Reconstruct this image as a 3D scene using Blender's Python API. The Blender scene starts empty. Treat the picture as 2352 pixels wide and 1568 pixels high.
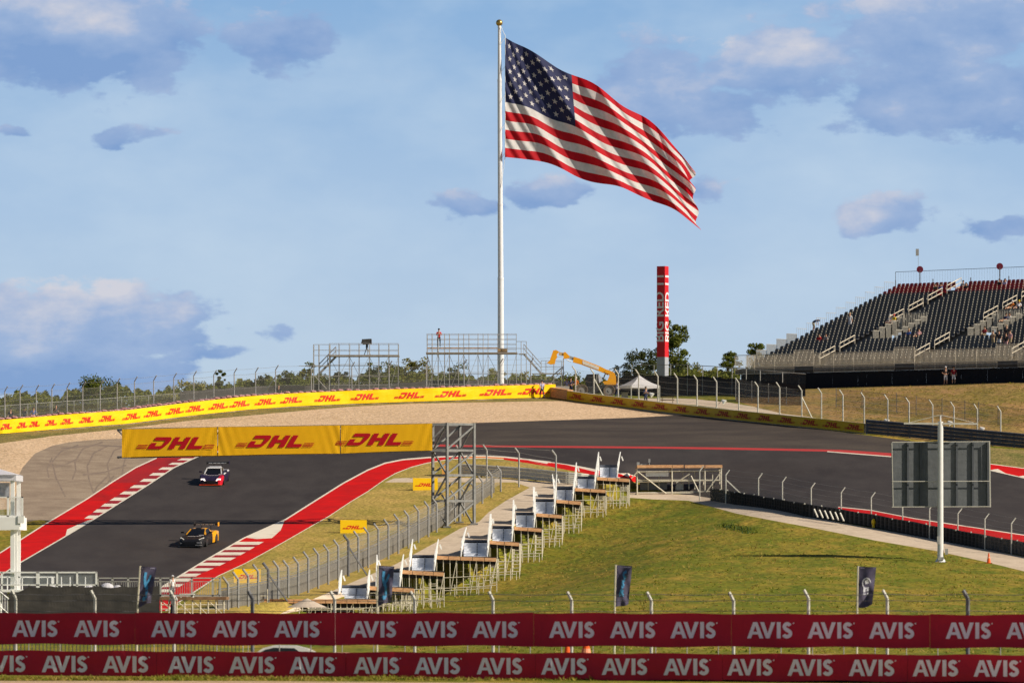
import bpy, bmesh, math, random
import numpy as np
from mathutils import Vector, Matrix
from mathutils.geometry import delaunay_2d_cdt
R = math.radians
random.seed(7); rng = np.random.default_rng(7)
SC = bpy.context.scene; COL = SC.collection
# ------------------------------------------------------------------ camera, sky, sun, exposure
F = 200/36*2352; CX = 1176.0; HZ = 1300.0     # photo measured on a 2352 wide frame, horizon row 1300
cam = bpy.data.cameras.new("camera"); cam.lens = 200; cam.sensor_width = 36; cam.clip_start = 1; cam.clip_end = 20000
cam.shift_y = (HZ-784)/2352
cam.dof.use_dof = True; cam.dof.focus_distance = 470; cam.dof.aperture_fstop = 2.2
camo = bpy.data.objects.new("camera", cam); COL.objects.link(camo); camo.rotation_euler = (R(90), 0, 0)
SC.camera = camo
SUN_EL, SUN_AZ = R(33), math.atan2(0.94, -0.34)      # azimuth measured from +Y towards +X
W = bpy.data.worlds.new("World"); SC.world = W; W.use_nodes = True
SC.view_settings.view_transform = 'Standard'; SC.view_settings.look = 'None'
SC.view_settings.exposure = 0.2; SC.view_settings.gamma = 1.0
sl = bpy.data.lights.new("sun", 'SUN'); sl.energy = 5.0; sl.angle = R(0.55); sl.color = (1.0, 0.90, 0.74)
so = bpy.data.objects.new("sun", sl); COL.objects.link(so)
sd = Vector((math.cos(SUN_EL)*math.sin(SUN_AZ), math.cos(SUN_EL)*math.cos(SUN_AZ), math.sin(SUN_EL)))
so.rotation_euler = sd.to_track_quat('Z', 'Y').to_euler(); so.location = (60, 300, 120)

def world_nodes():
    nt = W.node_tree; N = nt.nodes; L = nt.links; N.clear()
    def n(t, **k):
        o = N.new(t)
        for a, b in k.items(): setattr(o, a, b)
        return o
    def val(s, v):
        s.default_value = v
    def math_(op, a, b=None, c=None, clamp=False):
        m = n('ShaderNodeMath', operation=op); m.use_clamp = clamp
        for i, s in enumerate((a, b, c)):
            if s is None: continue
            if isinstance(s, (int, float)): m.inputs[i].default_value = s
            else: L.new(s, m.inputs[i])
        return m.outputs[0]
    out = n('ShaderNodeOutputWorld'); bg = n('ShaderNodeBackground'); L.new(bg.outputs[0], out.inputs[0])
    sky = n('ShaderNodeTexSky'); sky.sky_type = 'NISHITA'; sky.sun_disc = False
    sky.sun_elevation = SUN_EL; sky.sun_rotation = SUN_AZ; sky.air_density = 1.0; sky.dust_density = 0.6; sky.ozone_density = 2.0
    tc = n('ShaderNodeTexCoord'); sep = n('ShaderNodeSeparateXYZ'); L.new(tc.outputs['Generated'], sep.inputs[0])
    X, Y, Z = sep.outputs
    # direction -> tangent-plane style bearing/elevation, in degrees
    ax = math_('MULTIPLY', math_('ARCTAN2', X, Y), 57.2958)
    el = math_('MULTIPLY', math_('ARCSINE', Z), 57.2958)
    # colour of the low sky: pale at the horizon, bluer above
    cr = n('ShaderNodeValToRGB'); L.new(math_('DIVIDE', el, 24.0, clamp=True), cr.inputs[0])
    e = cr.color_ramp.elements
    pts = [(0.0, (.47,.56,.65)), (0.08, (.43,.54,.66)), (0.15, (.35,.485,.66)), (0.24, (.22,.38,.61)), (1.0, (.14,.28,.56))]
    e[0].position = 0; e[0].color = pts[0][1]+(1,); e[1].position = 1; e[1].color = pts[-1][1]+(1,)
    for p, c in pts[1:-1]:
        q = e.new(p); q.color = c+(1,)
    # broad thin veil
    comb = n('ShaderNodeCombineXYZ'); L.new(ax, comb.inputs[0]); L.new(math_('MULTIPLY', el, 1.9), comb.inputs[1])
    nz = n('ShaderNodeTexNoise'); nz.inputs['Scale'].default_value = 0.42; nz.inputs['Detail'].default_value = 5; nz.inputs['Roughness'].default_value = .55
    L.new(comb.outputs[0], nz.inputs['Vector'])
    veil = n('ShaderNodeMapRange'); veil.inputs[1].default_value = .42; veil.inputs[2].default_value = .72; veil.inputs[4].default_value = .5
    L.new(nz.outputs[0], veil.inputs[0])
    mv = n('ShaderNodeMix', data_type='RGBA'); L.new(veil.outputs[0], mv.inputs[0]); L.new(cr.outputs[0], mv.inputs[6]); mv.inputs[7].default_value = (.50,.61,.72,1)
    # cumulus
    n1 = n('ShaderNodeTexNoise'); n1.inputs['Scale'].default_value = 1.9; n1.inputs['Detail'].default_value = 12; n1.inputs['Roughness'].default_value = .62
    L.new(comb.outputs[0], n1.inputs['Vector'])
    n2 = n('ShaderNodeTexNoise'); n2.inputs['Scale'].default_value = .9; n2.inputs['Detail'].default_value = 6; n2.inputs['Roughness'].default_value=.5
    cm2 = n('ShaderNodeVectorMath', operation='ADD'); L.new(comb.outputs[0], cm2.inputs[0]); cm2.inputs[1].default_value = (13, 5, 2); L.new(cm2.outputs[0], n2.inputs['Vector'])
    def deg(u, r): return (math.degrees(math.atan((u-CX)/F)), math.degrees(math.atan((HZ-r)/F)))
    # (u,row,half width,half height,strength) of each cloud bank in the photo, as bearings
    CL = [(60,60,400,140,1.25),(250,120,220,110,1.1),(640,95,125,85,.85),(2180,60,330,120,1.1),(1500,210,165,120,1.0),(1790,150,200,120,.95),(2170,215,320,110,1.1),
          (1640,265,200,75,.72),(40,310,55,20,.7),(300,312,90,28,.7),(1070,468,85,36,.85),(1270,445,125,45,.9),(1620,435,90,42,.8),(2020,500,135,52,1.0),(2290,525,110,40,.8),
          (60,770,300,120,1.05),(330,735,190,90,1.05),(480,815,110,50,.75),(600,765,80,25,.5),(150,860,360,70,.95),(830,60,110,26,.4),(560,160,40,22,.45),(920,165,50,20,.3)]
    nw = n('ShaderNodeTexNoise'); nw.inputs['Scale'].default_value = 1.3; nw.inputs['Detail'].default_value = 6; L.new(comb.outputs[0], nw.inputs['Vector'])
    sw = n('ShaderNodeSeparateColor'); L.new(nw.outputs['Color'], sw.inputs[0])
    axw = math_('ADD', ax, math_('MULTIPLY', math_('SUBTRACT', sw.outputs[0], .5), 1.1)); elw = math_('ADD', el, math_('MULTIPLY', math_('SUBTRACT', sw.outputs[1], .5), .5))
    dens = None; shade = None
    for (u, r, hw, hh, st) in CL:
        a0, e0 = deg(u, r); sa = math.degrees(hw/F); se = math.degrees(hh/F)
        dx = math_('DIVIDE', math_('SUBTRACT', axw, a0), sa); dy = math_('DIVIDE', math_('SUBTRACT', elw, e0), se)
        d2 = math_('ADD', math_('MULTIPLY', dx, dx), math_('MULTIPLY', dy, dy))
        g = math_('MULTIPLY', math_('EXPONENT', math_('MULTIPLY', d2, -1.05)), st)
        sh = math_('MULTIPLY', g, dy)
        dens = g if dens is None else math_('MAXIMUM', dens, g)
        shade = sh if shade is None else math_('ADD', shade, sh)
    d = math_('ADD', dens, math_('MULTIPLY', math_('SUBTRACT', n1.outputs[0], .5), 1.35))
    m = n('ShaderNodeMapRange', interpolation_type='SMOOTHSTEP'); L.new(d, m.inputs[0]); m.inputs[1].default_value = .34; m.inputs[2].default_value = .60; m.inputs[4].default_value = .92
    lit = math_('ADD', math_('MULTIPLY', shade, .75), math_('ADD', math_('MULTIPLY', math_('SUBTRACT', n2.outputs[0], .49), 2.6), math_('MULTIPLY', math_('SUBTRACT', n1.outputs[0], .5), 1.3)))
    litm = n('ShaderNodeMapRange'); L.new(lit, litm.inputs[0]); litm.inputs[1].default_value = -.5; litm.inputs[2].default_value = .9
    cc = n('ShaderNodeValToRGB'); L.new(litm.outputs[0], cc.inputs[0])
    ce = cc.color_ramp.elements; ce[0].color = (.18,.30,.54,1); ce[1].color = (.56,.56,.62,1); q = ce.new(.5); q.color = (.28,.385,.59,1)
    mx = n('ShaderNodeMix', data_type='RGBA'); L.new(m.outputs[0], mx.inputs[0]); L.new(mv.outputs[2], mx.inputs[6]); L.new(cc.outputs[0], mx.inputs[7])
    # physical sky, its colour steered to the photographed one near the horizon
    sc = n('ShaderNodeVectorMath', operation='SCALE'); L.new(sky.outputs[0], sc.inputs[0]); sc.inputs[3].default_value = 0.045
    hi = n('ShaderNodeMapRange'); L.new(el, hi.inputs[0]); hi.inputs[1].default_value = 5.9; hi.inputs[2].default_value = 9.5
    fin = n('ShaderNodeMix', data_type='RGBA'); L.new(hi.outputs[0], fin.inputs[0]); L.new(mx.outputs[2], fin.inputs[6]); L.new(sc.outputs[0], fin.inputs[7])
    L.new(fin.outputs[2], bg.inputs[0]); bg.inputs[1].default_value = 1.0
world_nodes()

# ------------------------------------------------------------------ materials
MATS = {}
def mat(name, col, rough=.7, col2=None, scale=3.0, detail=4, bump=0, bscale=None, metal=0, spec=.3, stretch=None, alpha=1, transl=0, fac=(.35,.65), emis=None, coat=0):
    if name in MATS: return MATS[name]
    m = bpy.data.materials.new(name); m.use_nodes = True; nt = m.node_tree; N = nt.nodes; L = nt.links
    b = N['Principled BSDF']; b.inputs['Roughness'].default_value = rough; b.inputs['Metallic'].default_value = metal
    b.inputs['Specular IOR Level'].default_value = spec; b.inputs['Base Color'].default_value = (*col, 1); b.inputs['Coat Weight'].default_value = coat
    if col2 is None: col2 = tuple(c*.88 for c in col)
    g = N.new('ShaderNodeNewGeometry'); vec = g.outputs['Position']
    if stretch:
        mp = N.new('ShaderNodeMapping'); L.new(vec, mp.inputs[0]); mp.inputs['Scale'].default_value = stretch; vec = mp.outputs[0]
    nz = N.new('ShaderNodeTexNoise'); nz.inputs['Scale'].default_value = scale; nz.inputs['Detail'].default_value = detail; nz.inputs['Roughness'].default_value = .6
    L.new(vec, nz.inputs['Vector'])
    mr = N.new('ShaderNodeMapRange'); L.new(nz.outputs[0], mr.inputs[0]); mr.inputs[1].default_value = fac[0]; mr.inputs[2].default_value = fac[1]
    mx = N.new('ShaderNodeMix'); mx.data_type = 'RGBA'; L.new(mr.outputs[0], mx.inputs[0]); mx.inputs[6].default_value = (*col, 1); mx.inputs[7].default_value = (*col2, 1)
    L.new(mx.outputs[2], b.inputs['Base Color'])
    if bump:
        nb = N.new('ShaderNodeTexNoise'); nb.inputs['Scale'].default_value = bscale or scale*3; nb.inputs['Detail'].default_value = 5; L.new(g.outputs['Position'], nb.inputs['Vector'])
        bp = N.new('ShaderNodeBump'); bp.inputs['Strength'].default_value = 1; bp.inputs['Distance'].default_value = bump; L.new(nb.outputs[0], bp.inputs['Height']); L.new(bp.outputs[0], b.inputs['Normal'])
    if emis:
        b.inputs['Emission Color'].default_value = (*emis[0], 1); b.inputs['Emission Strength'].default_value = emis[1]
    out = N['Material Output']; sh = b.outputs[0]
    if transl:
        t = N.new('ShaderNodeBsdfTranslucent'); L.new(mx.outputs[2], t.inputs[0]); ms = N.new('ShaderNodeMixShader'); ms.inputs[0].default_value = transl
        L.new(sh, ms.inputs[1]); L.new(t.outputs[0], ms.inputs[2]); sh = ms.outputs[0]
    if alpha < 1:
        t = N.new('ShaderNodeBsdfTransparent'); ms = N.new('ShaderNodeMixShader'); ms.inputs[0].default_value = alpha
        L.new(t.outputs[0], ms.inputs[1]); L.new(sh, ms.inputs[2]); sh = ms.outputs[0]
    if sh != b.outputs[0]: L.new(sh, out.inputs[0])
    MATS[name] = m; return m

def big(name, cols, scales, rough=.95, bump=.0, bscale=8, stretch=(1,1,1), speck=None):
    """ground material: three-colour mix over a large and a small noise"""
    m = bpy.data.materials.new(name); m.use_nodes = True; nt = m.node_tree; N = nt.nodes; L = nt.links
    b = N['Principled BSDF']; b.inputs['Roughness'].default_value = rough; b.inputs['Specular IOR Level'].default_value = .15
    g = N.new('ShaderNodeNewGeometry'); mp = N.new('ShaderNodeMapping'); L.new(g.outputs['Position'], mp.inputs[0]); mp.inputs['Scale'].default_value = stretch
    cur = None
    for i, (c, s) in enumerate(zip(cols[1:], scales)):
        nz = N.new('ShaderNodeTexNoise'); nz.inputs['Scale'].default_value = s; nz.inputs['Detail'].default_value = 6; nz.inputs['Roughness'].default_value = .62
        ad = N.new('ShaderNodeVectorMath'); L.new(mp.outputs[0], ad.inputs[0]); ad.inputs[1].default_value = (i*31.7, i*11.1, 3*i); L.new(ad.outputs[0], nz.inputs['Vector'])
        mr = N.new('ShaderNodeMapRange'); L.new(nz.outputs[0], mr.inputs[0]); mr.inputs[1].default_value = .38; mr.inputs[2].default_value = .64
        mx = N.new('ShaderNodeMix'); mx.data_type = 'RGBA'; L.new(mr.outputs[0], mx.inputs[0]); mx.inputs[7].default_value = (*c, 1)
        if cur is None: mx.inputs[6].default_value = (*cols[0], 1)
        else: L.new(cur, mx.inputs[6])
        cur = mx.outputs[2]
    if speck:
        nz = N.new('ShaderNodeTexNoise'); nz.inputs['Scale'].default_value = speck[0]; nz.inputs['Detail'].default_value = 3; L.new(mp.outputs[0], nz.inputs['Vector'])
        mr = N.new('ShaderNodeMapRange'); L.new(nz.outputs[0], mr.inputs[0]); mr.inputs[1].default_value = .3; mr.inputs[2].default_value = .7; mr.inputs[3].default_value = speck[1]; mr.inputs[4].default_value = speck[2]
        sc = N.new('ShaderNodeVectorMath'); sc.operation = 'SCALE'; L.new(cur, sc.inputs[0]); L.new(mr.outputs[0], sc.inputs[3]); cur = sc.outputs[0]
    L.new(cur, b.inputs['Base Color'])
    if bump:
        nb = N.new('ShaderNodeTexNoise'); nb.inputs['Scale'].default_value = bscale; nb.inputs['Detail'].default_value = 5; L.new(g.outputs['Position'], nb.inputs['Vector'])
        bp = N.new('ShaderNodeBump'); bp.inputs['Distance'].default_value = bump; L.new(nb.outputs[0], bp.inputs['Height']); L.new(bp.outputs[0], b.inputs['Normal'])
    MATS[name] = m; return m

M_asph = big('asphalt', [(.048,.040,.039),(.039,.032,.032),(.058,.049,.047)], (.07,.45), rough=.75, stretch=(1,.35,1), speck=(14,.85,1.15))
M_asph2 = big('runoff_asphalt', [(.060,.048,.043),(.044,.035,.032),(.085,.068,.056)], (.06,.3), rough=.8, stretch=(.45,1,1), speck=(12,.8,1.2))
M_worn = big('worn_asphalt', [(.30,.225,.165),(.24,.18,.135),(.35,.27,.20)], (.09,.5), rough=.9, speck=(9,.82,1.18))
M_mark = mat('tyre_rubber_mark', (.20,.15,.12), .9, (.27,.20,.15), scale=1.2)
M_gravel = big('gravel', [(.62,.43,.27),(.52,.355,.21),(.70,.50,.33)], (.12,1.6), bump=.1, bscale=3.2, speck=(5,.75,1.25))
M_verge = big('verge_grass', [(.19,.165,.05),(.12,.13,.03),(.29,.21,.08)], (.15,.6), bump=.15, bscale=3, speck=(6,.7,1.3))
M_infield = big('infield_grass', [(.36,.265,.06),(.24,.21,.04),(.46,.31,.09)], (.11,.35), bump=.15, bscale=2.5, stretch=(1,.6,1), speck=(5,.75,1.25))
M_hill = big('hill_grass', [(.19,.18,.014),(.36,.235,.04),(.12,.145,.012)], (.10,.45), bump=.25, bscale=1.6, stretch=(1,.45,1), speck=(3,.7,1.3))
M_bank = big('bank_grass', [(.25,.175,.05),(.17,.145,.03),(.36,.21,.085)], (.08,.3), bump=.25, bscale=1.5, stretch=(1,.6,1), speck=(4,.7,1.3))
M_path = big('concrete_path', [(.58,.46,.35),(.49,.39,.29),(.64,.52,.40)], (.15,.9), speck=(6,.88,1.1))
M_dirt = big('dirt', [(.50,.33,.20),(.42,.27,.15),(.56,.40,.27)], (.2,1.5), bump=.05, speck=(8,.8,1.2))
M_kred = mat('kerb_red', (.66,.005,.003), .7, (.50,.006,.005), scale=.5, spec=.15)
M_kred3 = mat('kerb_scuffed_red', (.34,.010,.010), .7, (.58,.006,.004), scale=.45, stretch=(1,.4,1), spec=.15)
M_kred2 = mat('kerb_rubbered_red', (.26,.012,.013), .65, (.42,.010,.010), scale=.35, stretch=(1,.35,1))
M_kdark = mat('kerb_deep_red', (.34,.012,.02), .6)
M_kwhite = mat('kerb_white', (.80,.72,.60), .6, (.52,.45,.38), scale=1.1, fac=(.5,.8))
M_korange = mat('kerb_orange', (.85,.22,.01), .6)
M_farline = mat('track_edge_red', (.50,.045,.04), .6)
M_galv = mat('galvanised_steel', (.46,.45,.42), .5, (.34,.33,.31), metal=.35, scale=6)
M_postw = mat('pale_post_steel', (.60,.58,.51), .5, (.5,.48,.42), scale=6)
M_postd = mat('dark_post_steel', (.16,.16,.17), .6, (.1,.1,.11), scale=6)
M_scaf = mat('scaffold_steel', (.72,.66,.52), .5, (.55,.50,.40), scale=9)
M_scafd = mat('weathered_scaffold_steel', (.30,.29,.29), .5, (.42,.39,.36), scale=9)
M_wood = mat('timber', (.85,.50,.26), .8, (.58,.28,.13), scale=4, stretch=(1,1,5))
M_alu = mat('aluminium_deck', (.80,.82,.88), .5, (.62,.65,.72), scale=2.5)
M_white = mat('white_paint', (.88,.87,.84), .5, (.82,.81,.78), scale=2)
M_tent = mat('white_tent_cloth', (.80,.78,.82), .7, (.72,.71,.76), scale=2, transl=.35)
M_black = mat('black_paint', (.02,.02,.022), .5)
M_screen = mat('black_windscreen_cloth', (.030,.028,.030), .9, (.018,.018,.020), scale=1.2)
M_screen2 = mat('dark_mesh_screen_cloth', (.07,.063,.058), .9, (.045,.042,.04), scale=1.5)
M_steelg = mat('grey_structural_steel', (.17,.175,.175), .55, (.26,.255,.24), scale=3)
M_mesh = mat('chain_link', (.34,.34,.32), .6, alpha=.09)
M_meshd = mat('dense_chain_link', (.30,.28,.25), .6, alpha=.34)
M_meshk = mat('dark_chain_link', (.07,.065,.065), .7, alpha=.30)
M_yel = mat('banner_yellow', (.92,.50,.003), .6, (.86,.46,.003), scale=.8, transl=.12)
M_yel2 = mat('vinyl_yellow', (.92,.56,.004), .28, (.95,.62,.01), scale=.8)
M_yel3 = mat('shaded_board_yellow', (.62,.40,.004), .5, (.58,.36,.004), scale=.8)  # darker copy of the vinyl yellow, the right wall's shade put into it
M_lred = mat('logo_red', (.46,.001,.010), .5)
M_lred2 = mat('logo_bright_red', (.72,.03,.012), .5)
M_avis = mat('banner_crimson', (.50,.008,.032), .6, (.42,.006,.026), scale=.6, transl=.08)
M_avisw = mat('banner_letter_white', (.88,.80,.84), .6, (.85,.77,.81))
M_rubber = mat('rubber', (.02,.02,.02), .85)
M_skin = mat('skin', (.52,.28,.18), .6); M_hair = mat('hair', (.04,.025,.015), .8)

# ------------------------------------------------------------------ mesh helpers
class MB:
    def __init__(s): s.v = []; s.f = []; s.m = []; s.pieces = []
    def add(s, vs, fs, m=0):
        s.pieces.append((vs, fs, m)); o = len(s.v); s.v += [tuple(v) for v in vs]; s.f += [tuple(i+o for i in f) for f in fs]; s.m += [m]*len(fs); return s
    def quad(s, a, b, c, d, m=0): return s.add([a,b,c,d], [(0,1,2,3)], m)
    def ngon(s, pts, m=0): return s.add(pts, [tuple(range(len(pts)))], m)
    def box(s, c, size, m=0, rz=0, M=None):
        hx, hy, hz = size[0]/2, size[1]/2, size[2]/2; c = Vector(c)
        rot = M if M is not None else Matrix.Rotation(rz, 3, 'Z')
        vs = [c + rot @ Vector((x*hx, y*hy, z*hz)) for x in (-1,1) for y in (-1,1) for z in (-1,1)]
        return s.add(vs, [(0,1,3,2),(4,6,7,5),(0,4,5,1),(2,3,7,6),(0,2,6,4),(1,5,7,3)], m)
    def beam(s, p, q, w, h=None, m=0, up=(0,0,1)):
        p = Vector(p); q = Vector(q); h = h or w; d = (q-p); L = d.length
        if L < 1e-6: return s
        d /= L; upv = Vector(up)
        if abs(d.dot(upv)) > .99: upv = Vector((0,1,0))
        x = d.cross(upv).normalized(); z = x.cross(d).normalized()
        vs = [e + x*(a*w/2) + z*(b*h/2) for e in (p, q) for a, b in ((-1,-1),(1,-1),(1,1),(-1,1))]
        return s.add(vs, [(3,2,1,0),(4,5,6,7),(0,1,5,4),(1,2,6,5),(2,3,7,6),(3,0,4,7)], m)
    def tube(s, p, q, r, r2=None, n=6, m=0):
        p = Vector(p); q = Vector(q); r2 = r if r2 is None else r2; d = q-p
        if d.length < 1e-6: return s
        d.normalize(); a = Vector((0,0,1)) if abs(d.z) < .9 else Vector((0,1,0)); x = d.cross(a).normalized(); y = d.cross(x)
        vs = [e + (x*math.cos(t)+y*math.sin(t))*rr for e, rr in ((p,r),(q,r2)) for t in [2*math.pi*i/n for i in range(n)]]
        fs = [(i, (i+1)%n, n+(i+1)%n, n+i) for i in range(n)] + [tuple(range(n-1,-1,-1)), tuple(range(n, 2*n))]
        return s.add(vs, fs, m)
    def path(s, pts, r, n=5, m=0):
        for a, b in zip(pts, pts[1:]): s.tube(a, b, r, n=n, m=m)
        return s
    def prism(s, poly, o, ux, uy, un, t, m=0, ms=None):
        """poly in 2-D, extruded by t along un"""
        o = Vector(o); ux = Vector(ux); uy = Vector(uy); un = Vector(un); n = len(poly)
        a = [o+ux*x+uy*y for x, y in poly]; b = [p+un*t for p in a]
        s.add(a+b, [tuple(range(n)), tuple(range(2*n-1, n-1, -1))], m)
        return s.add(a+b, [(i, n+i, n+(i+1)%n, (i+1)%n) for i in range(n)], m if ms is None else ms)
    def sphere(s, c, r, m=0, nu=8, nv=6, sc=(1,1,1)):
        vs = []; fs = []
        for j in range(nv+1):
            t = math.pi*j/nv
            for i in range(nu):
                a = 2*math.pi*i/nu; vs.append((c[0]+r*sc[0]*math.sin(t)*math.cos(a), c[1]+r*sc[1]*math.sin(t)*math.sin(a), c[2]+r*sc[2]*math.cos(t)))
        for j in range(nv):
            for i in range(nu): fs.append((j*nu+i, (j+1)*nu+i, (j+1)*nu+(i+1)%nu, j*nu+(i+1)%nu))
        return s.add(vs, fs, m)
    def build_each(s, name, mats, parent):
        out = []
        for vs, fs, m in s.pieces: q = MB(); q.add(vs, fs, m); out.append(q.build(name, mats, parent))
        return out
    def build(s, name, mats, parent=None, origin=None, smooth=False):
        me = bpy.data.meshes.new(name)
        if not isinstance(mats, (list, tuple)): mats = [mats]
        off = parent.location if parent is not None else Vector(origin or (0,0,0))
        if parent is not None and parent.parent is not None: off = parent.parent.location + parent.location
        v = np.array(s.v, dtype=float).reshape(-1,3) - np.array(off)
        me.from_pydata(v.tolist(), [], s.f)
        for mm in mats: me.materials.append(mm)
        me.polygons.foreach_set('material_index', s.m)
        if smooth: me.polygons.foreach_set('use_smooth', [True]*len(s.f))
        me.update()
        ob = bpy.data.objects.new(name, me); COL.objects.link(ob)
        if parent is not None: ob.parent = parent
        else: ob.location = off
        return ob
def tag(o, label=None, cat=None, group=None, kind=None):
    if label: o['label'] = label
    if cat: o['category'] = cat
    if group: o['group'] = group
    if kind: o['kind'] = kind
    return o
def thing(name, loc, label, cat, group=None):
    o = bpy.data.objects.new(name, None); COL.objects.link(o); o.location = loc; o.empty_display_size = .3
    return tag(o, label, cat, group)
def copy_tree(o, loc=None, rz=None, scale=None, label=None, parent=None):
    c = o.copy(); COL.objects.link(c)
    if parent is not None: c.parent = parent
    if loc is not None: c.location = loc
    if rz is not None: c.rotation_euler = (0,0,rz)
    if scale is not None: c.scale = scale if hasattr(scale, '__len__') else (scale,)*3
    if label: c['label'] = label
    for ch in list(o.children): copy_tree(ch, parent=c)
    return c

# ------------------------------------------------------------------ terrain
def P(u, row, D): return Vector(((u-CX)/F*D, D, (HZ-row)/F*D))
def rz_(row, D): return (HZ-row)/F*D
DG = np.arange(20, 1001, 1.0)
near = [(20,None,-4.2),(150,None,-4.3),(214,1561,None)]
TAB = {
 -600: [(300,1455),(360,1392),(400,1348),(422,1295),(450,1205),(470,1150),(490,1095),(520,1050),(560,None,11),(700,None,11.5)],
 0: [(260,1508),(300,1455),(360,1380),(400,1322),(422,1262),(450,1165),(467,1110),(485,1052),(505,997),(518,None,12.9),(560,None,13.2),(700,None,13.4)],
 280: [(260,1508),(300,1455),(360,1382),(400,1324),(422,1258),(450,1167),(467,1115),(490,1043),(515,974.6),(529,None,14.1),(560,None,14.4),(700,None,14.5)],
 560: [(260,1508),(300,1455),(360,1385),(400,1325),(422,1257),(450,1168),(467,1115),(490,1040),(510,985),(527,942),(541,None,15.7),(560,None,15.9),(700,None,16)],
 995: [(260,1508),(300,1450),(360,1380),(400,1320),(422,1260),(450,1167),(467,1112),(490,1037),(510,978),(538,922),(552,None,16.8),(580,None,16.9),(700,None,17)],
 1272: [(260,1505),(300,1445),(350,1380),(400,1305),(422,1247),(450,1162),(467,1108),(490,1033),(510,973),(530,936),(545,913),(559,None,17.3),(580,None,17.4),(700,None,17.4)],
 1500: [(260,1502),(300,1440),(350,1372),(400,1285),(430,1205),(455,1140),(467,1102),(490,1032),(510,975),(528,945),(545,918),(560,None,16.7),(600,None,17.2),(700,None,17.2)],
 1900: [(260,1502),(300,1440),(350,1370),(400,1280),(430,1205),(445,1163),(460,1120),(490,1031),(505,979),(520,950),(545,898),(560,None,17.7),(600,None,18.4),(700,None,18.4)],
 2352: [(260,1505),(300,1445),(350,1385),(385,1323),(400,1290),(415,1260),(425,1237),(445,1178),(465,1120),(480,1075),(492,1035),(505,1000),(535,880),(560,None,18.6),(700,None,18.8)],
 3000: [(260,1515),(300,1460),(350,1410),(400,1330),(425,1280),(445,1225),(465,1165),(480,1120),(492,1085),(505,1040),(540,900),(560,None,18.6),(700,None,18.8)]}
us = sorted(TAB); ZC = []
for u in us:
    d = []; z = []
    for t in near+TAB[u]:
        d.append(t[0]); z.append(t[2] if len(t) > 2 and t[2] is not None else rz_(t[1], t[0]))
    zz = np.interp(DG, d, z); k = np.exp(-.5*(np.arange(-12,13)/4.0)**2); k /= k.sum()
    ZC.append(np.convolve(np.pad(zz, 12, 'edge'), k, 'valid'))
ZC = np.array(ZC); UG = np.arange(-600, 3001, 10.0)
ZG = np.array([np.interp(UG, us, ZC[:, j]) for j in range(len(DG))])     # [D,u]
ku = np.exp(-.5*(np.arange(-10,11)/4.0)**2); ku /= ku.sum()
ZG = np.apply_along_axis(lambda r: np.convolve(np.pad(r, 10, 'edge'), ku, 'valid'), 1, ZG)
# edge of the embankment beside the stepped platforms: x as a function of depth
_e = [(352,560),(362,680),(374,778),(383,863),(403,940),(414,1056),(427,1124),(437,1178),(446,1223),(456,1270),(461.5,1320),(466,1371),(473,1440)]
ED = np.array([a for a, b in _e], float); EX = np.array([(b-CX)/F*a for a, b in _e])
def sstep(t): t = np.clip(t, 0, 1); return t*t*(3-2*t)
def gz(u, D):
    u = np.asarray(u, float); D = np.asarray(D, float)
    uc = np.clip(u, -600, 2999.9); Dc = np.clip(D, 20, 999.9)
    i = (uc+600)/10; i0 = i.astype(int); fi = i-i0; j = Dc-20; j0 = j.astype(int); fj = j-j0
    i1 = np.minimum(i0+1, ZG.shape[1]-1); j1 = np.minimum(j0+1, ZG.shape[0]-1)
    z = ZG[j0,i0]*(1-fi)*(1-fj)+ZG[j0,i1]*fi*(1-fj)+ZG[j1,i0]*(1-fi)*fj+ZG[j1,i1]*fi*fj
    x = (u-CX)/F*D; t = x - np.interp(D, ED, EX)
    h = np.interp(D, [330,372,400,440,466,474,480], [0,1.3,1.9,1.9,1.6,1.0,0])
    return z - h*sstep(t/0.95)*(1-sstep((t-4)/18))
def G(u, D): return Vector(((u-CX)/F*D, D, float(gz(u, D))))
def Gx(x, D): return G(CX+x*F/D, D)
DT = np.arange(150, 620, .5)
def D_at(u, row, lo=150, hi=612):
    dd = DT[(DT >= lo) & (DT <= hi)]; r = HZ - gz(np.full_like(dd, u), dd)*F/dd
    idx = np.where(r <= row)[0]
    if len(idx) == 0: return hi
    k = idx[0]
    if k == 0: return dd[0]
    a, b = r[k-1], r[k]; return dd[k-1] + .5*(a-row)/max(a-b, 1e-6)
def GP(u, row): return G(u, D_at(u, row))
# ------------------------------------------------------------------ the ground sheet, split into its surfaces
def urow(pl, row):           # u on a polyline [(u,row)..] at a row
    pts = sorted(pl, key=lambda p: p[1]); return float(np.interp(row, [p[1] for p in pts], [p[0] for p in pts]))
def dens(poly, step=12, closed=True):
    out = []
    n = len(poly)
    for i in range(n if closed else n-1):
        a = poly[i]; b = poly[(i+1) % n]; k = max(1, int(math.hypot(b[0]-a[0], (b[1]-a[1])*2)/step))
        for j in range(k): out.append((a[0]+(b[0]-a[0])*j/k, a[1]+(b[1]-a[1])*j/k))
    if not closed: out.append(poly[-1])
    return out
def toD(poly): return [(u, D_at(u, r)) for u, r in dens(poly)]
def strip(pl, w):            # thin painted line along a polyline
    a = dens(pl, 14, False); up = []; dn = []
    for i, (u, r) in enumerate(a):
        p = a[max(0, i-1)]; q = a[min(len(a)-1, i+1)]; dx, dy = q[0]-p[0], q[1]-p[1]; L = math.hypot(dx, dy) or 1
        nx, ny = -dy/L*w/2, dx/L*w/2; up.append((u+nx, r+ny)); dn.append((u-nx, r-ny))
    return up+dn[::-1]
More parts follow.
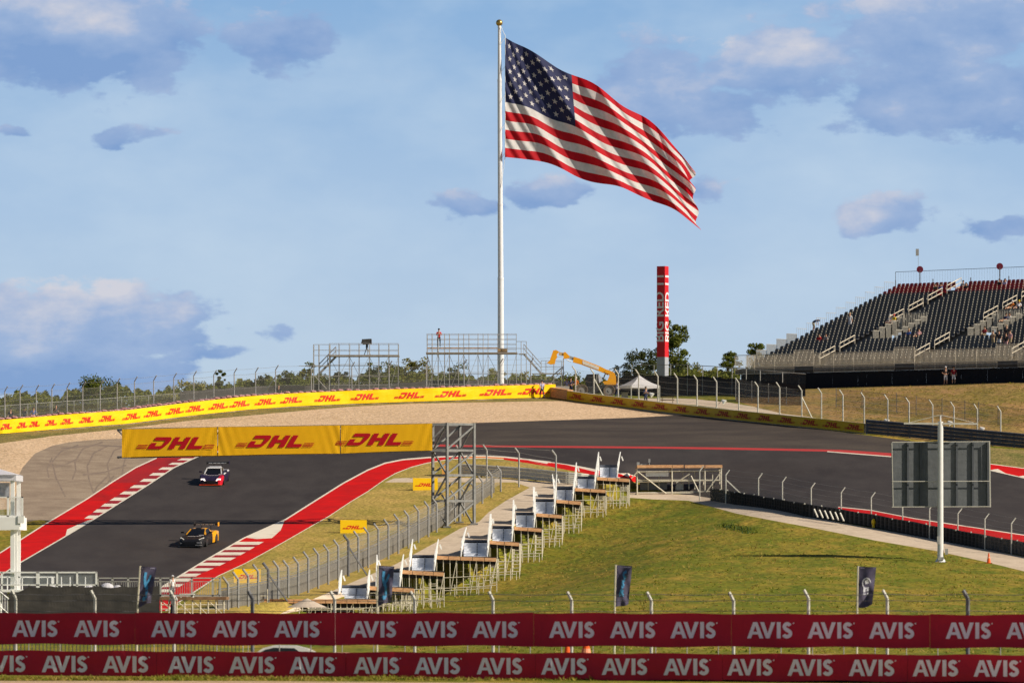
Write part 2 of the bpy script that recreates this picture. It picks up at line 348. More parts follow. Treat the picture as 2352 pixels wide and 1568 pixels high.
# outlines read off the photograph as (u,row) on the ground
LKo = [(-260,1420),(-100,1322),(0,1269),(100,1205),(140,1181),(200,1145),(260,1105),(312,1073),(360,1051),(440,1030),(560,1020),(760,1018),(1000,1020),(1129,1022.5),(1500,1025),(1693,1027.5),(1933,1032.5),(2045,1040),(2160,1051),(2273,1064.5),(2352,1075),(2600,1110),(2900,1155)]
LKi = [(-120,1400),(16,1311),(40,1295),(140,1237),(220,1189),(280,1151),(340,1113),(400,1073),(452,1049),(500,1037),(600,1028.5),(760,1024),(1000,1025),(1129,1026.5),(1500,1029.5),(1693,1032.5),(1900,1036.5),(2045,1048),(2160,1061),(2273,1079),(2352,1097),(2600,1150),(2900,1215)]
LKm = [(60,1270),(154,1215),(200,1186),(236,1159),(280,1131),(326,1102),(368,1075),(392,1064),(412,1054),(440,1044),(500,1032)]
RKo = [(290,1398),(404,1327),(480,1281),(560,1235),(656.5,1192),(724.5,1149),(788.5,1109),(844.5,1079),(884.6,1063),(924.6,1055),(984.6,1050),(1024.6,1048),(1068.6,1046.8),(1110,1046.6),(1157,1049),(1205,1054),(1265,1061),(1321,1069),(1369,1078),(1425,1087),(1461,1093),(1560,1110),(1700,1134),(1850,1158),(1933,1167),(2100,1191),(2352,1229),(2600,1275),(2900,1335)]
RKi = [(380,1402),(500,1323),(564.5,1293),(644.5,1249),(724.5,1203),(756.5,1185),(804.5,1153),(844.5,1129),(884.6,1101),(908.6,1087),(944.6,1073),(980.6,1063.5),(1024.6,1056),(1068.6,1053),(1110,1052),(1157,1055),(1205,1062),(1265,1071.5),(1321,1082),(1369,1092),(1425,1101),(1461,1107),(1560,1122),(1700,1143),(1850,1167),(1933,1178),(2100,1203),(2352,1243),(2600,1290),(2900,1350)]
RKm = [(330,1399),(456,1319),(510,1296),(560,1270),(610,1241),(652,1212)]
GRtop = [(-500,1050),(-200,1036),(0,1018),(120,1001),(276,985),(430,966),(560,955),(658.6,946),(799,934),(939,927),(1079,924),(1219,921.5),(1291,920.5)]
ROo = [(-60,1215),(20,1200),(38,1130),(38,1101),(52,1073),(80,1041),(120,1023),(160,1015),(220,1009),(300,1006),(430,1000),(600,994),(800,984),(1000,976),(1096,970.5),(1129,969.5),(1300,964),(1449,959),(1549,953.6),(1640,957),(1760,970),(1990,999),(2120,1016),(2273,1026)]
fLK = lambda x: float(np.interp(x, [q[0] for q in LKi], [q[1] for q in LKi]))
regions = []    # (object key, material slot, polygon)
def reg(key, slot, poly): regions.append((key, slot, toD(poly)))
reg('verge_grass', 0, [(-600,1010),(-200,1010),(0,990),(280,968),(560,938),(995,916),(1272,908),(1300,912)]+[(1291,921)]+GRtop[::-1]+[(-600,1060)])
reg('gravel_trap', 0, GRtop+[(1364,929),(1449,939),(1505,947),(1560,952),(1600,960),(1560,990),(900,1010),(300,1030),(100,1110),(60,1165),(-60,1175),(-500,1200)])
reg('runoff_area', 0, ROo+[(2230,1062),(2100,1050),(1933,1034),(1129,1024),(1000,1021),(760,1019),(620,1019),(600,1000)])
reg('runoff_area', 1, [(-60,1215),(20,1200),(38,1130),(38,1101),(52,1073),(80,1041),(120,1023),(160,1015),(220,1009),(300,1006),(430,1000),(600,994),(620,1020),(560,1022),(440,1032),(360,1052),(260,1107),(200,1147),(140,1183),(112,1196),(92,1193)])
for a in ([(236,1015),(190,1030),(172,1060),(174,1080),(166,1100)],[(250,1022),(215,1040),(200,1070),(204,1100),(214,1130)],[(310,1016),(262,1034),(246,1066),(252,1098),(262,1128)],[(330,1022),(290,1045),(283,1070),(280,1095)],
          [(180,1022),(140,1036),(120,1060),(128,1096),(140,1120),(150,1140)],[(120,1050),(108,1076),(112,1096)],[(250,1090),(222,1118),(208,1150),(196,1168)],[(262,1092),(238,1118),(226,1140)],[(180,1052),(150,1066),(128,1072)],[(290,1068),(240,1084),(190,1090)],[(140,1010+20),(220,1022),(300,1026)]):
    reg('runoff_area', 2, strip(a, 3.6))
RT = [(1461,1093),(1475,1118),(1520,1126),(1600,1141),(1693,1155),(1853,1183),(2000,1207),(2133,1232),(2352,1273),(2600,1325),(2900,1385)]
reg('track', 0, LKi+RT[::-1]+RKo[:20][::-1]+[(-120,1430)])
reg('kerb_outer', 0, LKo+LKi[::-1])
uo = lambda r: urow(LKo[:10], r); ui = lambda r: urow(LKi[:11], r)
reg('kerb_outer', 6, [(uo(1150),1150)]+[(uo(r),r) for r in range(1140,1094,-10)]+[(ui(r),r) for r in range(1095,1150,10)]+[(ui(1150),1150)])
reg('kerb_outer', 4, [(uo(r),r) for r in range(1108,1052,-8)]+[p for p in LKo if 350 < p[0] < 1100]+[p for p in LKi if 430 < p[0] < 1100][::-1]+[(ui(r),r) for r in range(1052,1109,8)])
reg('kerb_outer', 5, [(p) for p in LKo if 1000 <= p[0] < 2050]+[p for p in LKi if 1000 <= p[0] < 2050][::-1])
# stripe band of the outer kerb
reg('kerb_outer', 1, [(urow(LKm,r)+0, r) for r in range(1190,1040,-10)]+[(urow(LKi[:11],r), r) for r in range(1040,1191,10)])
ws = [(1190,1183),(1176,1169),(1162.5,1156),(1149,1142),(1134.5,1128),(1120,1113.5),(1105.5,1099),(1091.5,1085.5),(1078,1072.5),(1066.5,1062),(1056.5,1052),(1048,1044)]
for a, b in ws: reg('kerb_outer', 2, [(urow(LKm,a),a),(urow(LKi[:11],a),a),(urow(LKi[:11],b),b),(urow(LKm,b),b)])
reg('kerb_outer', 2, [(154,1215),(200,1195),(219,1190),(150,1232)])
for a, b, c, d in ((2062,1044,2130,1057),(2276,1081,2310,1084),(2340,1090,2420,1100),(2460,1110,2540,1125)):
    reg('kerb_outer', 2, [(a,fLK(a)-1.0),(c,fLK(c)-1.0),(c-18,fLK(c-18)-7),(a+10,fLK(a+10)-5)])
reg('kerb_outer', 2, strip(LKi[:12], 2.4)); reg('kerb_outer', 2, strip(LKo[:9], 2.6)); reg('kerb_outer', 2, strip([(p[0],p[1]) for p in LKi if p[0] > 1850], 1.8))
reg('kerb_outer', 2, strip([p for p in LKo if p[0] > 2150], 1.5))
# inner kerb
reg('kerb_inner', 0, RKo[:21]+RKi[:22][::-1])
KR = [(1925,1163.5),(2000,1171),(2100,1190),(2352,1228),(2900,1335)]
reg('kerb_inner', 0, KR+[(2900,1355),(2352,1247),(2100,1207),(2000,1189),(1925,1172)])
reg('kerb_inner', 3, [(1060,1046),(1157,1049),(1157,1055),(1110,1052),(1068,1053)])
band = [(urow(RKm,r), r) for r in range(1395,1235,-10)]
reg('kerb_inner', 1, [(urow(RKo[:10],r), r) for r in range(1395,1235,-10)]+band[::-1])
rows = [1395,1383,1371,1359,1347,1335,1323,1310.5,1298,1286,1274,1262,1250]
for i, r in enumerate(rows):
    a, b = r, r-6.6
    reg('kerb_inner', 2, [(urow(RKo[:10],a),a),(urow(RKm,a),a),(urow(RKm,b),b),(urow(RKo[:10],b),b)])
reg('kerb_inner', 2, [(566,1234),(590,1237),(624.5,1235),(644.5,1217),(650.5,1203),(653,1194.5)])
for a, c in ((1195,1262),(1290,1372),(1405,1450)):
    f = lambda x: float(np.interp(x, [q[0] for q in RKo], [q[1] for q in RKo]))
    reg('kerb_inner', 2, [(a,f(a)),(c,f(c)),(c-6,f(c)+4),(a+12,f(a)+2.5)])
reg('kerb_inner', 2, strip(RKo[:17], 3.0)); reg('kerb_inner', 2, strip(RKi[:16], 2.8)); reg('kerb_inner', 2, strip([p for p in RKo if 1150 < p[0] < 1470], 1.6)); reg('kerb_inner', 2, strip(KR, 1.8))
reg('infield_grass', 0, RKi[1:22]+[(1461,1110),(1371,1113),(1320,1121),(1270,1148),(1223,1178),(1178,1209),(1124,1241),(1056,1275),(940,1308),(863,1344),(778,1372),(700,1399),(650,1408),(380,1420)])
reg('concrete_path', 0, [(884,1107),(905,1098),(950,1096.5),(1045,1096),(1215,1101),(1206,1104),(1180,1107),(1045,1107)])
reg('concrete_path', 0, [(1180,1106),(1206,1103),(1317,1110),(1400,1112),(1371,1114),(1320,1122),(1270,1149),(1223,1179),(1178,1210),(1124,1242),(1056,1276),(940,1309),(863,1345),(778,1373),(700,1400),(640,1410),(788.5,1345),(844.6,1321),(904.6,1297),(956.6,1269),(1004.6,1243),(1056.6,1213),(1100.6,1197),(1122,1176),(1163,1148.6),(1217,1119)])
reg('service_road', 0, [(1440,1128),(1540,1134),(1589,1136),(1629,1143),(1693,1158),(1787.6,1171),(1933,1200),(2153.5,1238),(2352,1278),(2900,1400),(2900,1450),(2352,1311),(2253.5,1287),(2153.5,1265),(2013.5,1241),(1853.4,1209),(1787.6,1197),(1693.4,1179),(1581,1149),(1500,1146),(1440,1142)])
reg('access_path', 0, [(1440,915),(1530,914),(1590,915.5),(1674,924),(1759,938),(1850,955),(1900,965),(1880,968),(1759,950),(1600,930),(1440,918)])
reg('grass_bank', 0, [(2000,995),(1990,975),(1900,962),(1800,950),(1740,936),(1690,921),(1690,903),(1850,893),(1975,884),(2352,868),(2900,850),(2900,1040),(2352,1030),(2100,1010)])
reg('runoff_grass', 0, [(2290,1064),(2220,1054),(2160,1040),(2100,1030),(2273,1027),(2352,1033),(2900,1060),(2900,1150),(2600,1105),(2352,1074)])
reg('dirt_track', 0, [(-600,1640),(-600,1562),(600,1563),(1300,1568),(2900,1574),(2900,1640)])
OBJS = {'ground': [M_hill], 'verge_grass': [M_verge], 'gravel_trap': [M_gravel], 'runoff_area': [M_asph2, M_worn, M_mark], 'track': [M_asph],
        'kerb_outer': [M_kred, M_kdark, M_kwhite, M_korange, M_kred2, M_farline, M_kred3], 'kerb_inner': [M_kred, M_kdark, M_kwhite, M_korange],
        'infield_grass': [M_infield], 'concrete_path': [M_path], 'service_road': [M_path], 'access_path': [M_path], 'grass_bank': [M_bank], 'runoff_grass': [M_verge], 'dirt_track': [M_dirt]}
def inside(poly, pts):
    P_ = np.array(poly); x, y = pts[:,0], pts[:,1]; c = np.zeros(len(pts), bool); n = len(P_)
    for i in range(n):
        x1, y1 = P_[i]; x2, y2 = P_[i-1]
        if y1 == y2: continue
        m = ((y1 > y) != (y2 > y)) & (x < (x2-x1)*(y-y1)/(y2-y1)+x1); c ^= m
    return c
def make_ground():
    SY = 5.0
    co = []; 
    ul = [-6000,-4000,-2500,-1500,-900]+list(np.arange(-600,-100,50))+list(np.arange(-100,2460,18))+list(np.arange(2460,3001,50))+[3300,4000,5500,8000]
    dl = [20,60,100,140,180,200]+list(np.arange(210,350,5))+list(np.arange(350,565,2.5))+list(np.arange(565,620,5))+[640,670,700,760,840,940,1100,1500,2500,4500,7000]
    for j, d in enumerate(dl):
        for u in ul: co.append(Vector((u+((j%2)*6 if -100 < u < 2450 else 0), d*SY)))
    ed = []
    for key, slot, poly in regions:
        o = len(co); pts = []
        for u, d in poly:
            if not pts or abs(pts[-1][0]-u)+abs(pts[-1][1]-d*SY) > .05: pts.append((u, d*SY))
        co += [Vector(p) for p in pts]; n = len(pts); ed += [(o+i, o+(i+1)%n) for i in range(n)]
    vs, es, fs, *_ = delaunay_2d_cdt(co, ed, [], 0, 0.02)
    V = np.array([(v[0], v[1]/SY) for v in vs]); Fa = np.array([f for f in fs if len(f) == 3])
    cen = V[Fa].mean(axis=1); ki = np.full(len(Fa), -1)
    for i, (key, slot, poly) in enumerate(regions): ki[inside(poly, cen)] = i
    X = (V[:,0]-CX)/F*V[:,1]; Zz = gz(V[:,0], V[:,1])
    names = ['ground']+[k for k in OBJS if k != 'ground']
    for nm in names:
        sel = [i for i in range(len(Fa)) if (ki[i] == -1 and nm == 'ground') or (ki[i] >= 0 and regions[ki[i]][0] == nm)]
        if not sel: continue
        fa = Fa[sel]; used, inv = np.unique(fa, return_inverse=True); fa = inv.reshape(-1,3)
        # face upwards
        me = bpy.data.meshes.new(nm); vv = np.stack([X[used], V[used,1], Zz[used]], 1)
        a, b, c = vv[fa[:,0]], vv[fa[:,1]], vv[fa[:,2]]; nz_ = np.cross(b-a, c-a)[:,2]; fa[nz_ < 0] = fa[nz_ < 0][:, ::-1]
        me.from_pydata(vv.tolist(), [], fa.tolist())
        for mm in OBJS[nm]: me.materials.append(mm)
        me.polygons.foreach_set('material_index', [0 if ki[i] < 0 else regions[ki[i]][1] for i in sel])
        me.polygons.foreach_set('use_smooth', [True]*len(sel)); me.update()
        o = bpy.data.objects.new(nm, me); COL.objects.link(o); o['kind'] = 'structure'
    m = MB(); m.quad((-9000,-9000,-9),(9000,-9000,-9),(9000,9000,-9),(-9000,9000,-9)); tag(m.build('far_ground', M_hill), kind='structure')
make_ground()
# ------------------------------------------------------------------ lettering
def dhl_polys(cap, cx=0, cz=0, lines=True, lw=1.0):
    """logo as 2-D polygons, cap height cap, centred"""
    S = .6; T = []
    T.append([(.15,.72),(1.0,.72),(1.0,1),(.15,1)])
    T.append([(1.0,1),(1.38,1),(1.53,.9),(1.56,.72),(1.5,.5),(1.3,.12),(1.1,0),(.8,0),(.8,.25),(.98,.27),(1.08,.4),(1.12,.62),(1.1,.72),(1.0,.72)])
    T.append([(0,0),(.8,0),(.8,.25),(.5,.25),(.5,.52),(.05,.52)])
    T += [[(1.75,0),(2.2,0),(2.2,1),(1.75,1)], [(2.2,.38),(2.65,.38),(2.65,.64),(2.2,.64)], [(2.65,0),(3.1,0),(3.1,1),(2.65,1)]]
    T += [[(3.3,0),(3.75,0),(3.75,1),(3.3,1)], [(3.75,0),(4.5,0),(4.5,.28),(3.75,.28)]]
    if lines:
        for k in range(3):
            y = .03+.13*k; T += [[(-.95,y),(-.1,y),(-.1,y+.065),(-.95,y+.065)], [(4.62,y),(5.45,y),(5.45,y+.065),(4.62,y+.065)]]
    return [[((x+S*y-2.55)*cap*lw+cx, (y-.5)*cap+cz) for x, y in p] for p in T]
def avis_polys(cap, x0, z0):
    """four letters and the small ring, first letter starts at x0, baseline z0"""
    T = []; A = lambda dx: [[(dx,0),(dx+.24,0),(dx+.33,.24),(dx+.38,.41),(dx+.5,.76),(dx+.5,1),(dx+.37,1)], [(dx+1,0),(dx+.63,1),(dx+.5,1),(dx+.5,.76),(dx+.62,.41),(dx+.67,.24),(dx+.76,0)], [(dx+.33,.24),(dx+.67,.24),(dx+.62,.41),(dx+.38,.41)]]
    T += A(0); d = .80
    T += [[(d,1),(d+.25,1),(d+.47,.32),(d+.47,0),(d+.36,0)], [(d+.94,1),(d+.58,0),(d+.47,0),(d+.47,.32),(d+.69,1)]]
    T += [[(1.83,0),(2.07,0),(2.07,1),(1.83,1)]]
    cl = []
    for a in range(20, 271, 25): cl.append((2.48+.18*math.cos(R(a)), .715+.175*math.sin(R(a))))
    for a in range(90, -161, -25): cl.append((2.46+.215*math.cos(R(a)), .295+.195*math.sin(R(a))))
    w = .115; up = []; dn = []
    for i, (x, y) in enumerate(cl):
        p = cl[max(0,i-1)]; q = cl[min(len(cl)-1,i+1)]; dx, dy = q[0]-p[0], q[1]-p[1]; L = math.hypot(dx,dy); up.append((x-dy/L*w, y+dx/L*w)); dn.append((x+dy/L*w, y-dx/L*w))
    for i in range(len(cl)-1): T.append([up[i],up[i+1],dn[i+1],dn[i]])
    T.append([(2.86+.05*math.cos(R(k*60)), .93+.05*math.sin(R(k*60))) for k in range(6)])
    return [[(x*cap+x0, y*cap+z0) for x, y in p] for p in T]
def put_polys(mb, polys, fn, m):
    """fn(x,z)->3-D ; polygons laid on a surface"""
    for p in polys: mb.ngon([fn(x, z) for x, z in p], m)
FNT = None
def text_polys(txt, size, extr=0):
    cu = bpy.data.curves.new('t', 'FONT'); cu.body = txt; cu.size = size; cu.align_x = 'LEFT'; cu.offset = extr
    o = bpy.data.objects.new('t', cu); COL.objects.link(o)
    dg = bpy.context.evaluated_depsgraph_get(); me = bpy.data.meshes.new_from_object(o.evaluated_get(dg))
    bm = bmesh.new(); bm.from_mesh(me); bpy.data.objects.remove(o); return bm

# ------------------------------------------------------------------ walls and banners along a polyline
def polyline_len(pts):
    L = [0]
    for a, b in zip(pts, pts[1:]): L.append(L[-1]+(b-a).length)
    return L
def along(pts, L, s):
    s = max(0, min(L[-1], s))
    for i in range(len(L)-1):
        if s <= L[i+1]+1e-9:
            t = (s-L[i])/max(1e-9, L[i+1]-L[i]); return pts[i].lerp(pts[i+1], t)
    return pts[-1]
def at_u(pts, L, u):         # arc length where the polyline crosses a bearing
    for i in range(len(pts)-1):
        a, b = pts[i], pts[i+1]; ua = CX+a.x/a.y*F; ub = CX+b.x/b.y*F
        if min(ua,ub) <= u <= max(ua,ub):
            lo, hi = 0., 1.
            for _ in range(30):
                t = (lo+hi)/2; q = a.lerp(b, t); uu = CX+q.x/q.y*F
                if (uu < u) == (ua < ub): lo = t
                else: hi = t
            return L[i]+t*(b-a).length
    return None

# left wall round the gravel trap: concrete footing, yellow vinyl, tyre tops
wl = [(-260,1028,495),(-120,1012,500),(0,997,505),(140,985,510),(280,974.6,515.5),(420,957,521.5),(560,942,527),(658,935,530),(800,928.5,533.5),(900,925,535.5),(994,922,538),(1130,917,541),(1272,913,545)]
WLP = [G(u, float(np.clip(D_at(u, r), d-6, d+6))) for u, r, d in wl]
def barrier(pts, h, t, logos, cap, name, label, cat, mats, sag=.03, wig=0.0, top=True, logo_lw=1.0, z0=.05):
    th = thing(name, tuple(pts[0]), label, cat)
    L = polyline_len(pts); n = int(L[-1]/1.0); fr = MB(); bk = MB(); prev = None
    def nrm(s):
        d = (along(pts,L,s+.5)-along(pts,L,s-.5)); v = Vector((d.y,-d.x,0)).normalized()
        return v if v.dot(-Vector((along(pts,L,s).x, along(pts,L,s).y, 0))) > 0 else -v
    NZ = 5
    def surf(s, z):
        p = along(pts, L, s); q = nrm(s); off = wig*(math.sin(s*2.3+z*3)*.5+math.sin(s*5.1-z*4.2+1)*.35+math.sin(s*.9+z*7)*.3)
        return Vector((p.x, p.y, p.z+z)) + q*(t/2+.07+off)
    for i in range(n*2+1):
        s = L[-1]*i/(n*2); col = [surf(s, z0+(h-z0)*k/NZ) for k in range(NZ+1)]
        if prev:
            for k in range(NZ): fr.quad(prev[k], col[k], col[k+1], prev[k+1], 0)
        prev = col
    prev = None
    for i in range(n+1):
        s = L[-1]*i/n; p = along(pts,L,s); q = nrm(s)
        sec = [p+q*(t/2)+Vector((0,0,-.3)), p+q*(t/2)+Vector((0,0,h-.02)), p-q*(t/2)+Vector((0,0,h-.02)), p-q*(t/2)+Vector((0,0,-.3))]
        if prev:
            for k in range(4): bk.quad(prev[k], sec[k], sec[(k+1)%4], prev[(k+1)%4])
        prev = sec
    for u, c in logos:
        s = at_u(pts, L, u)
        if s is None: continue
        def fn(x, z):
            q = surf(s+x, z); return q + nrm(s+x)*.04
        # orientation: text must read left to right from the track side
        sg = 1 if (along(pts,L,s+1).x-along(pts,L,s).x) > 0 else -1
        pa, pb = along(pts,L,s-.5), along(pts,L,s+.5); pxm = abs(pb.x/pb.y-pa.x/pa.y)*F
        lwk = (logo_lw(u)/max(pxm,1e-6))/(5.05*c) if callable(logo_lw) else logo_lw
        put_polys(fr, dhl_polys(c, 0, z0+(h-z0)*.5, lw=lwk), lambda x, z: fn(sg*x, z), 1)
    bk.build('wall_core', mats[2], th); fr.build('vinyl_banner', mats[:2], th, smooth=False)
    return th, L, nrm
LOG = [(10,.5),(46,.5),(74,.5),(112,.5),(149,.5),(194,.5),(241,.52),(297,.52),(345,.52),(396,.52),(443,.52),(497,.52),(546,.52),(605,.53),(664,.53),(749,.55),(836,.55),(939,.56),(1033,.56),(1136,.56),(1224,.56)]
# bearings measured as logo centres
wth, wL, wn = barrier(WLP, 1.28, .5, LOG, .55, 'banner_wall', 'long curving yellow wall with red lettering behind the gravel trap, tyre tops along it', 'barrier', [M_yel2, M_lred2, mat('concrete', (.42,.40,.37), .9)], wig=.028, logo_lw=lambda u: float(np.interp(u,[0,75,240,450,600,840,1140],[20,20,29,35,38,52,58])))
# tyre tops behind the banner, sun-faded pink covers in patches
M_pink = mat('faded_red_rubber', (.52,.28,.27), .85, (.30,.13,.13), scale=1.5)
tb = MB(); k = 0; s = 0
while s < wL[-1]:
    p = along(WLP, wL, s); q = wn(s); j = rng.random()
    tb.sphere(tuple(p - q*.62 + Vector((0,0,1.26+.09*j))), .38, m=0, nu=7, nv=4, sc=(1,1,.30+.15*j)); s += .55+.3*j
tb.build('tyre_tops', M_pink, wth)
tb = MB(); s = 0
while s < wL[-1]:
    p = along(WLP, wL, s); q = wn(s); tb.tube(p-q*.62+Vector((0,0,-.2)), p-q*.62+Vector((0,0,1.22)), .36, n=7); s += .75
tb.build('tyre_stack', M_rubber, wth)
m = MB(); p = WLP[-1]; m.box(p+Vector((.75,.5,.5)), (1.5,.25,1.25)); tag(m.build('concrete_wall_end', MATS['concrete'], origin=tuple(p)), 'short grey concrete wall closing the gap between the two yellow walls', 'wall')

# right wall
wr = [(1310,919,546),(1364,927,0),(1449,937,0),(1556,950,0),(1693,965,0),(1850,981,0),(1990,996,0)]
WRP = [G(u, D_at(u, r)) for u, r, d in wr]
u0 = WRP[0]
LR = [1334+48.0*i for i in range(14)]
LR = [1334,1381,1429,1477,1525,1574,1622,1671,1714.5,1765,1815,1866,1917,1968]
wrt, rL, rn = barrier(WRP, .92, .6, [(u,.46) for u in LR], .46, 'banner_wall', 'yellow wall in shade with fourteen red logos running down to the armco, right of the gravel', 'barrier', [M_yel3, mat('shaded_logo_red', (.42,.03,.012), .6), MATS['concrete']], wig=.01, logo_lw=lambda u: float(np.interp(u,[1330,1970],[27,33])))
m = MB(); d = (WRP[0]-WRP[1]).normalized()
for k in range(7): m.beam(WRP[0]+Vector((0,0,.1+.14*k)), WRP[0]+d*6+Vector((0,0,.1+.14*k)), .6, .11)
m.build('timber_end', M_wood, wrt)

# armco rails carrying on to the right
def rails(pts, name, label, hs, th_, matr, post_every=2.0, front=True, pm=None):
    t = thing(name, tuple(pts[0]), label, 'guardrail'); L = polyline_len(pts); r = MB(); ps = MB(); n = max(2, int(L[-1]/1.5))
    for h in hs:
        prev = None
        for i in range(n+1):
            s = L[-1]*i/n; p = along(pts,L,s); d = along(pts,L,s+.5)-along(pts,L,s-.5); q = Vector((d.y,-d.x,0)).normalized()
            if q.dot(Vector((p.x,p.y,0))) > 0: q = -q
            prof = [(.0,-.155),(.06,-.10),(.06,-.06),(0,-.01),(0,.01),(.06,.06),(.06,.10),(0,.155)]
            col = [p+q*(a+th_)+Vector((0,0,h+b)) for a, b in prof]
            if prev:
                for k in range(7): r.quad(prev[k], col[k], col[k+1], prev[k+1])
            prev = col
    for i in range(int(L[-1]/post_every)+1):
        p = along(pts,L,i*post_every); ps.box(p+Vector((0,.0,max(hs)/2-.1)), (.14,.14,max(hs)+.5))
    r.build('rail', matr, t); ps.build_each('post', pm or M_galv, t); return t
AR = [G(u, D_at(u, r)) for u, r in ((1990,997),(2100,1006),(2220,1018),(2352,1030),(2560,1052))]
M_armd = mat('dark_armco', (.085,.095,.12), .55, (.06,.065,.085), scale=2)
rails(AR, 'guardrail', 'dark four-rail armco barrier beyond the track, right of the yellow wall', (.2,.52,.84,1.16), .12, M_armd, pm=M_postd)
AR2 = [G(u, D_at(u, r)) for u, r in ((1060,1092),(1100,1094),(1205,1101),(1320,1113),(1440,1125))]
rails(AR2, 'guardrail', 'pale grey armco rail between the inner kerb and the concrete path', (.2,.52,.84), .1, M_postw, post_every=1.9, pm=M_black)
# tyre wall beside the right-hand track with dark covers and a pale capping
TW = [G(u, D_at(u, r)) for u, r in ((1640,1148),(1693,1157),(1853,1185),(2000,1209),(2133,1234),(2352,1275),(2560,1318))]
t = thing('tyre_barrier', tuple(TW[0]), 'low black tyre barrier with pale bolts between the service road and the track', 'barrier'); L = polyline_len(TW); a = MB(); b = MB(); c_ = MB(); n = int(L[-1]/.62)
for i in range(n):
    p = along(TW,L,i*.62)
    for k in range(4): a.tube(p+Vector((0,0,-.1+.26*k)), p+Vector((0,0,.13+.26*k)), .31, n=8)
    if i % 4 == 0: b.sphere(tuple(p+Vector((-.1,-.34,.88+.05*(i%3)))), .07, nu=6, nv=4)
n = int(L[-1]/1.5); prev = None
for i in range(n+1):
    p = along(TW,L,i*1.5); q = Vector((-.05,-.34,0)); cur = (p+q+Vector((0,0,.05)), p+q+Vector((0,0,.96+.03*math.sin(i*1.7))))
    if prev: c_.quad(prev[0], cur[0], cur[1], prev[1])
    prev = cur
a.build('tyre_stack', M_rubber, t); b.build_each('bolt_cover', M_postw, t); c_.build('rubber_belt', mat('conveyor_belt', (.06,.056,.055), .85, (.09,.083,.08), scale=1), t)

# ------------------------------------------------------------------ catch fences
def post_mesh(h, lean, r=.055, arm=.55, mat_=None):
    """post with a cranked top; lean = unit vector of the overhang"""
    m = MB(); l = Vector(lean)
    m.tube((0,0,-.3),(0,0,h-arm*.75), r, n=7); m.tube((0,0,h-arm*.75), tuple(l*arm*.62+Vector((0,0,h))), r*.95, n=7)
    return m
def fence(name, label, bases, heights, lean, pm, r=.055, arm=.55, wires=(), panel=None, panel_h=(0,1), wire_r=.012, dark=(), wire_mat=None, mesh_on=True):
    t = thing(name, tuple(bases[0]), label, 'fence')
    cache = {}
    for i, (b, h) in enumerate(zip(bases, heights)):
        key = (round(h,1), i in dark)
        if key not in cache:
            mm = post_mesh(key[0], lean, r*(1.25 if i in dark else 1), arm); o = mm.build('post', M_postd if i in dark else pm, t); cache[key] = o
        else:
            o = cache[key].copy(); COL.objects.link(o); o.parent = t
        o.location = b - Vector(t.location)
        if not len(o.data.vertices): pass
    # build() subtracted the thing's location: undo it in the shared meshes
    for o in cache.values():
        for v in o.data.vertices: v.co += Vector(t.location)
    if wires:
        w = MB()
        for fr in wires:
            for (b1,h1),(b2,h2) in zip(zip(bases,heights), list(zip(bases,heights))[1:]):
                l = Vector(lean)*arm*.62*max(0,(fr-.8)/.2) if fr > .8 else Vector((0,0,0))
                p = b1+Vector((0,0,h1*fr))+l; q = b2+Vector((0,0,h2*fr))+l; mid = (p+q)/2-Vector((0,0,.04)); w.tube(p, mid, wire_r, n=3); w.tube(mid, q, wire_r, n=3)
        w.build('tension_wire', wire_mat or M_galv, t)
    if panel:
        w = MB()
        for (b1,h1),(b2,h2) in zip(zip(bases,heights), list(zip(bases,heights))[1:]):
            o_ = Vector(lean)*.07
            w.quad(b1+o_+Vector((0,0,h1*panel_h[0])), b2+o_+Vector((0,0,h2*panel_h[0])), b2+o_+Vector((0,0,h2*panel_h[1])), b1+o_+Vector((0,0,h1*panel_h[1])))
        w.build('chain_link_panel', panel, t)
    return t
def brace(t, b, h, dx, dy=0, mat_=None):
    m = MB(); m.beam(b+Vector((0,0,h*.72)), Gx(b.x+dx, b.y+dy)+Vector((0,0,.02)), .09, .09); m.build('brace', mat_ or M_galv, t)

# left catch fence behind the yellow wall
fu = [-30,11,46,83,119,154,190,230,269,309,353,399,445,491,538,587,633,715,808,894,979,1066,1149,1219,1294]
ft = [893,888,885,883,881,878,876,873,868,865,861,857,853,849,846,843,839,836,832,829,826,825,823,822,815]
bs = []; hs = []
for u, tp in zip(fu, ft):
    Dw = np.interp(u, [w[0] for w in wl], [p.y for p in WLP])+3.2
    g = G(u, Dw); bs.append(g); hs.append(rz_(tp, Dw)-g.z)
ln = Vector((.75,-.66,0))
fl = fence('catch_fence', 'tall cranked-post catch fence running behind the long curving yellow wall', bs, hs, ln, M_scafd, r=.05, arm=.6, wires=(.35,.5,.68,.84,.97), panel=M_mesh, panel_h=(.05,.84))
for i in (5,16): brace(fl, bs[i], hs[i], -1.9, 2)
brace(fl, bs[-1], hs[-1], -3.2, 1)
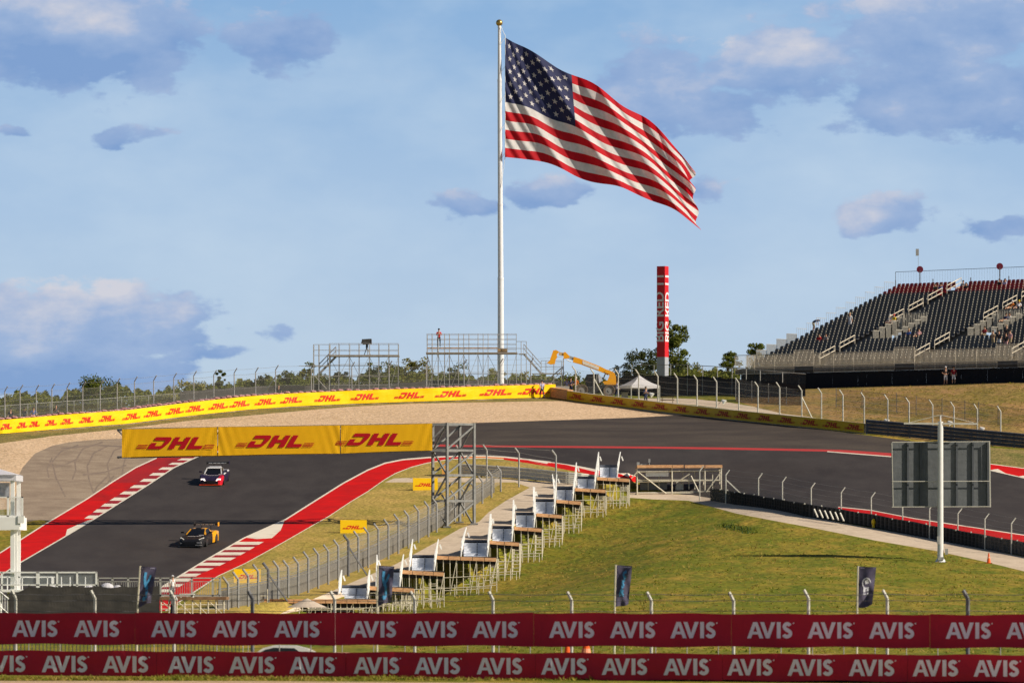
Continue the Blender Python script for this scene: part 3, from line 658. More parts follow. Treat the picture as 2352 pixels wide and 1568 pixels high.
# right catch fence behind the shaded wall
fu = [1322,1364,1420,1467,1511,1556,1601,1646,1697,1741,1790.7,1841.4,1886.6,1936,1985,2039,2088,2142,2191,2244.7,2298.3]
ft = [840,847,848,848,853,858,861,866,869,875,879,886,892,896,900,907,913,918.5,924,928.5,933]
bs = []; hs = []
lx = [p for p in WRP]+AR[1:]; lu = [CX+p.x/p.y*F for p in lx]
for u, tp in zip(fu, ft):
    Dw = np.interp(u, lu, [p.y for p in lx])+2.0
    g = G(u, Dw); bs.append(g); hs.append(rz_(tp, Dw)-g.z)
frr = fence('catch_fence', 'pale cranked-post catch fence behind the shaded yellow wall and dark armco', bs, hs, Vector((-.85,-.5,0)), M_postw, r=.065, arm=.62, wires=(.3,.45,.6,.75,.9), panel=M_mesh, panel_h=(.03,.86), wire_r=.009)
brace(frr, bs[1], hs[1], 1.2, 1, M_postw); brace(frr, bs[11], hs[11], 1.2, 1, M_postw)
m = MB()
for i in (9,17):
    pass
# thin fence on the bank behind it
bs = [G(u, D_at(u, r)) for u, r in ((1850,952),(1910,956),(1990,966),(2035,973),(2095,980),(2148,986),(2180,990),(2225,997),(2300,1004),(2380,1010))]
for b in bs: b.y += 0
fence('field_fence', 'low rusty wire fence with thin dark posts on the dry grass bank', [Gx(b.x+3.2, b.y+7) for b in bs], [1.75]*len(bs), Vector((0,-1,0)), M_postd, r=.03, arm=.1, wires=(.1,.35,.62,.92), panel=mat('rusty_mesh',(.16,.12,.09),.8,alpha=.22), panel_h=(0,.95), wire_mat=M_postd)
# middle fence between infield and path
mb = [(520,1400),(604,1385),(704,1362),(804,1321),(884,1288),(957,1248),(1050,1195),(1123,1146),(1160,1122)]
mt = [(518,1322),(596,1293),(652,1287),(737,1254),(803,1223),(855,1204.5),(912,1180),(971,1152),(1016,1136),(1068,1112),(1110,1088),(1145,1068),(1175,1056)]
uu = list(np.arange(524,1003,23.0))+[1003+21.0*k for k in range(8)]
bs = []; hs = []
for u in uu:
    r = float(np.interp(u, [a for a,_ in mb], [b for _,b in mb])); tp = float(np.interp(u-6, [a for a,_ in mt], [b for _,b in mt])); D = D_at(u, r); g = G(u, D); bs.append(g); hs.append(rz_(tp, D)-g.z)
fm = fence('catch_fence', 'cranked-post chain-link catch fence climbing between the infield grass and the stepped path', bs, hs, Vector((-.9,-.3,0)), mat('mid_post_steel', (.25,.25,.25), .55, (.33,.32,.31), scale=5), r=.078, arm=.6, wires=(.5,.62,.75,.9), panel=M_meshd, panel_h=(.28,.86), dark=(4,12), wire_mat=M_galv)
brace(fm, bs[4], hs[4], 1.2, .6, M_postd); brace(fm, bs[12], hs[12], 1.3, .6, M_postd)
ar3 = [b+Vector((-.5,-.1,0)) for b in bs]
t = thing('guardrail', tuple(ar3[0]), 'grey armco rail with upright posts seen from its back, beside the infield fence', 'guardrail'); a = MB(); b_ = MB(); L = polyline_len(ar3)
for i in range(int(L[-1]/.62)+1): p = along(ar3,L,i*.62); a.box(p+Vector((0,0,.52)), (.2,.14,1.25))
for h in (1.22,.85,.5,.16):
    for p, q in zip(ar3, ar3[1:]): b_.beam(p+Vector((-.12,.06,h)), q+Vector((-.12,.06,h)), .06, .30 if h < 1.2 else .08)
a.build('upright_row', mat('upright_steel', (.36,.34,.31), .6), t); b_.build('rail', mat('rail_back_steel', (.17,.165,.16), .6, (.24,.23,.22)), t)
# fence along the service road, right
su = [1629-22,1667,1742,1797,1863,1932,2001,2073,2135,2200,2262,2323,2395]; stp = [1070,1079,1087,1095,1109,1119.5,1131,1144,1156,1166,1178,1189,1203]; sbr = [1149,1156,1162,1171,1186,1197,1209,1221,1236,1248,1261,1272,1286]
bs = []; hs = []
for u, a, b in zip(su, stp, sbr): D = D_at(u, b); g = G(u, D); bs.append(g); hs.append(rz_(a, D)-g.z)
fs = fence('catch_fence', 'wire fence of slim posts with pale cranked tops beside the service road', bs, hs, Vector((.9,.3,0)), M_postw, r=.05, arm=.55, wires=(.55,.7,.85,1.0), wire_r=.008, panel=mat('service_mesh', (.30,.28,.26), .7, alpha=.20), panel_h=(.02,.5))
brace(fs, bs[1], hs[1], 1.75, .3, M_postw)
# fence posts in front of the inner kerb near the gantry
bs = []; hs = []
for u, a, b in ((1056,1022,1100),(1118,1020,1110),(1192,1027,1118),(1277,1034,1160)): D = D_at(u, b) if u < 1250 else 453; g = G(u, D); bs.append(g); hs.append(rz_(a, D)-g.z)
fence('catch_fence', 'four tall galvanised posts with sagging wires at the top of the concrete path', bs, hs, Vector((-.9,-.2,0)), M_galv, r=.075, arm=.6, wires=(.62,.75,.88,1.0), wire_r=.012, wire_mat=M_postw)

# ------------------------------------------------------------------ foreground: crimson banners, tyre wall and cranked fence
def ga(u): return 224.5-17*u/2352
def fgP(u, row, dd=0): D = ga(u)+dd; return P(u, row, D)
def cloth(us, top, bot, dd, letters, ztop=None, name='advertising_banner', label='', group='', amp=.02, seed=0):
    u0, u1 = us; m = MB(); n = int((u1-u0)/14); prev = None; rr = random.Random(seed); ph = rr.random()*6
    def sf(u, row, o=0):
        p = fgP(u, row, dd); w = amp*(math.sin(u*.043+ph)*.6+math.sin(u*.11+row*.05+ph*2)*.3+math.sin(u*.021-row*.09)*.5); return p+Vector((0,-w-o,0))
    for i in range(n+1):
        u = u0+(u1-u0)*i/n; tp = top(u)+1.2*math.sin(u*.03+ph); bt = bot(u)+1.5*math.sin(u*.024+ph*1.7)
        col = [sf(u, tp+(bt-tp)*k/4) for k in range(5)]
        if prev:
            for k in range(4): m.quad(prev[k], prev[k+1], col[k+1], col[k])
        prev = col
    for (lu, base, cap) in letters:
        put_polys(m, avis_polys(cap, 0, 0), lambda x, z: sf(lu+x, base-z, .02+amp*.3), 1)
    return m
up_let = [28,170,347,488,630,806,945,1085.5,1261,1401,1540,1716,1855,1996,2172,2311]
lo_let = [-46,96,236,386,526,665,812.5,952,1095,1243,1382,1524,1670,1808.6,1949.5,2096,2236]
utop = lambda u: 1407+max(0,u-1300)*.004; ubot = lambda u: 1478+u*.004; ltop = lambda u: 1493+u*.0043; lbot = lambda u: 1553+u*.0052
seam = [(-140,310,'at the left end'),(310,770,'second from left, below the striped kerb'),(770,1226,'third from left, below a dark flag'),(1226,1680,'fourth from left, under the cyan script flag'),(1680,2136,'second from right, below the ring-printed flag'),(2136,2500,'at the right end')]
for i, (a, b, w) in enumerate(seam):
    L_ = [(u, 1461+u*.0022, 37.2) for u in up_let if a <= u < b]
    m = cloth((a, b-.2), utop, ubot, 0, L_, amp=.018, seed=i)
    tag(m.build('advertising_banner', [M_avis, M_avisw], origin=tuple(G((a+b)/2, ga((a+b)/2)))), f'crimson lettered banner on the upper fence line, {w}', 'banner', 'crimson banners hung on the foreground fence')
seam = [(-200,360,'leftmost'),(360,794.5,'second from left, below the car roof'),(794.5,1230,'third from the left'),(1230,1660,'below the two orange cones'),(1660,2085,'second from the right'),(2085,2560,'rightmost')]
for i, (a, b, w) in enumerate(seam):
    L_ = [(u, 1542+u*.0047, 37.4) for u in lo_let if a <= u+50 < b]
    m = cloth((a, b-.6), ltop, lbot, -1.6, L_, amp=.03, seed=i+9)
    tag(m.build('advertising_banner', [M_avis, M_avisw], origin=tuple(G((a+b)/2, ga((a+b)/2)-1.6))), f'crimson lettered banner on the lower tyre wall, {w}', 'banner', 'crimson banners fixed to the foreground tyre wall')
p0 = G(0, ga(0)-1.2); t = thing('tyre_wall', tuple(p0), 'foreground tyre wall behind the lower crimson banners, with faded pink caps', 'barrier'); a = MB(); b_ = MB(); u = -200
while u < 2560:
    D = ga(u)-1.1; g = G(u, D); tz = rz_(ltop(u)+3, D); a.tube(g+Vector((0,0,-.2)), Vector((g.x,g.y,tz)), .33, n=8)
    if rng.random() < .33: b_.tube(Vector((g.x,g.y,tz)), Vector((g.x,g.y,tz+.035)), .33, n=10)
    u += 41
a.build('tyre_stack', M_rubber, t); b_.build('tyre_cap', mat('pink_cap', (.85,.42,.36), .7), t)
pu = [-145,36,218,400,580,768.5,952.6,1132.6,1313,1496,1685,1857,2038,2223,2405]
bs = [G(u, ga(u)+.15) for u in pu]; hs = [rz_(1356+u*.0005, b.y)-b.z for u, b in zip(pu, bs)]
ff = fence('catch_fence', 'foreground fence of stout cranked posts and taut wires above the crimson banners', bs, hs, Vector((-.62,.3,0)), M_postw, r=.062, arm=.42, dark=(4,13), wires=(), panel=None)
w = MB()
for i in range(len(bs)-1):
    for r in (1364,1378,1402):
        w.tube(P(pu[i],r,bs[i].y-.05), P((pu[i]+pu[i+1])/2, r+2, (bs[i].y+bs[i+1].y)/2), .011, n=4); w.tube(P((pu[i]+pu[i+1])/2, r+2, (bs[i].y+bs[i+1].y)/2), P(pu[i+1],r,bs[i+1].y-.05), .011, n=4)
w.build('tension_wire', M_postd, ff)
brace(ff, bs[13], 1.35, -1.6, .5, M_galv); brace(ff, bs[13], 1.35, 1.6, .5, M_galv)
t = thing('picket_rail', tuple(G(0, ga(0)+2.2)), 'low galvanised picket railing seen through the gap between the crimson banners', 'railing'); m = MB()
for u in np.arange(-150, 2500, 72): g = G(u, ga(u)+2.2); m.tube(g, g+Vector((0,0,1.35)), .022, n=5)
m.build_each('post', M_galv, t); m = MB()
for u in np.arange(-20, 560, 8.5): g = G(u, ga(u)+2.3); m.tube(g, g+Vector((0,0,1.25)), .018, n=4)
m.build_each('baluster', M_galv, t); m = MB()
for h in (.25,1.2): m.beam(G(-20, ga(-20)+2.3)+Vector((0,0,h)), G(560, ga(560)+2.3)+Vector((0,0,h)), .05, .05)
m.build_each('rail', M_galv, t)
# ------------------------------------------------------------------ cantilever gantry with its three yellow banners
def gantry():
    b0 = G(1060, 438); t = thing('gantry', tuple(b0), 'grey lattice cantilever gantry standing beside the inner kerb and reaching left over the track', 'gantry')
    A = P(1027,1208,436); B = P(1089,1206,437.5); dx = (B-A); dx.z = 0; dl = dx.length; ux = dx.normalized(); uy = Vector((-ux.y, ux.x, 0)); zt = rz_(971,437)
    legs = []; lg = MB()
    for (a, b) in ((0,0),(1,0),(0,1),(1,1)):
        p = A+ux*dl*a+uy*1.9*b; p.z = Gx(p.x, p.y).z-.3; q = Vector((p.x,p.y,zt)); legs.append((p,q))
        m = MB(); m.beam(p, q, .18, .18, up=tuple(uy)); m.box((p.x,p.y,Gx(p.x,p.y).z+.05),(.6,.6,.12)); m.build('leg', M_steelg, t)
    lv = [rz_(r, 437) for r in (1150,1091,1034,974)]; z0 = A.z
    m = MB()
    def at(k, z): return Vector((legs[k][0].x, legs[k][0].y, z))
    for z in lv:
        for a, b in ((0,1),(2,3),(0,2),(1,3)): m.beam(at(a,z), at(b,z), .12, .17)
    zs = [z0]+lv
    for i in range(4):
        for a, b in ((0,1),(2,3)): m.beam(at(a,zs[i]+.1), at(b,zs[i+1]-.1), .11, .13)
        for a, b in ((0,2),(1,3)): m.beam(at(b if i%2 else a,zs[i]), at(a if i%2 else b,zs[i+1]), .10, .12)
    m.build('bracing', M_steelg, t)
    # boom truss reaching left, 2.0 m deep box
    E = P(300,1018,436.0); m = MB(); zb = rz_(1034,437); n = 12
    for dy in (0,1.9):
        for zz0, zz1 in ((zt-.12, rz_(986,436.0)), (zb, rz_(1049,436.0))):
            m.beam(Vector((legs[0][0].x,legs[0][0].y,zz0))+uy*dy, Vector((E.x,E.y,zz1))+uy*dy, .18, .2)
        for i in range(n):
            f0, f1 = i/n, (i+1)/n; p = Vector((legs[0][0].x,legs[0][0].y,0)).lerp(Vector((E.x,E.y,0)), f0); q = Vector((legs[0][0].x,legs[0][0].y,0)).lerp(Vector((E.x,E.y,0)), f1)
            top = lambda f: (zt-.12)*(1-f)+rz_(986,436.0)*f; bot = lambda f: zb*(1-f)+rz_(1049,436.0)*f
            m.beam(p+uy*dy+Vector((0,0,bot(f0) if i%2 else top(f0))), q+uy*dy+Vector((0,0,top(f1) if i%2 else bot(f1))), .10, .12)
            m.beam(p+uy*dy+Vector((0,0,bot(f0))), p+uy*dy+Vector((0,0,top(f0))), .09, .09)
    for i in range(n+1):
        f = i/n; p = Vector((legs[0][0].x,legs[0][0].y,0)).lerp(Vector((E.x,E.y,0)), f)
        for z in (top(f), bot(f)): m.beam(p+Vector((0,0,z)), p+uy*1.9+Vector((0,0,z)), .09, .09)
    m.build('boom_truss', M_steelg, t)
    return A, E
gA, gE = gantry()
def gant_banner(u0, u1, top0, top1, bot0, bot1, cu, cr, label, seed):
    m = MB(); D = lambda u: float(np.interp(u, [280,1000], [435.6,436.2]))
    def sf(u, r, o=0):
        f = (u-u0)/(u1-u0); edge = math.exp(-f*(u1-u0)/26)+math.exp(-(1-f)*(u1-u0)/26)
        w = .018*edge*math.sin(u*.30+r*.09*(1 if seed%2 else -1)+seed)+.006*math.sin(u*.035+r*.03+seed)
        return P(u, r, D(u)-.35-w-o)
    n = int((u1-u0)/4); prev = None
    for i in range(n+1):
        f = i/n; u = u0+(u1-u0)*f; a = top0+(top1-top0)*f+.7*math.sin(f*3.14); b = bot0+(bot1-bot0)*f-1.0*math.sin(f*3.14)
        col = [sf(u, a+(b-a)*k/8) for k in range(9)]
        if prev:
            for k in range(8): m.quad(prev[k], prev[k+1], col[k+1], col[k], 0)
        prev = col
    put_polys(m, dhl_polys(27.5, 0, 0), lambda x, z: sf(cu+x, cr-z, .05), 1)
    o = m.build('advertising_banner', [M_yel, M_lred], origin=tuple(P(u0, bot0, D(u0)))); tag(o, label, 'banner', 'yellow banners laced to the gantry boom')
gant_banner(280,499,985,980,1050,1046,408,1017,'creased yellow banner with red logo, left of the three on the gantry',1)
gant_banner(501,781,980,976,1046,1041,636.5,1013,'yellow banner with red logo, middle of the three on the gantry',2)
gant_banner(783,993,976,972,1041,1034,864.6,1008.5,'yellow banner with diagonal creases, on the gantry next to the tower',3)
# small yellow boards on the infield
def small_board(u0, u1, r0, r1, label, tilt=0):
    D = D_at((u0+u1)/2, r1); a = P(u0, r1, D); b = P(u1, r1-tilt, D+.3); c = rz_(r0, D); g = G((u0+u1)/2, D)
    m = MB(); d = (b-a); d.z = 0; L = d.length; d.normalize(); nn = Vector((d.y,-d.x,0)); z0 = min(a.z, b.z)
    m.prism([(0,0),(L,tilt*D/F),(L,(r1-r0)*D/F),(0,(r1-r0)*D/F)], (a.x,a.y,a.z), d, (0,0,1), -nn, .10, 0)
    H = (r1-r0)*D/F
    put_polys(m, dhl_polys(min(.27,H*.28), L/2, H*.45, lw=.9), lambda x, z: Vector((a.x,a.y,a.z))+d*x+Vector((0,0,z))+nn*.012, 1)
    for f in (.15,.85): m.beam(Vector((a.x,a.y,a.z))+d*L*f-nn*.16+Vector((0,0,-.3)), Vector((a.x,a.y,a.z))+d*L*f-nn*.16+Vector((0,0,.9)), .06, .06, m=2)
    tag(m.build('advertising_board', [M_yel2, M_lred2, M_galv], origin=tuple(g)), label, 'board', 'small yellow boards standing on the infield grass')
small_board(948.5,1005.5,1097,1125.5,'small yellow board with red logo on the infield grass below the gantry path')
small_board(781.5,842.5,1193.5,1224,'small yellow board with red logo where the gantry shadow crosses the grass')
small_board(537,599,1306,1338,'small yellow board seen through the near end of the chain-link fence')
D = D_at(1020, 1092); g = G(1020, D); m = MB(); m.box(g+Vector((0,0,.5)), (.34,.5,1.05)); m.box(g+Vector((0,0,1.06)), (.3,.44,.05))
tag(m.build('marker_board', mat('pale_orange', (.85,.42,.10), .6), origin=tuple(g)), 'upright pale orange block on the grass just left of the gantry tower', 'marker')

# ------------------------------------------------------------------ flagpole and flag
DP = 560.0; g = G(1149.5, DP); t = thing('flagpole', tuple(g), 'very tall white flagpole topped by a gold ball, carrying the huge flag', 'flagpole')
m = MB(); pts = [(1150.5,g.z-.2,.31),(1150,rz_(640,DP),.27),(1149,rz_(470,DP),.235),(1147.8,rz_(185,DP),.20),(1147,rz_(62,DP),.13)]
for (a, za, ra), (b, zb, rb) in zip(pts, pts[1:]):
    pa = Vector(((a-CX)/F*DP,DP,za)); pb = Vector(((b-CX)/F*DP,DP,zb)); m.tube(pa, pb, ra, rb+.02, n=20); m.tube(pb-Vector((0,0,.1)), pb+Vector((0,0,.1)), rb+.035, n=20)
m.build('pole', mat('pole_white', (.80,.80,.82), .35, (.74,.74,.77), spec=.5), t, smooth=False)
m = MB(); m.sphere(tuple(P(1146.8,53,DP)), .33, nu=16, nv=10); m.build('ball', mat('gold_leaf', (.55,.38,.12), .3, metal=.8), t, smooth=True)
m = MB()
for k in range(5):
    r0_ = 90+k*66; m.tube(P(1149,r0_+14,DP-.25), P(1160,r0_-3,DP-.2), .02, n=4); 
m.tube(P(1160.5,80,DP-.2), P(1160,366,DP-.2), .022, n=4); m.tube(P(1151,62,DP-.2), P(1160.5,84,DP-.2), .02, n=4); m.tube(P(1160,362,DP-.2), P(1151,430,DP-.25), .018, n=4)
m.build('halyard', M_white, t)
TC = [(0,1161,87),(.16,1205,111),(.4,1313,170),(.52,1370,200),(.64,1425,236),(.76,1483,272),(.88,1537,325),(.96,1572,362),(1,1586,384)]
BC = [(0,1160.5,361),(.16,1235,369),(.3,1290,390),(.4,1330,404),(.52,1385,424),(.64,1440,437),(.76,1497,457),(.88,1552,487),(.95,1588,514),(1,1606,527)]
def cr(tab, s, k):
    xs = np.array([a[0] for a in tab]); ys = np.array([a[k] for a in tab], float)
    # smooth interpolation
    i = int(np.clip(np.searchsorted(xs, s)-1, 0, len(xs)-2)); h = xs[i+1]-xs[i]; tt = (s-xs[i])/h
    d = np.gradient(ys, xs); return (2*tt**3-3*tt**2+1)*ys[i]+(tt**3-2*tt**2+tt)*h*d[i]+(-2*tt**3+3*tt**2)*ys[i+1]+(tt**3-tt**2)*h*d[i+1]
def flag_pt(s, v, o=0):
    # s: 0 hoist..1 fly, v: 0 top..1 bottom
    mid = [.5+.0*s]; u = cr(TC,s,1)*(1-v)+cr(BC,s,1)*v; r = cr(TC,s,2)*(1-v)+cr(BC,s,2)*v
    amp = .10+.62*min(1, s*1.6); q = s-.40*v
    y = 1.25*amp*(.66*math.sin(2*math.pi*(q*3.1)+.4)+.30*math.sin(2*math.pi*(q*6.7+.1*v)+1.9)+.07*math.sin(2*math.pi*(q*12.3-.3*v)+.5))
    y += .9*s*math.sin(2*math.pi*(s*.9-.15*v)+2.5) + 3.6*s
    if s < .3: y += .10*(1-s/.3)*math.sin(2*math.pi*(q*15+v*.6))*(.3+v)
    # curling fly corner at the top
    c = max(0, (s-.90)/.10)*max(0, 1-abs(v-.12)/.34); u += 9*c*math.sin(v*16); y += 1.6*c*c
    e = max(0,(s-.93)/.07); u += 5*e*math.sin(v*19+1); 
    r += 4.5*min(1,s*3)*math.sin(2*math.pi*(q*3.1)+1.2); return P(u, r, DP-.2 + y*1.0 - o)
t = thing('american_flag', tuple(P(1161,361,DP)), 'huge stars and stripes flag streaming to the right from the tall white pole', 'flag')
NS, NV = 170, 78; SA = .40
m = MB()
grid = [[flag_pt(i/NS, j/NV) for j in range(NV+1)] for i in range(NS+1)]
cant = MB()
for i in range(NS):
    for j in range(NV):
        s = (i+.5)/NS; v = (j+.5)/NV
        if s < SA and v < 7/13: cant.quad(grid[i][j], grid[i][j+1], grid[i+1][j+1], grid[i+1][j], 0)
        else: m.quad(grid[i][j], grid[i][j+1], grid[i+1][j+1], grid[i+1][j], 0 if int(v*13) % 2 == 0 else 1)
for row in range(9):
    n = 6 if row % 2 == 0 else 5
    for k in range(n):
        sc_ = SA*((k*2+1+(0 if row%2==0 else 1))/12); vc = (7/13)*(row+1)/10
        ra = .0158; rb = .0066; asp = 1.0/ (450/265)
        pts = [(sc_+ (ra if a%2==0 else rb)*math.sin(math.pi*a/5)*1.0, vc-(ra if a%2==0 else rb)*1.75*math.cos(math.pi*a/5)) for a in range(10)]
        for sd_ in (.03,-.03):
            P5 = [flag_pt(max(0,a), max(0,b), sd_) for a, b in pts]; c0 = flag_pt(sc_, vc, sd_)
            for a in range(10): cant.add([c0, P5[a], P5[(a+1)%10]], [(0,1,2)], 1)
M_fr = mat('flag_red', (.62,.010,.022), .75, (.56,.008,.02), transl=.42); M_fw = mat('flag_white', (.84,.80,.80), .75, transl=.42); M_fb = mat('flag_navy', (.022,.028,.095), .7, (.018,.022,.08), transl=.25)
fo = m.build('stripes', [M_fr, M_fw], t, smooth=True); cant.build('canton', [M_fb, M_fw], t, smooth=True)

# ------------------------------------------------------------------ red lettered tower
def red_tower():
    D = 577.0; c = P(1527,860,D); g = Vector((c.x,c.y,c.z)); th = R(27); a = .90; dl = Vector((-math.cos(th), math.sin(th), 0)); dr = Vector((math.sin(th), math.cos(th), 0))
    t = thing('sign_tower', tuple(g), 'tall square red tower with white vertical lettering on a grey foot', 'tower')
    zt = rz_(611,D); zg = rz_(819.5,D)
    def blk(z0, z1, mm, name):
        m = MB(); b = [g+dr*0, g+dl*a, g+dl*a+dr*a, g+dr*a]; lo = [Vector((p.x,p.y,z0)) for p in b]; hi = [Vector((p.x,p.y,z1)) for p in b]
        m.add(lo+hi, [(0,1,5,4),(1,2,6,5),(2,3,7,6),(3,0,4,7),(4,5,6,7)]); return m.build(name, mm, t)
    blk(g.z-1.5, zg, mat('tower_grey', (.40,.42,.47), .5), 'foot'); blk(zg, zt, mat('tower_red', (.62,.012,.018), .45, (.58,.012,.018)), 'shaft')
    for nm, d, nn in (('left_lettering', dl, Vector((-math.sin(th),-math.cos(th),0))), ('right_lettering', dr, Vector((math.cos(th),-math.sin(th),0)))):
        bm = text_polys("BIG RED T1", 1.0, .022)
        xs = [v.co.x for v in bm.verts]; W_ = max(xs)-min(xs); x0 = min(xs); Hc = .70
        ht = rz_(639,D)-rz_(783,D)+.35; zb = rz_(784,D)
        capw = .95
        # letter tops run off the outer edge of the face
        base = a*.16 if nm == 'left_lettering' else a*.14
        for v in bm.verts:
            al = (v.co.x-x0)/W_*ht; cp = v.co.y/Hc*capw
            if nm == 'left_lettering': dist = base+cp
            else: dist = base+(capw-cp) if False else base+cp
            v.co = (dist, al, 0)
        g1 = bmesh.ops.bisect_plane(bm, geom=bm.verts[:]+bm.edges[:]+bm.faces[:], plane_co=(a-.005,0,0), plane_no=(1,0,0), clear_outer=True)
        for v in bm.verts: q = g+d*v.co.x+nn*.012; v.co = (q.x-g.x, q.y-g.y, zb+v.co.y-g.z)
        me = bpy.data.meshes.new(nm); bm.to_mesh(me); bm.free(); me.materials.append(mat('letter_white', (.78,.78,.80), .5)); o = bpy.data.objects.new('lettering', me); COL.objects.link(o); o.parent = t
red_tower()

# ------------------------------------------------------------------ scaffold platforms
def scaf(name, label, cat, D, us, row_deck, row_rail, depth=2.4, cols=None, zfoot=None, deckus=None, levels=(), r=.025, matr=None, braces=True, guard=True, rails_n=2):
    matr = matr or M_scafd; x = lambda u: (u-CX)/F*D; o = G(us[0], D); t = thing(name, tuple(o), label, cat); zd = rz_(row_deck, D); zr = rz_(row_rail, D)
    a = MB()
    for i, u in enumerate(us):
        for dy in (0, depth):
            zb = Gx(x(u), D+dy).z; top = zr if (dy == 0 or True) else zd; a.tube((x(u),D+dy,zb), (x(u),D+dy,top), r, n=6)
    a.build_each('upright', matr, t)
    b = MB(); u0, u1 = us[0], us[-1]
    for row in levels:
        for dy in (0, depth): b.tube((x(u0),D+dy,rz_(row,D)), (x(u1),D+dy,rz_(row,D)), r*.85, n=5)
    for u in us:
        for row in list(levels)+[row_deck+3]: b.tube((x(u),D,rz_(row,D)), (x(u),D+depth,rz_(row,D)), r*.8, n=5)
    if guard:
        for k in range(rails_n):
            z = zr-(zr-zd)*k/rails_n
            for dy in (0, depth): b.tube((x(u0),D+dy,z-.03), (x(u1),D+dy,z-.03), r*.85, n=5)
    b.build_each('ledger', matr, t)
    if braces:
        c = MB(); lo = Gx(x(us[0]),D).z+.3
        for i in range(len(us)-1):
            if i % 2 == 0: c.tube((x(us[i]),D-.05,lo), (x(us[min(i+2,len(us)-1)]),D-.05,zd-.1), r*.75, n=5)
            else: c.tube((x(us[i+1]),D+depth,lo), (x(us[max(0,i-1)]),D+depth,zd-.1), r*.75, n=5)
        c.build_each('diagonal_brace', matr, t)
    du = deckus or (u0, u1); d = MB(); n = 6
    for k in range(n): d.box(((x(du[0])+x(du[1]))/2, D+depth*(k+.5)/n, zd), (x(du[1])-x(du[0])+.2, depth/n*.93, .06))
    d.beam((x(du[0])-.1,D-.03,zd+.02), (x(du[1])+.1,D-.03,zd+.02), .05, .16)
    d.build('deck', mat('grey_deck_board', (.36,.31,.26), .8, (.26,.22,.19), scale=3), t)
    return t, x
def stair(t, p, q, w, n, matr, rail=.95, treadm=None):
    """flight from low p to high q, width w in depth"""
    p = Vector(p); q = Vector(q); a = MB(); b = MB()
    for dy in (0, w):
        o = Vector((0,dy,0)); a.beam(p+o, q+o, .06, .16)
        a.tube(p+o+Vector((0,0,rail)), q+o+Vector((0,0,rail)), .025, n=5); a.tube(p+o+Vector((0,0,rail*.55)), q+o+Vector((0,0,rail*.55)), .02, n=5)
        for f in (0,.5,1): c = p.lerp(q,f)+o; a.tube(c, c+Vector((0,0,rail)), .022, n=5)
    for k in range(n): c = p.lerp(q,(k+.5)/n)+Vector((0,w/2,0)); b.box(c, (abs(q.x-p.x)/n*.9, w, .04))
    a.build_each('stair_rail', matr, t); b.build_each('stair_tread', treadm or M_galv, t)
DL = 551.5
t1, x1 = scaf('camera_platform', 'scaffold camera platform with stairs on its left, carrying the hooded broadcast camera', 'scaffold', DL, [756.6,778,802,824,848,869.5,892.5,914.5], 817, 788, levels=(838,863,884), depth=2.6, rails_n=2)
stair(t1, (x1(733),DL+.4,rz_(857,DL)), (x1(771),DL+.4,rz_(818,DL)), 1.0, 9, M_scafd)
m = MB()
for u in (720,732,756): m.tube((x1(u),DL,Gx(x1(u),DL).z), (x1(u),DL,rz_(791,DL)), .03, n=6); m.tube((x1(u),DL+1.6,Gx(x1(u),DL+1.6).z), (x1(u),DL+1.6,rz_(791,DL)), .03, n=6)
for r in (791,804,816,840,863): m.tube((x1(720),DL,rz_(r,DL)), (x1(757),DL,rz_(r,DL)), .026, n=5)
m.beam((x1(686),DL+.3,rz_(840,DL)), (x1(757),DL+.3,rz_(841,DL)), .06, .06); m.tube((x1(722),DL,rz_(862,DL)), (x1(750),DL,rz_(893,DL)), .03, n=5); m.build('stair_tower_frame', M_scafd, t1)
t2, x2 = scaf('camera_platform', 'wider scaffold platform left of the flagpole foot, with stairs on its right', 'scaffold', DL, [980.7,992,1006,1020.8,1032,1053,1064.8,1076.8,1097.8,1109.5,1121,1143,1165,1186], 811, 766, levels=(798,857,882), depth=2.8, rails_n=4)
stair(t2, (x2(1243),DL+.4,rz_(857,DL)), (x2(1203),DL+.4,rz_(812,DL)), 1.0, 11, M_scafd)
m = MB()
for u in (1197,1209,1243,1254,1272,1290): m.tube((x2(u),DL,Gx(x2(u),DL).z), (x2(u),DL,rz_(784 if u < 1220 else 828,DL)), .03, n=6)
for r in (784,800,812): m.tube((x2(1186),DL,rz_(r,DL)), (x2(1209),DL,rz_(r,DL)), .026, n=5)
for r in (828,842,857): m.tube((x2(1243),DL,rz_(r,DL)), (x2(1290),DL,rz_(r,DL)), .026, n=5)
m.tube((x2(1262),DL-.2,rz_(884,DL)), (x2(1293),DL-.2,rz_(846,DL)), .035, n=5); m.box(((x2(1222)+x2(1290))/2,DL+.5,rz_(858,DL)), (x2(1290)-x2(1222),1.2,.06)); m.beam((x2(1192),DL+.5,rz_(813,DL)),(x2(1207),DL+.5,rz_(813,DL)),1.2,.06); m.build('stair_tower_frame', M_scafd, t2)
m = MB(); m.box(((x2(981)+x2(1145))/2,DL+1.3,rz_(798.5,DL)), (x2(1145)-x2(981),1.3,.06)); m.build('bench_plank', M_wood, t2)
m = MB(); m.box(tuple(P(1154,805.5,DL+.5)), (1.0,.6,.42)); tag(m.build('wooden_box', mat('crate_wood',(.42,.28,.14),.8), origin=tuple(P(1154,810,DL+.5))), 'small wooden box on the deck of the wide scaffold against the flagpole', 'box')
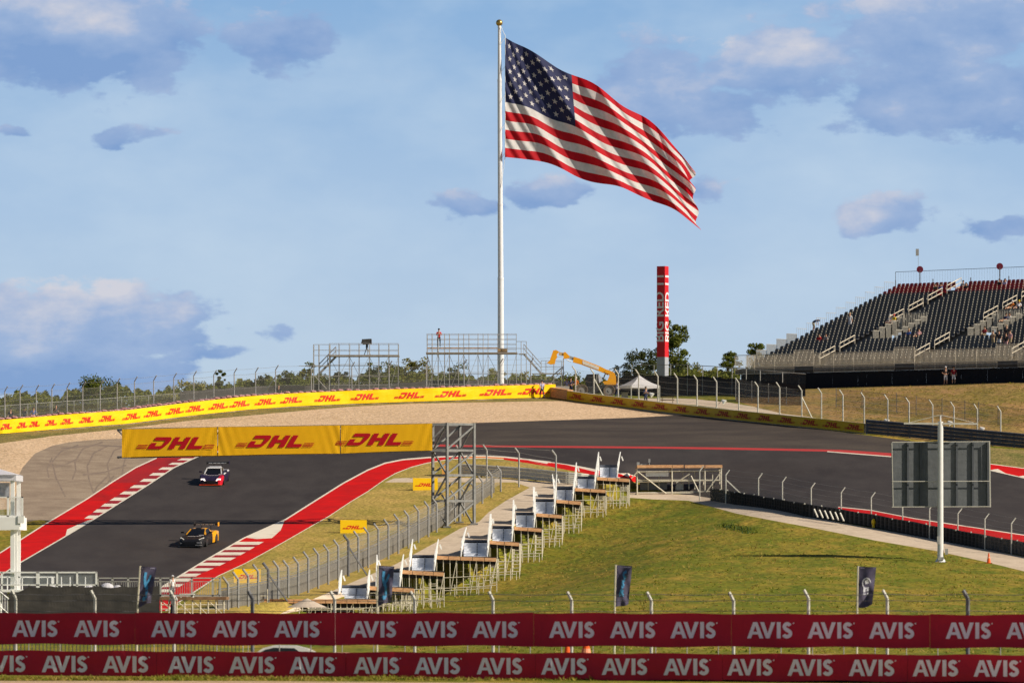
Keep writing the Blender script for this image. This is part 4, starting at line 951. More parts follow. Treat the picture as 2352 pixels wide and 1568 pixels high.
# hooded broadcast camera on tripod
c = P(843,817,DL+1); t = thing('broadcast_camera', tuple(c), 'black rain-hooded broadcast camera on a tripod on the left scaffold deck', 'camera'); m = MB()
m.box(c+Vector((0,0,1.38)), (.88,.6,.5), M=Matrix.Rotation(R(-3),3,'Y')); m.box(c+Vector((-.32,-.02,1.36)), (.42,.62,.44), M=Matrix.Rotation(R(14),3,'Y')); m.build('hooded_body', mat('hood_cloth', (.035,.034,.034), .85, (.07,.065,.06), scale=3), t)
m = MB(); m.box(c+Vector((.42,-.05,1.36)), (.08,.5,.46)); m.build('lens_front', mat('lens_grey', (.2,.16,.14), .6), t)
m = MB(); m.tube(c+Vector((-.02,0,.78)), c+Vector((0,0,1.15)), .11, n=8); m.build('tripod_head', M_black, t)
for dx, dy in ((-.3,0),(.38,-.25),(.1,.4)): m = MB(); m.tube(c+Vector((-.02,0,.82)), c+Vector((dx,dy,0)), .045, .03, n=6); m.build('leg', M_galv if dx > 0 else M_black, t)

# large timber-topped scaffold beside the track
DB = float(D_at(1500, 1135))
t3, x3 = scaf('spectator_platform', 'big scaffold platform with a sunlit timber edge at the head of the stepped path', 'scaffold', DB, [1463.4,1543.5,1619,1656.5], 1072, 1072, levels=(1102,1132), depth=3.6, braces=False, guard=False, r=.055, matr=M_scaf)
m = MB()
for a, b in ((1463.5,1543.5),(1544.5,1570),(1573,1618),(1620,1659)): m.beam((x3(a),DB-.12,rz_(1071,DB)), (x3(b),DB-.12,rz_(1070.5,DB)), .09, .24)
m.build('timber_edge', M_wood, t3)
m = MB()
for a, ra, b, rb in ((1465,1083,1530,1133),(1656,1083,1610,1146),(1584,1088,1553,1108),(1587,1092,1608,1135),(1464,1083,1450,1098)): m.tube((x3(a),DB-.1,rz_(ra,DB)), (x3(b),DB-.1,rz_(rb,DB)), .05, n=5)
[m.tube((x3(1463),DB+dy_,rz_(r_+3,DB)),(x3(1657),DB+dy_,rz_(r_,DB)),.04,n=5) for dy_ in (0,1.8,3.6) for r_ in (1080,1103,1128)]
for a in (1490,1515,1570,1597,1638): m.tube((x3(a),DB+1.8,rz_(1080,DB)), (x3(a),DB+1.8,rz_(1146,DB)), .045, n=5)
m.tube((x3(1538),DB-.15,rz_(1143,DB)), (x3(1622),DB-.15,rz_(1145,DB)), .05, n=5); m.tube((x3(1584),DB+1.8,rz_(1084,DB)), (x3(1584),DB+1.8,rz_(1150,DB)), .05, n=5); m.build_each('brace', M_scaf, t3)
m = MB(); x_ = lambda u: (u-CX)/F*(DB+2.2)
m.box(((x_(1482)+x_(1534))/2,DB+.25,rz_(1087,DB)), (x_(1534)-x_(1482),.1,.46)); tag(m.build('white_sheet', M_white, origin=(x_(1500),DB+2.2,rz_(1095,DB))), 'white sheet hung beneath the timber-edged platform', 'sheet')
m = MB(); m.box(((x_(1470)+x_(1532))/2,DB+2.6,rz_(1115,DB)), (x_(1532)-x_(1470),1.2,1.15)); m.box(((x_(1470)+x_(1532))/2,DB+1.98,rz_(1115,DB)), (.04,.02,1.1)); tag(m.build('equipment_cabinet', mat('cabinet_grey', (.24,.24,.245), .6), origin=(x_(1500),DB+2.6,rz_(1135,DB))), 'dark grey equipment cabinet under the timber-edged platform', 'cabinet')
m = MB(); m.box((x_(1560),DB+2,rz_(1126,DB)), (.62,.6,.85)); m.box((x_(1560),DB+2,rz_(1112,DB)), (.5,.5,.28)); tag(m.build('white_cabinet', M_postw, origin=(x_(1560),DB+2,rz_(1138,DB))), 'small off-white utility cabinet under the right half of the big scaffold', 'cabinet')
m = MB(); m.tube((x3(1493.6),DB+3,rz_(1070,DB)), (x3(1493.6),DB+3,rz_(1060,DB)), .03, n=5); m.box((x3(1493.6),DB+3,rz_(1056,DB)), (.16,.16,.3)); m.box((x3(1467),DB+2,rz_(1064,DB)), (.22,.2,.3)); m.box((x3(1480),DB+3.2,rz_(1066,DB)), (.5,.2,.2))
tag(m.build('antenna_mast', M_galv, origin=(x3(1493.6),DB+3,rz_(1070,DB))), 'little antenna and boxes standing on top of the big timber-edged scaffold', 'antenna')

# ------------------------------------------------------------------ stepped aluminium flights down the embankment
UN = [(782,843,1350,1375,870,1380,(785,1309),(849,1308)),(868,918,1313,1346,952,1351,(866,1274),(927,1273)),(944,997,1278,1309.5,1020,1314,(948,1238),(1007,1238)),(1071-8,1119,1247,1276,1141,1281,(1071,1211),(1126,1180)),
      (1129,1175,1213,1242,1193,1246,(1128,1180),(1179,1148)),(1183,1226,1182,1210,1245,1214,(1180,1148),(1228,1118)),(1228,1272,1152,1178,1291,1183,(1225,1118),(1279,1089)),(1275,1315,1123,1148,1335,1152,(1268,1089),(1324,1062)),
      (1325,1365,1097,1120,1392,1125,(1324,1062),(1375,1038)),(1376,1417,1072,1093,1446,1100,(1375,1038),(1425,1038))]
LAB = ['lowest of the stepped flights, above the left end of the timber beam','second stepped flight from the bottom, partly behind the dark flag','third stepped flight from the bottom','fourth stepped flight, just right of the gantry foot','fifth stepped flight up the path, casting a long shadow','sixth stepped flight up the path','seventh stepped flight up the path','eighth stepped flight, below the leaning white rails','ninth stepped flight, second from the top','topmost stepped flight, touching the big timber-edged platform']
UDs = [374,383,403,414,427,437,446,456,461.5,466]
FRT = [361.5]+[d+1.5 for d in UDs[:-1]]
ZK = [rz_(u[5]-3, FRT[i]) for i, u in enumerate(UN)]+[rz_(1071, 467.5)]
def stepped(i):
    u0,u1,ra,rb,bu,br,rl,rr = UN[i]; D1 = UDs[i]; D0 = D1+1.5; X = lambda u, D: (u-CX)/F*D; za, zb = ZK[i+1], ZK[i]
    t = thing('stepped_flight', (X(u0,D1), D1, zb), 'aluminium '+LAB[i], 'steps', 'stepped aluminium flights beside the concrete path')
    xl = X(u0+2,D1); w = (u1-u0)/F*D1; n = 6; m = MB()
    for k in range(n):
        ya, yb = D0-(D0-D1)*k/n, D0-(D0-D1)*(k+1)/n; z = za+(zb-za)*(k+.6)/n
        m.box((xl+w/2,(ya+yb)/2,z), (w,abs(ya-yb)+.02,.04)); m.box((xl+w/2,yb+.02,z-(za-zb)/n/2), (w,.03,(za-zb)/n*.80))
    m.build_each('tread', M_alu, t)
    m = MB(); m.beam((xl+w*.55,D1-.02,zb), (xl+w*.55,D0-.02,za), .05, .10); m.beam((xl,D0+.05,za+.03),(xl+w,D0+.05,za+.03), .1,.22); m.build('carriage_beam', mat('carriage_grey', (.10,.11,.14), .7), t)
    for side, top in ((0,rl),(1,rr)):
        r_ = MB(); xx = xl+(-.07 if side == 0 else w+.07); ztop = rz_(top[1], D0); tx = X(top[0], D0); tx = max(xx-.2, min(xx+.45, tx))
        bot = [Vector((xx,D0,za)), Vector((xx-.13,D1,zb-.05))]; tp = [Vector((tx,D0,ztop)), Vector((xx-.09,D1,zb+1.05))]
        for a, b in ((tp[0],tp[1]),(bot[0],bot[1]),(bot[0],tp[0]),(bot[1],tp[1])): r_.beam(a, b, .07, .07)
        for k in range(1, 9): f = k/9; r_.beam(bot[0].lerp(bot[1],f), tp[0].lerp(tp[1],f), .04, .10)
        r_.beam(bot[0].lerp(tp[0],.5), bot[1].lerp(tp[1],.5), .04, .5); r_.beam(tp[0]+Vector((.1,0,-.35)), tp[0]+Vector((.22,0,-.7)), .1,.1)
        r_.quad(bot[0].lerp(tp[0],.1), bot[1].lerp(tp[1],.1), bot[1].lerp(tp[1],.93), bot[0].lerp(tp[0],.93)); r_.build('side_rail', M_white, t)
    # the deck this flight rises from: horizontal, running back from its timber front edge
    Df = FRT[i]; z = ZK[i]; ua = UN[i-1][1]+6 if i else 505
    ul_f = (UN[i-1][0]+2) if i else 505; ur_b = u1+22
    d = MB(); q = [(ul_f,Df),(bu,Df),(ur_b,D1),(u0,D1)]; pts = [Vector((X(u,D),D,z)) for u, D in q]; lo = [p-Vector((0,0,.10)) for p in pts]
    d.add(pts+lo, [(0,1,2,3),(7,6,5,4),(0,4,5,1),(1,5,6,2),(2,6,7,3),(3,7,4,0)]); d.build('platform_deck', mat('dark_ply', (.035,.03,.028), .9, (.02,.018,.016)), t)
    b = MB(); xa, xb = X(ua,Df-.08), X(bu,Df-.08); nb = max(2, int((bu-ua)/24)); dz = -.16 if i else -.05
    for k in range(nb): b.beam((xa+(xb-xa)*k/nb,Df-.08,z-.05+dz*k/nb), (xa+(xb-xa)*(k+.96)/nb,Df-.08,z-.05+dz*(k+1)/nb), .10, .26)
    b.build('timber_fascia', M_wood, t)
    s_ = MB(); br_ = MB(); dk_ = MB(); nd = 4 if i else 2
    for j in range(nd):
        Dj = Df+(D1-Df)*j/nd; f = j/nd; ul = ua*(1-f)+(u0)*f; ur = bu*(1-f)+ur_b*f; ns = max(3, int((ur-ul)/14.5)); prev = None
        for k in range(ns+1):
            u = ul+(ur-ul)*k/ns; x = X(u,Dj); zg = Gx(x,Dj).z
            if z-.12-zg < .15: prev = None; continue
            s_.tube((x,Dj,zg-.1), (x,Dj,z-.12), .032, n=5)
            if prev is not None and k % 2 == 0 or (prev is not None and j == 0):
                for h in (.5,1.25):
                    if h < z-.3-zg: br_.tube((prev,Dj-.04,Gx(prev,Dj).z+h), (x,Dj-.04,zg+h), .028, n=4)
                if k % 3 == 0: br_.tube((prev,Dj-.04,Gx(prev,Dj).z), (x,Dj-.04,z-.15), .024, n=4)
            prev = x
    jo = MB()
    for j in range(5): Dj = Df+.1+(D1-Df)*j/5; f = j/5; ul = ua*(1-f)+u0*f; ur = bu*(1-f)+ur_b*f; jo.beam((X(ul,Dj),Dj,z-.28), (X(ur,Dj),Dj,z-.28-.1), .12, .34)
    jo.build_each('shade_joist', mat('under_deck_shade', (.03,.026,.022), .9), t)  # near-black beams added to give the dark shade below the deck
    # outriggers on the slope side
    for k in range(5):
        u = ua+(bu-ua)*(k+.5)/5; x = X(u,Df-1.3); zg = Gx(x,Df-1.3).z; s_.tube((x,Df-1.3,zg-.1), (x,Df-1.3,zg+.5+.35*(k%2)), .034, n=5); br_.tube((x,Df-1.3,zg+.45), (x,Df,Gx(x,Df).z+.45), .026, n=4)
        if k: br_.tube((X(ua+(bu-ua)*(k-.5)/5,Df-1.3),Df-1.3,zg+.42), (x,Df-1.3,zg+.42), .026, n=4)
    s_.build_each('upright', M_scaf, t); br_.build_each('ledger', M_scaf, t)
    c_ = MB(); cc = pts[3]-Vector((.25,.3,0))
    for k in range(3): c_.box((X(u1+6+k*5,D1-.4), D1-.4, z-.25-.2*k), (.18,.3,.3+.2*(k%2)))
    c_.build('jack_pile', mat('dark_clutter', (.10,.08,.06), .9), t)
for i in range(len(UN)): stepped(i)
# ------------------------------------------------------------------ mast with advertising screen seen from behind
DM = float(D_at(2160, 1290)); g = G(2160, DM)
t = thing('advertising_screen', tuple(g), 'back of a big grey panelled screen on a thick white mast beside the service road', 'screen')
pm = lambda u, r, dd=0: P(u, r, DM+dd)
m = MB(); m.tube(g-Vector((0,0,.2)), pm(2160,968), .21, .19, n=20); m.tube(g, g+Vector((0,0,.25)), .40, .24, n=12); m.tube(pm(2160,970), pm(2160,953), .055, n=8); m.build('mast', mat('mast_white', (.74,.73,.72), .45, (.68,.67,.66)), t)
m = MB(); m.beam(pm(2076,972,-.1), pm(2244,973,-.1), .12, .12); m.tube(pm(2090,970,-.1), pm(2158,953,0), .02, n=5); m.tube(pm(2162,953,0), pm(2236,970,-.1), .02, n=5); m.build('cross_arm', M_postw, t)
M_pn = mat('panel_grey', (.135,.145,.155), .75, (.105,.115,.125), scale=1.5, bump=.02, bscale=4)
m = MB(); a = math.radians(-12); ex = Vector((math.cos(a), math.sin(a)*1.0, 0))
cxp = (2162-CX)/F*DM; 
def sp(du, row, o=0):   # point on the panel plane, du in photo px from the mast
    k = du/F*DM; return Vector((cxp+k, DM+.55+k*.045-o, rz_(row+ (-.03*du*0), DM)))
m.add([sp(-114,1016),sp(112,1012),sp(114,1164),sp(-111,1164)]+[sp(-114,1016,-.3),sp(112,1012,-.3),sp(114,1164,-.3),sp(-111,1164,-.3)], [(3,2,1,0),(4,5,6,7),(0,1,5,4),(1,2,6,5),(2,3,7,6),(3,0,4,7)]); m.build('panel', M_pn, t)
m = MB()
for du in (-76,-46,37,74,109): m.beam(sp(du,1014,.08), sp(du,1163,.08), .12, .14)
m.build_each('rib', mat('rib_grey', (.09,.10,.115), .75), t)
m = MB()
for r in (1014,1105,1163.5): m.beam(sp(-113,r+1 if r < 1100 else r,.30), sp(113,r-1,.30), .05, .05)
m.beam(sp(-113,1016,.28), sp(-110,1164,.28), .05, .05); m.beam(sp(112,1012,.28), sp(114,1164,.28), .08, .08)
for r in (1030,1120):
    pass
m.build('frame', M_postw, t)
m = MB(); m.box(pm(2156,1240)+Vector((-.05,-.28,0)), (.16,.14,.55)); m.box(pm(2160,1282)+Vector((0,-.3,0)), (.4,.2,.22)); m.box(pm(2172,1266)+Vector((.05,-.1,0)), (.2,.15,.42)); m.build('control_box', M_galv, t)
# ------------------------------------------------------------------ cones
def cone(p, h, label, group='orange traffic cones'):
    t = thing('traffic_cone', tuple(p), label, 'cone', group); m = MB(); m.box(p+Vector((0,0,.02)), (h*.62,h*.62,.04)); m.build('base', mat('cone_base',(.55,.10,.01),.7), t)
    m = MB(); m.tube(p+Vector((0,0,.03)), p+Vector((0,0,h)), h*.20, h*.045, n=12); m.build('cone_body', mat('cone_orange',(.85,.12,.01),.5), t)
    m = MB(); m.tube(p+Vector((0,0,h*.5)), p+Vector((0,0,h*.66)), h*.135, h*.105, n=12); m.build('reflective_band', mat('cone_band',(.9,.35,.2),.5), t)
cone(GP(2271,1293), .72, 'orange traffic cone on the edge of the service road right of the white mast')
cone(G(1346, ga(1346)+1.6)+Vector((0,0,.15)), 1.5, 'wider orange cone glimpsed between the crimson banners')
cone(G(1303, ga(1303)+1.8), 1.35, 'slim orange cone left of the wider one, between the crimson banners')
# yellow caps by the tyre barrier, spare rail pieces leaning there
for i, u in enumerate((2006.5,2013)):
    p = P(u, 1211, D_at(u,1212)); m = MB(); m.sphere(tuple(p+Vector((0,0,.42))), .16, nu=8, nv=6, sc=(1,1,1.6)); m.tube(p, p+Vector((0,0,.3)), .12, .10, n=8)
    tag(m.build('fire_extinguisher', mat('extinguisher_yellow',(.85,.55,.01),.4), origin=tuple(p)), ('left' if i == 0 else 'right')+' one of two small yellow bottles standing against the tyre barrier', 'extinguisher', 'yellow bottles at the tyre barrier')
for k in range(6):
    u = 1878+k*12; m = MB(); p = P(u, 1187+k*1.8, D_at(u,1195+k*2)-.4); m.beam(p, p+Vector((-.26,.25,.62)), .12, .08)
    tag(m.build('spare_post', M_postw, origin=tuple(p)), 'pale steel spare post leaning on the tyre barrier between two fence posts', 'post', 'row of spare posts leaning on the tyre barrier')
# loudspeaker-like lamps on the right fence
for k, (u, r) in enumerate(((1495,905),(1661,921),(2035,966),(2048,966),(2180,1000-30),(2254,984))):
    if k in (3,): continue
    D = float(np.interp(u, lu, [p.y for p in lx]))+2.6; c = P(u, r, D); t = thing('floodlight', tuple(c), ['white horn lamp beside the tent leg','white horn lamp low on the fence, middle of the yellow wall','white horn lamp near the braced fence post','','white horn lamp behind the cross-arm of the mast','white horn lamp on the fence, farthest right'][k], 'lamp', 'white horn lamps along the right fence')
    m = MB(); m.tube(c+Vector((-.12,0,.12)), c+Vector((.16,-.1,-.12)), .06, .26, n=10); m.build('shade', M_white, t); m = MB(); m.tube(c+Vector((-.1,0,.12)), c+Vector((-.42,.1,-.25)), .03, n=5); m.build('bracket', M_postw, t)

# ------------------------------------------------------------------ feather flags in the foreground
def emblem(k):
    T = []
    if k in (0, 1):   # slanted script mark reading upward
        def st(pts, w):
            for a, b in zip(pts, pts[1:]):
                dx, dy = b[0]-a[0], b[1]-a[1]; L = math.hypot(dx,dy) or 1; n = (-dy/L*w, dx/L*w); T.append([(a[0]+n[0],a[1]+n[1]),(b[0]+n[0],b[1]+n[1]),(b[0]-n[0],b[1]-n[1]),(a[0]-n[0],a[1]-n[1])])
        if k == 0: st([(-.08,.86),(-.10,.70),(-.06,.55),(.02,.45),(.04,.30)], .05); st([(.12,.78),(.08,.66),(.0,.56),(-.06,.46)], .04); st([(-.10,.22),(-.02,.12),(.06,.22),(.02,.30)], .045)
        else: st([(.10,.86),(-.02,.80),(.02,.70),(.10,.72)], .035); st([(.06,.64),(-.04,.60),(.04,.50),(-.05,.46)], .035); st([(.02,.40),(-.04,.30),(.06,.26)], .035); st([(-.02,.52),(-.08,.36),(-.13,.30),(-.10,.24)], .03)
    else:
        for a in range(0, 300, 20):
            r0_, r1_ = .155, .125; T.append([(r0_*math.cos(R(a)), .60+r0_*.55*1.6*math.sin(R(a))), (r0_*math.cos(R(a+20)), .60+r0_*.88*math.sin(R(a+20))), (r1_*math.cos(R(a+20)), .60+r1_*.88*math.sin(R(a+20))), (r1_*math.cos(R(a)), .60+r1_*.88*math.sin(R(a)))])
        T += [[(-.07,.66),(.05,.70),(.09,.60),(-.03,.57)],[(-.10,.50),(-.02,.50),(-.02,.38),(-.10,.38)],[(.02,.50),(.10,.50),(.10,.40),(.02,.40)],[(-.10,.35),(.0,.35),(.0,.32),(-.10,.32)],[(.04,.36),(.10,.36),(.10,.31),(.04,.31)]]
    return T
def feather(ub, ut, w, r0, r1, k, label, lean, seed, back=0):
    D = 240.0; g = G(ub, D); t = thing('banner_flag', tuple(g), label, 'flag', 'dark blue banner flags on short poles'); m = MB(); m.path([g, P(ub+(ut-ub)*.3, r1+4, D), P(ut, r0, D)], .042, n=6); m.build('pole', mat('flag_pole', (.66,.60,.46), .5), t)
    m = MB(); rr = random.Random(seed)
    def sf(a, b, o=0):        # a 0..1 across, b 0..1 from top
        up = ut+(ub-ut)*b*.85; wl_ = w*(1-.16*b); u = up+1.5+a*wl_+lean*a*b*0; r = r0+1+(r1-r0)*b + a*(2*(1-b)-9*b) + 2*math.sin(a*5+seed)*b
        y = .16*math.sin(a*4+b*5+seed)+.09*math.sin(a*9-b*7+seed*2)*b+.05*math.sin(b*18+a*6); return P(u, r, D-.02-y*a-o)
    N_ = 14
    for i in range(N_):
        for j in range(N_*2): a0,a1,b0,b1 = i/N_,(i+1)/N_,j/N_/2,(j+1)/N_/2; m.quad(sf(a0,b0),sf(a0,b1),sf(a1,b1),sf(a1,b0))
    put_polys(m, [[(x, y) for x, y in p] for p in emblem(k)], lambda x, y: sf(.5+x*1.7, 1-y, .02), 1)
    put_polys(m, [[(-.42,.955),(.42,.955),(.42,.97),(-.42,.97)]], lambda x, y: sf(.5+x, 1-y, .02), 2)
    m.build('cloth', [mat('flag_indigo', (.065,.055,.10), .8, (.10,.09,.145), scale=2, transl=.15), mat('cyan_print',(.06,.26,.48),.6) if k != 2 else mat('white_print',(.55,.55,.62),.6), mat('grey_print',(.22,.21,.28),.6)], t)
feather(313.5,322,36,1299,1392,0,'dark banner flag with cyan mark in front of the black screens, far left',0,1)
feather(866,868,36,1297,1390,0,'dark banner flag with cyan mark in front of the second stepped flight',0,2.3)
feather(1411,1414.5,36,1296,1394,1,'dark banner flag with cyan script mark alone on the grass slope',0,4)
feather(1968,1971,40,1299,1396,2,'dark banner flag printed with a white ring, below the service road on the slope',0,5.2)

# ------------------------------------------------------------------ left: hospitality deck, pavilion, screens, railings
DH = 300.0; X_ = lambda u, D=DH: (u-CX)/F*D
SK = .6
t = thing('hospitality_pavilion', tuple(G(10, DH)), 'white pavilion on tall white columns with glass balcony at the left edge', 'pavilion')
SK = 0.0
def bxr(m, u0, u1, r0, r1, D, dy, mi=0):
    xa, xb = X_(u0,D), X_(u1,D); zt, zb = rz_(r0,D), rz_(r1,D); X0 = X_(60, 300.); y = lambda x: D+SK*(x-X0)
    v = [(xa,y(xa),zb),(xb,y(xb),zb),(xb,y(xb),zt),(xa,y(xa),zt)]; b = [(p[0]-SK*dy*.6,p[1]+dy,p[2]) for p in v]
    m.add(v+b, [(0,1,2,3),(7,6,5,4),(0,4,5,1),(1,5,6,2),(2,6,7,3),(3,7,4,0)], mi)
m = MB(); a = [P(-140,1090,DH-.1),P(37,1090,DH-.1),P(37,1103,DH-.1),P(-140,1103,DH-.1)]; bxr(m,-140,37,1090,1103,DH-.1,4.2)
ap = P(-50,1062,DH+2)
for p, q in ((P(-140,1089.5,DH-.2),P(38,1089.5,DH-.2)),(P(38,1089.5,DH-.2),Vector((X_(38),DH+4.2,rz_(1089.5,DH)))),(Vector((X_(38),DH+4.2,rz_(1089.5,DH))),Vector((X_(-140),DH+4.2,rz_(1089.5,DH))))): m.add([p,q,ap],[(0,1,2)])
m.build('roof', M_tent, t)
m = MB()
for u in (24,-60,-138): bxr(m,u,u+9,1103,1358,DH,.22)
for u in (33.5,): bxr(m,u,u+6.5,1216,1358,DH+.5,.2)
for u in (24,-138): m.box((X_(u+4),DH+3.9,(rz_(1103,DH)+rz_(1400,DH))/2),(.2,.2,rz_(1103,DH)-rz_(1400,DH)))
m.build_each('column', M_white, t)
m = MB(); bxr(m,-140,45,1187,1216,DH-.25,4.4); bxr(m,41,55,1184,1201,DH-.3,.5); m.build('upper_floor', M_white, t)
m = MB(); bxr(m,-140,22,1108,1140,DH+.4,.03); m.build('clear_sheet', mat('clear_vinyl', (.22,.26,.33), .15, (.5,.52,.58), scale=5, spec=.6, alpha=.75), t)
m = MB(); bxr(m,-140,53,1140,1142.5,DH-.2,.07); bxr(m,-140,53,1183,1187,DH-.2,.07)
for u in (48.5,16,-30,-80): bxr(m,u,u+4.5,1140,1186,DH-.2,.08)
m.build('balcony_rail', M_white, t)
m = MB(); bxr(m,-140,48,1143,1183,DH-.15,.02); m.build('balcony_glass', mat('railing_glass', (.55,.60,.60), .1, (.35,.42,.42), scale=1.2, spec=.6, alpha=.16), t)
t = thing('hospitality_deck', tuple(G(110, DH)), 'white raised deck with framed glass balustrade at the lower left', 'deck')
m = MB(); bxr(m,-160,222.5,1354,1359,DH-.05,6); m.build('deck_floor', M_white, t)
m = MB(); bxr(m,-160,222.5,1312,1315.5,DH-.1,.07); bxr(m,-160,222.5,1341,1344,DH-.1,.06)
for u in (-60,2,83,129,175,219): bxr(m,u,u+(7.5 if u == 83 else 4),1313,1356,DH-.1,.08)
for u in (-40,16,50,108,140,160,195): bxr(m,u,u+2.2,1324,1356,DH+3.8,.05)
bxr(m,-160,126,1323,1326,DH+3.8,.06); bxr(m,118,124,1326,1340,DH+3.6,.06)
m.build('balustrade_frame', M_white, t)
m = MB(); bxr(m,-160,219,1316,1341,DH-.05,.02); m.build('balustrade_glass', MATS['railing_glass'], t)
m = MB()
for u in (-60,0,60,120,180,216): m.tube((X_(u),DH+.3,G(u,DH).z-.1), (X_(u),DH+.3,rz_(1359,DH)), .07, n=6); m.tube((X_(u),DH+5,G(u,DH).z-.1), (X_(u),DH+5,rz_(1359,DH)), .07, n=6)
m.build_each('support', M_white, t)
SK = 0.0
t = thing('white_stair_rail', tuple(G(20, 275)), 'white picket stair rail descending to the right below the pavilion', 'railing'); m = MB(); D = 275.0
for u in np.arange(-60, 52, 5.5):
    rt = float(np.interp(u, [-60,0,26,52], [1330,1358,1380,1400])); m.beam(P(u,rt,D), P(u,rt+34,D), .035, .035)
for o_ in (0,34): m.path([P(-60,1330+o_,D),P(0,1358+o_,D),P(26,1380+o_,D),P(52,1400+o_,D)], .035, n=5)
m.build_each('picket', M_white, t)
for c_, w_, lab in ((-30,10,''),(118,24,'left small white dome tent behind the deck balustrade'),(246,34,'larger white tent top right of the deck balustrade'),(270,22,'smaller white tent top beside the dark flag'),(205,22,'low white tent top seen through the balustrade glass')):
    if c_ < 0: continue
    D = 312.0; m = MB(); p = P(c_, 1352, D); w = w_/F*D
    m.sphere(tuple(p), w/2, nu=12, nv=8, sc=(1,.8,.85)); m.tube(p-Vector((0,0,1.5)), p, w*.5, n=12)
    tag(m.build('tent_top', M_tent, origin=tuple(p)), lab, 'tent', 'small white tent tops by the deck')
# black screens on posts
t = thing('screen_fence', tuple(G(67, 262)), 'row of tall black windscreen panels behind the foreground fence at the left', 'fence'); D = 262.0; cols_ = [(20,1363),(67,1346),(112,1344),(166,1344),(222,1345),(232,1346),(280,1345),(331,1343),(365,1344)]
for i, ((a, ra), (b, rb)) in enumerate(zip(cols_, cols_[1:])):
    m = MB(); n = 8; prev = None
    for k in range(n+1):
        f = k/n; u = a+(b-a)*f; rt = ra+(rb-ra)*f+3.5*math.sin(f*math.pi)*(1 if b-a > 20 else 0); col = [P(u, rt+(1440-rt)*j/6, D+.03*math.sin(u*.07+j*1.1)) for j in range(7)]
        if prev:
            for j in range(6): m.quad(prev[j], prev[j+1], col[j+1], col[j])
        prev = col
    m.build('screen_cloth', M_screen2, t)
    m = MB(); m.tube(P(b, 1455, D+.1), P(b, rb-3, D+.1), .035, n=6); m.build('post', M_black, t)
# grey glass-like railing and scaffold deck right of the flag
t = thing('platform_railing', tuple(G(222, 335)), 'grey picket railing on a scaffold deck between the tent tops and the striped kerb end', 'railing'); D = 335.0; m = MB()
bxr(m,222,505,1325.5,1328,D,.06); bxr(m,222,505,1365,1369,D,.06); bxr(m,222,505,1334,1335.5,D,.05)
for u in (222,256,292,330,366,389,438,486,503): bxr(m,u,u+4.5,1326,1370,D,.07)
m.build('rail_frame', mat('grey_rail', (.45,.44,.40), .5), t)
m = MB()
for u in np.arange(226, 502, 5.2): bxr(m,u,u+1.0,1335,1365,D+.02,.02)
m.build_each('baluster', M_galv, t)
m = MB(); bxr(m,366,520,1370,1377,D-.1,3.2); m.build('timber_deck', mat('brown_deck', (.16,.09,.05), .8, (.30,.17,.09)), t)
m = MB()
for u in np.arange(370, 520, 18): m.tube((X_(u,D),D,G(u,D).z-.1), (X_(u,D),D,rz_(1377,D)), .045, n=6)
for r in (1388,1398): m.tube(P(368,r,D), P(518,r,D), .03, n=5)
for u in (370,406,442,478): m.tube(P(u,1378,D), P(u+34,1410,D), .028, n=5)
m.build_each('support', M_scaf, t)
t = thing('picnic_bench', tuple(P(450,1372,345)), 'white bench on the scaffold deck in front of the striped kerb', 'bench'); m = MB(); D = 333.5
m.box(P(430,1364,D), (.9,.4,.08)); m.build('seat', M_white, t)
for u in (416,444): m = MB(); m.beam(P(u,1365,D), P(u,1371,D), .06,.3); m.build('leg', M_white, t)
# round shade seen through the scaffold
m = MB(); p = P(705,1394,352); m.tube(p, p+Vector((0,0,.55)), 1.25, .05, n=20); m.tube(p-Vector((0,0,2)), p, .03, n=6); tag(m.build('parasol', mat('parasol_beige', (.55,.45,.36), .8), origin=tuple(p-Vector((0,0,2)))), 'flat beige parasol seen through the scaffold legs above the crimson banner', 'parasol')
# white car roof behind the banners
def white_car():
    D = ga(640)+6; g = G(640, D); t = thing('parked_car', tuple(g), 'white car whose roof shows through the gap between the crimson banners', 'car'); m = MB()
    prof = [(-2.2,.35),(-2.2,.8),(-1.9,.95),(-1.2,1.0),(-.6,1.38),(-.2,1.48),(.7,1.47),(1.2,1.35),(1.9,1.02),(2.25,.92),(2.3,.4)]
    z0 = rz_(1481, D)-1.48-g.z
    sec = lambda y, k: [(g+Vector((x*k, y, z+z0))) for x, z in prof]
    a, b, c, d = sec(-.85,.98), sec(-.78,1), sec(.78,1), sec(.85,.98); n = len(prof)
    m.add(a+d, [tuple(range(n-1,-1,-1)), tuple(range(n,2*n))]); m.add(a+d, [(i,(i+1)%n,n+(i+1)%n,n+i) for i in range(n)])
    m.build('body', mat('car_white',(.8,.8,.8),.3,coat=.5), t)
    m = MB()
    for y in (-.86,.86): m.ngon([g+Vector((x,y,z+z0)) for x, z in ((-1.05,1.02),(-.5,1.32),(-.15,1.40),(.65,1.38),(1.15,1.05))])
    m.build('window', mat('dark_glass',(.02,.025,.03),.1,spec=.7), t)
    for sx in (-1.35,1.4):
        for y in (-.8,.8): m = MB(); m.tube(g+Vector((sx,y-.1,.33+z0)), g+Vector((sx,y+.1,.33+z0)), .33, n=14); m.build('wheel', M_rubber, t)
white_car()
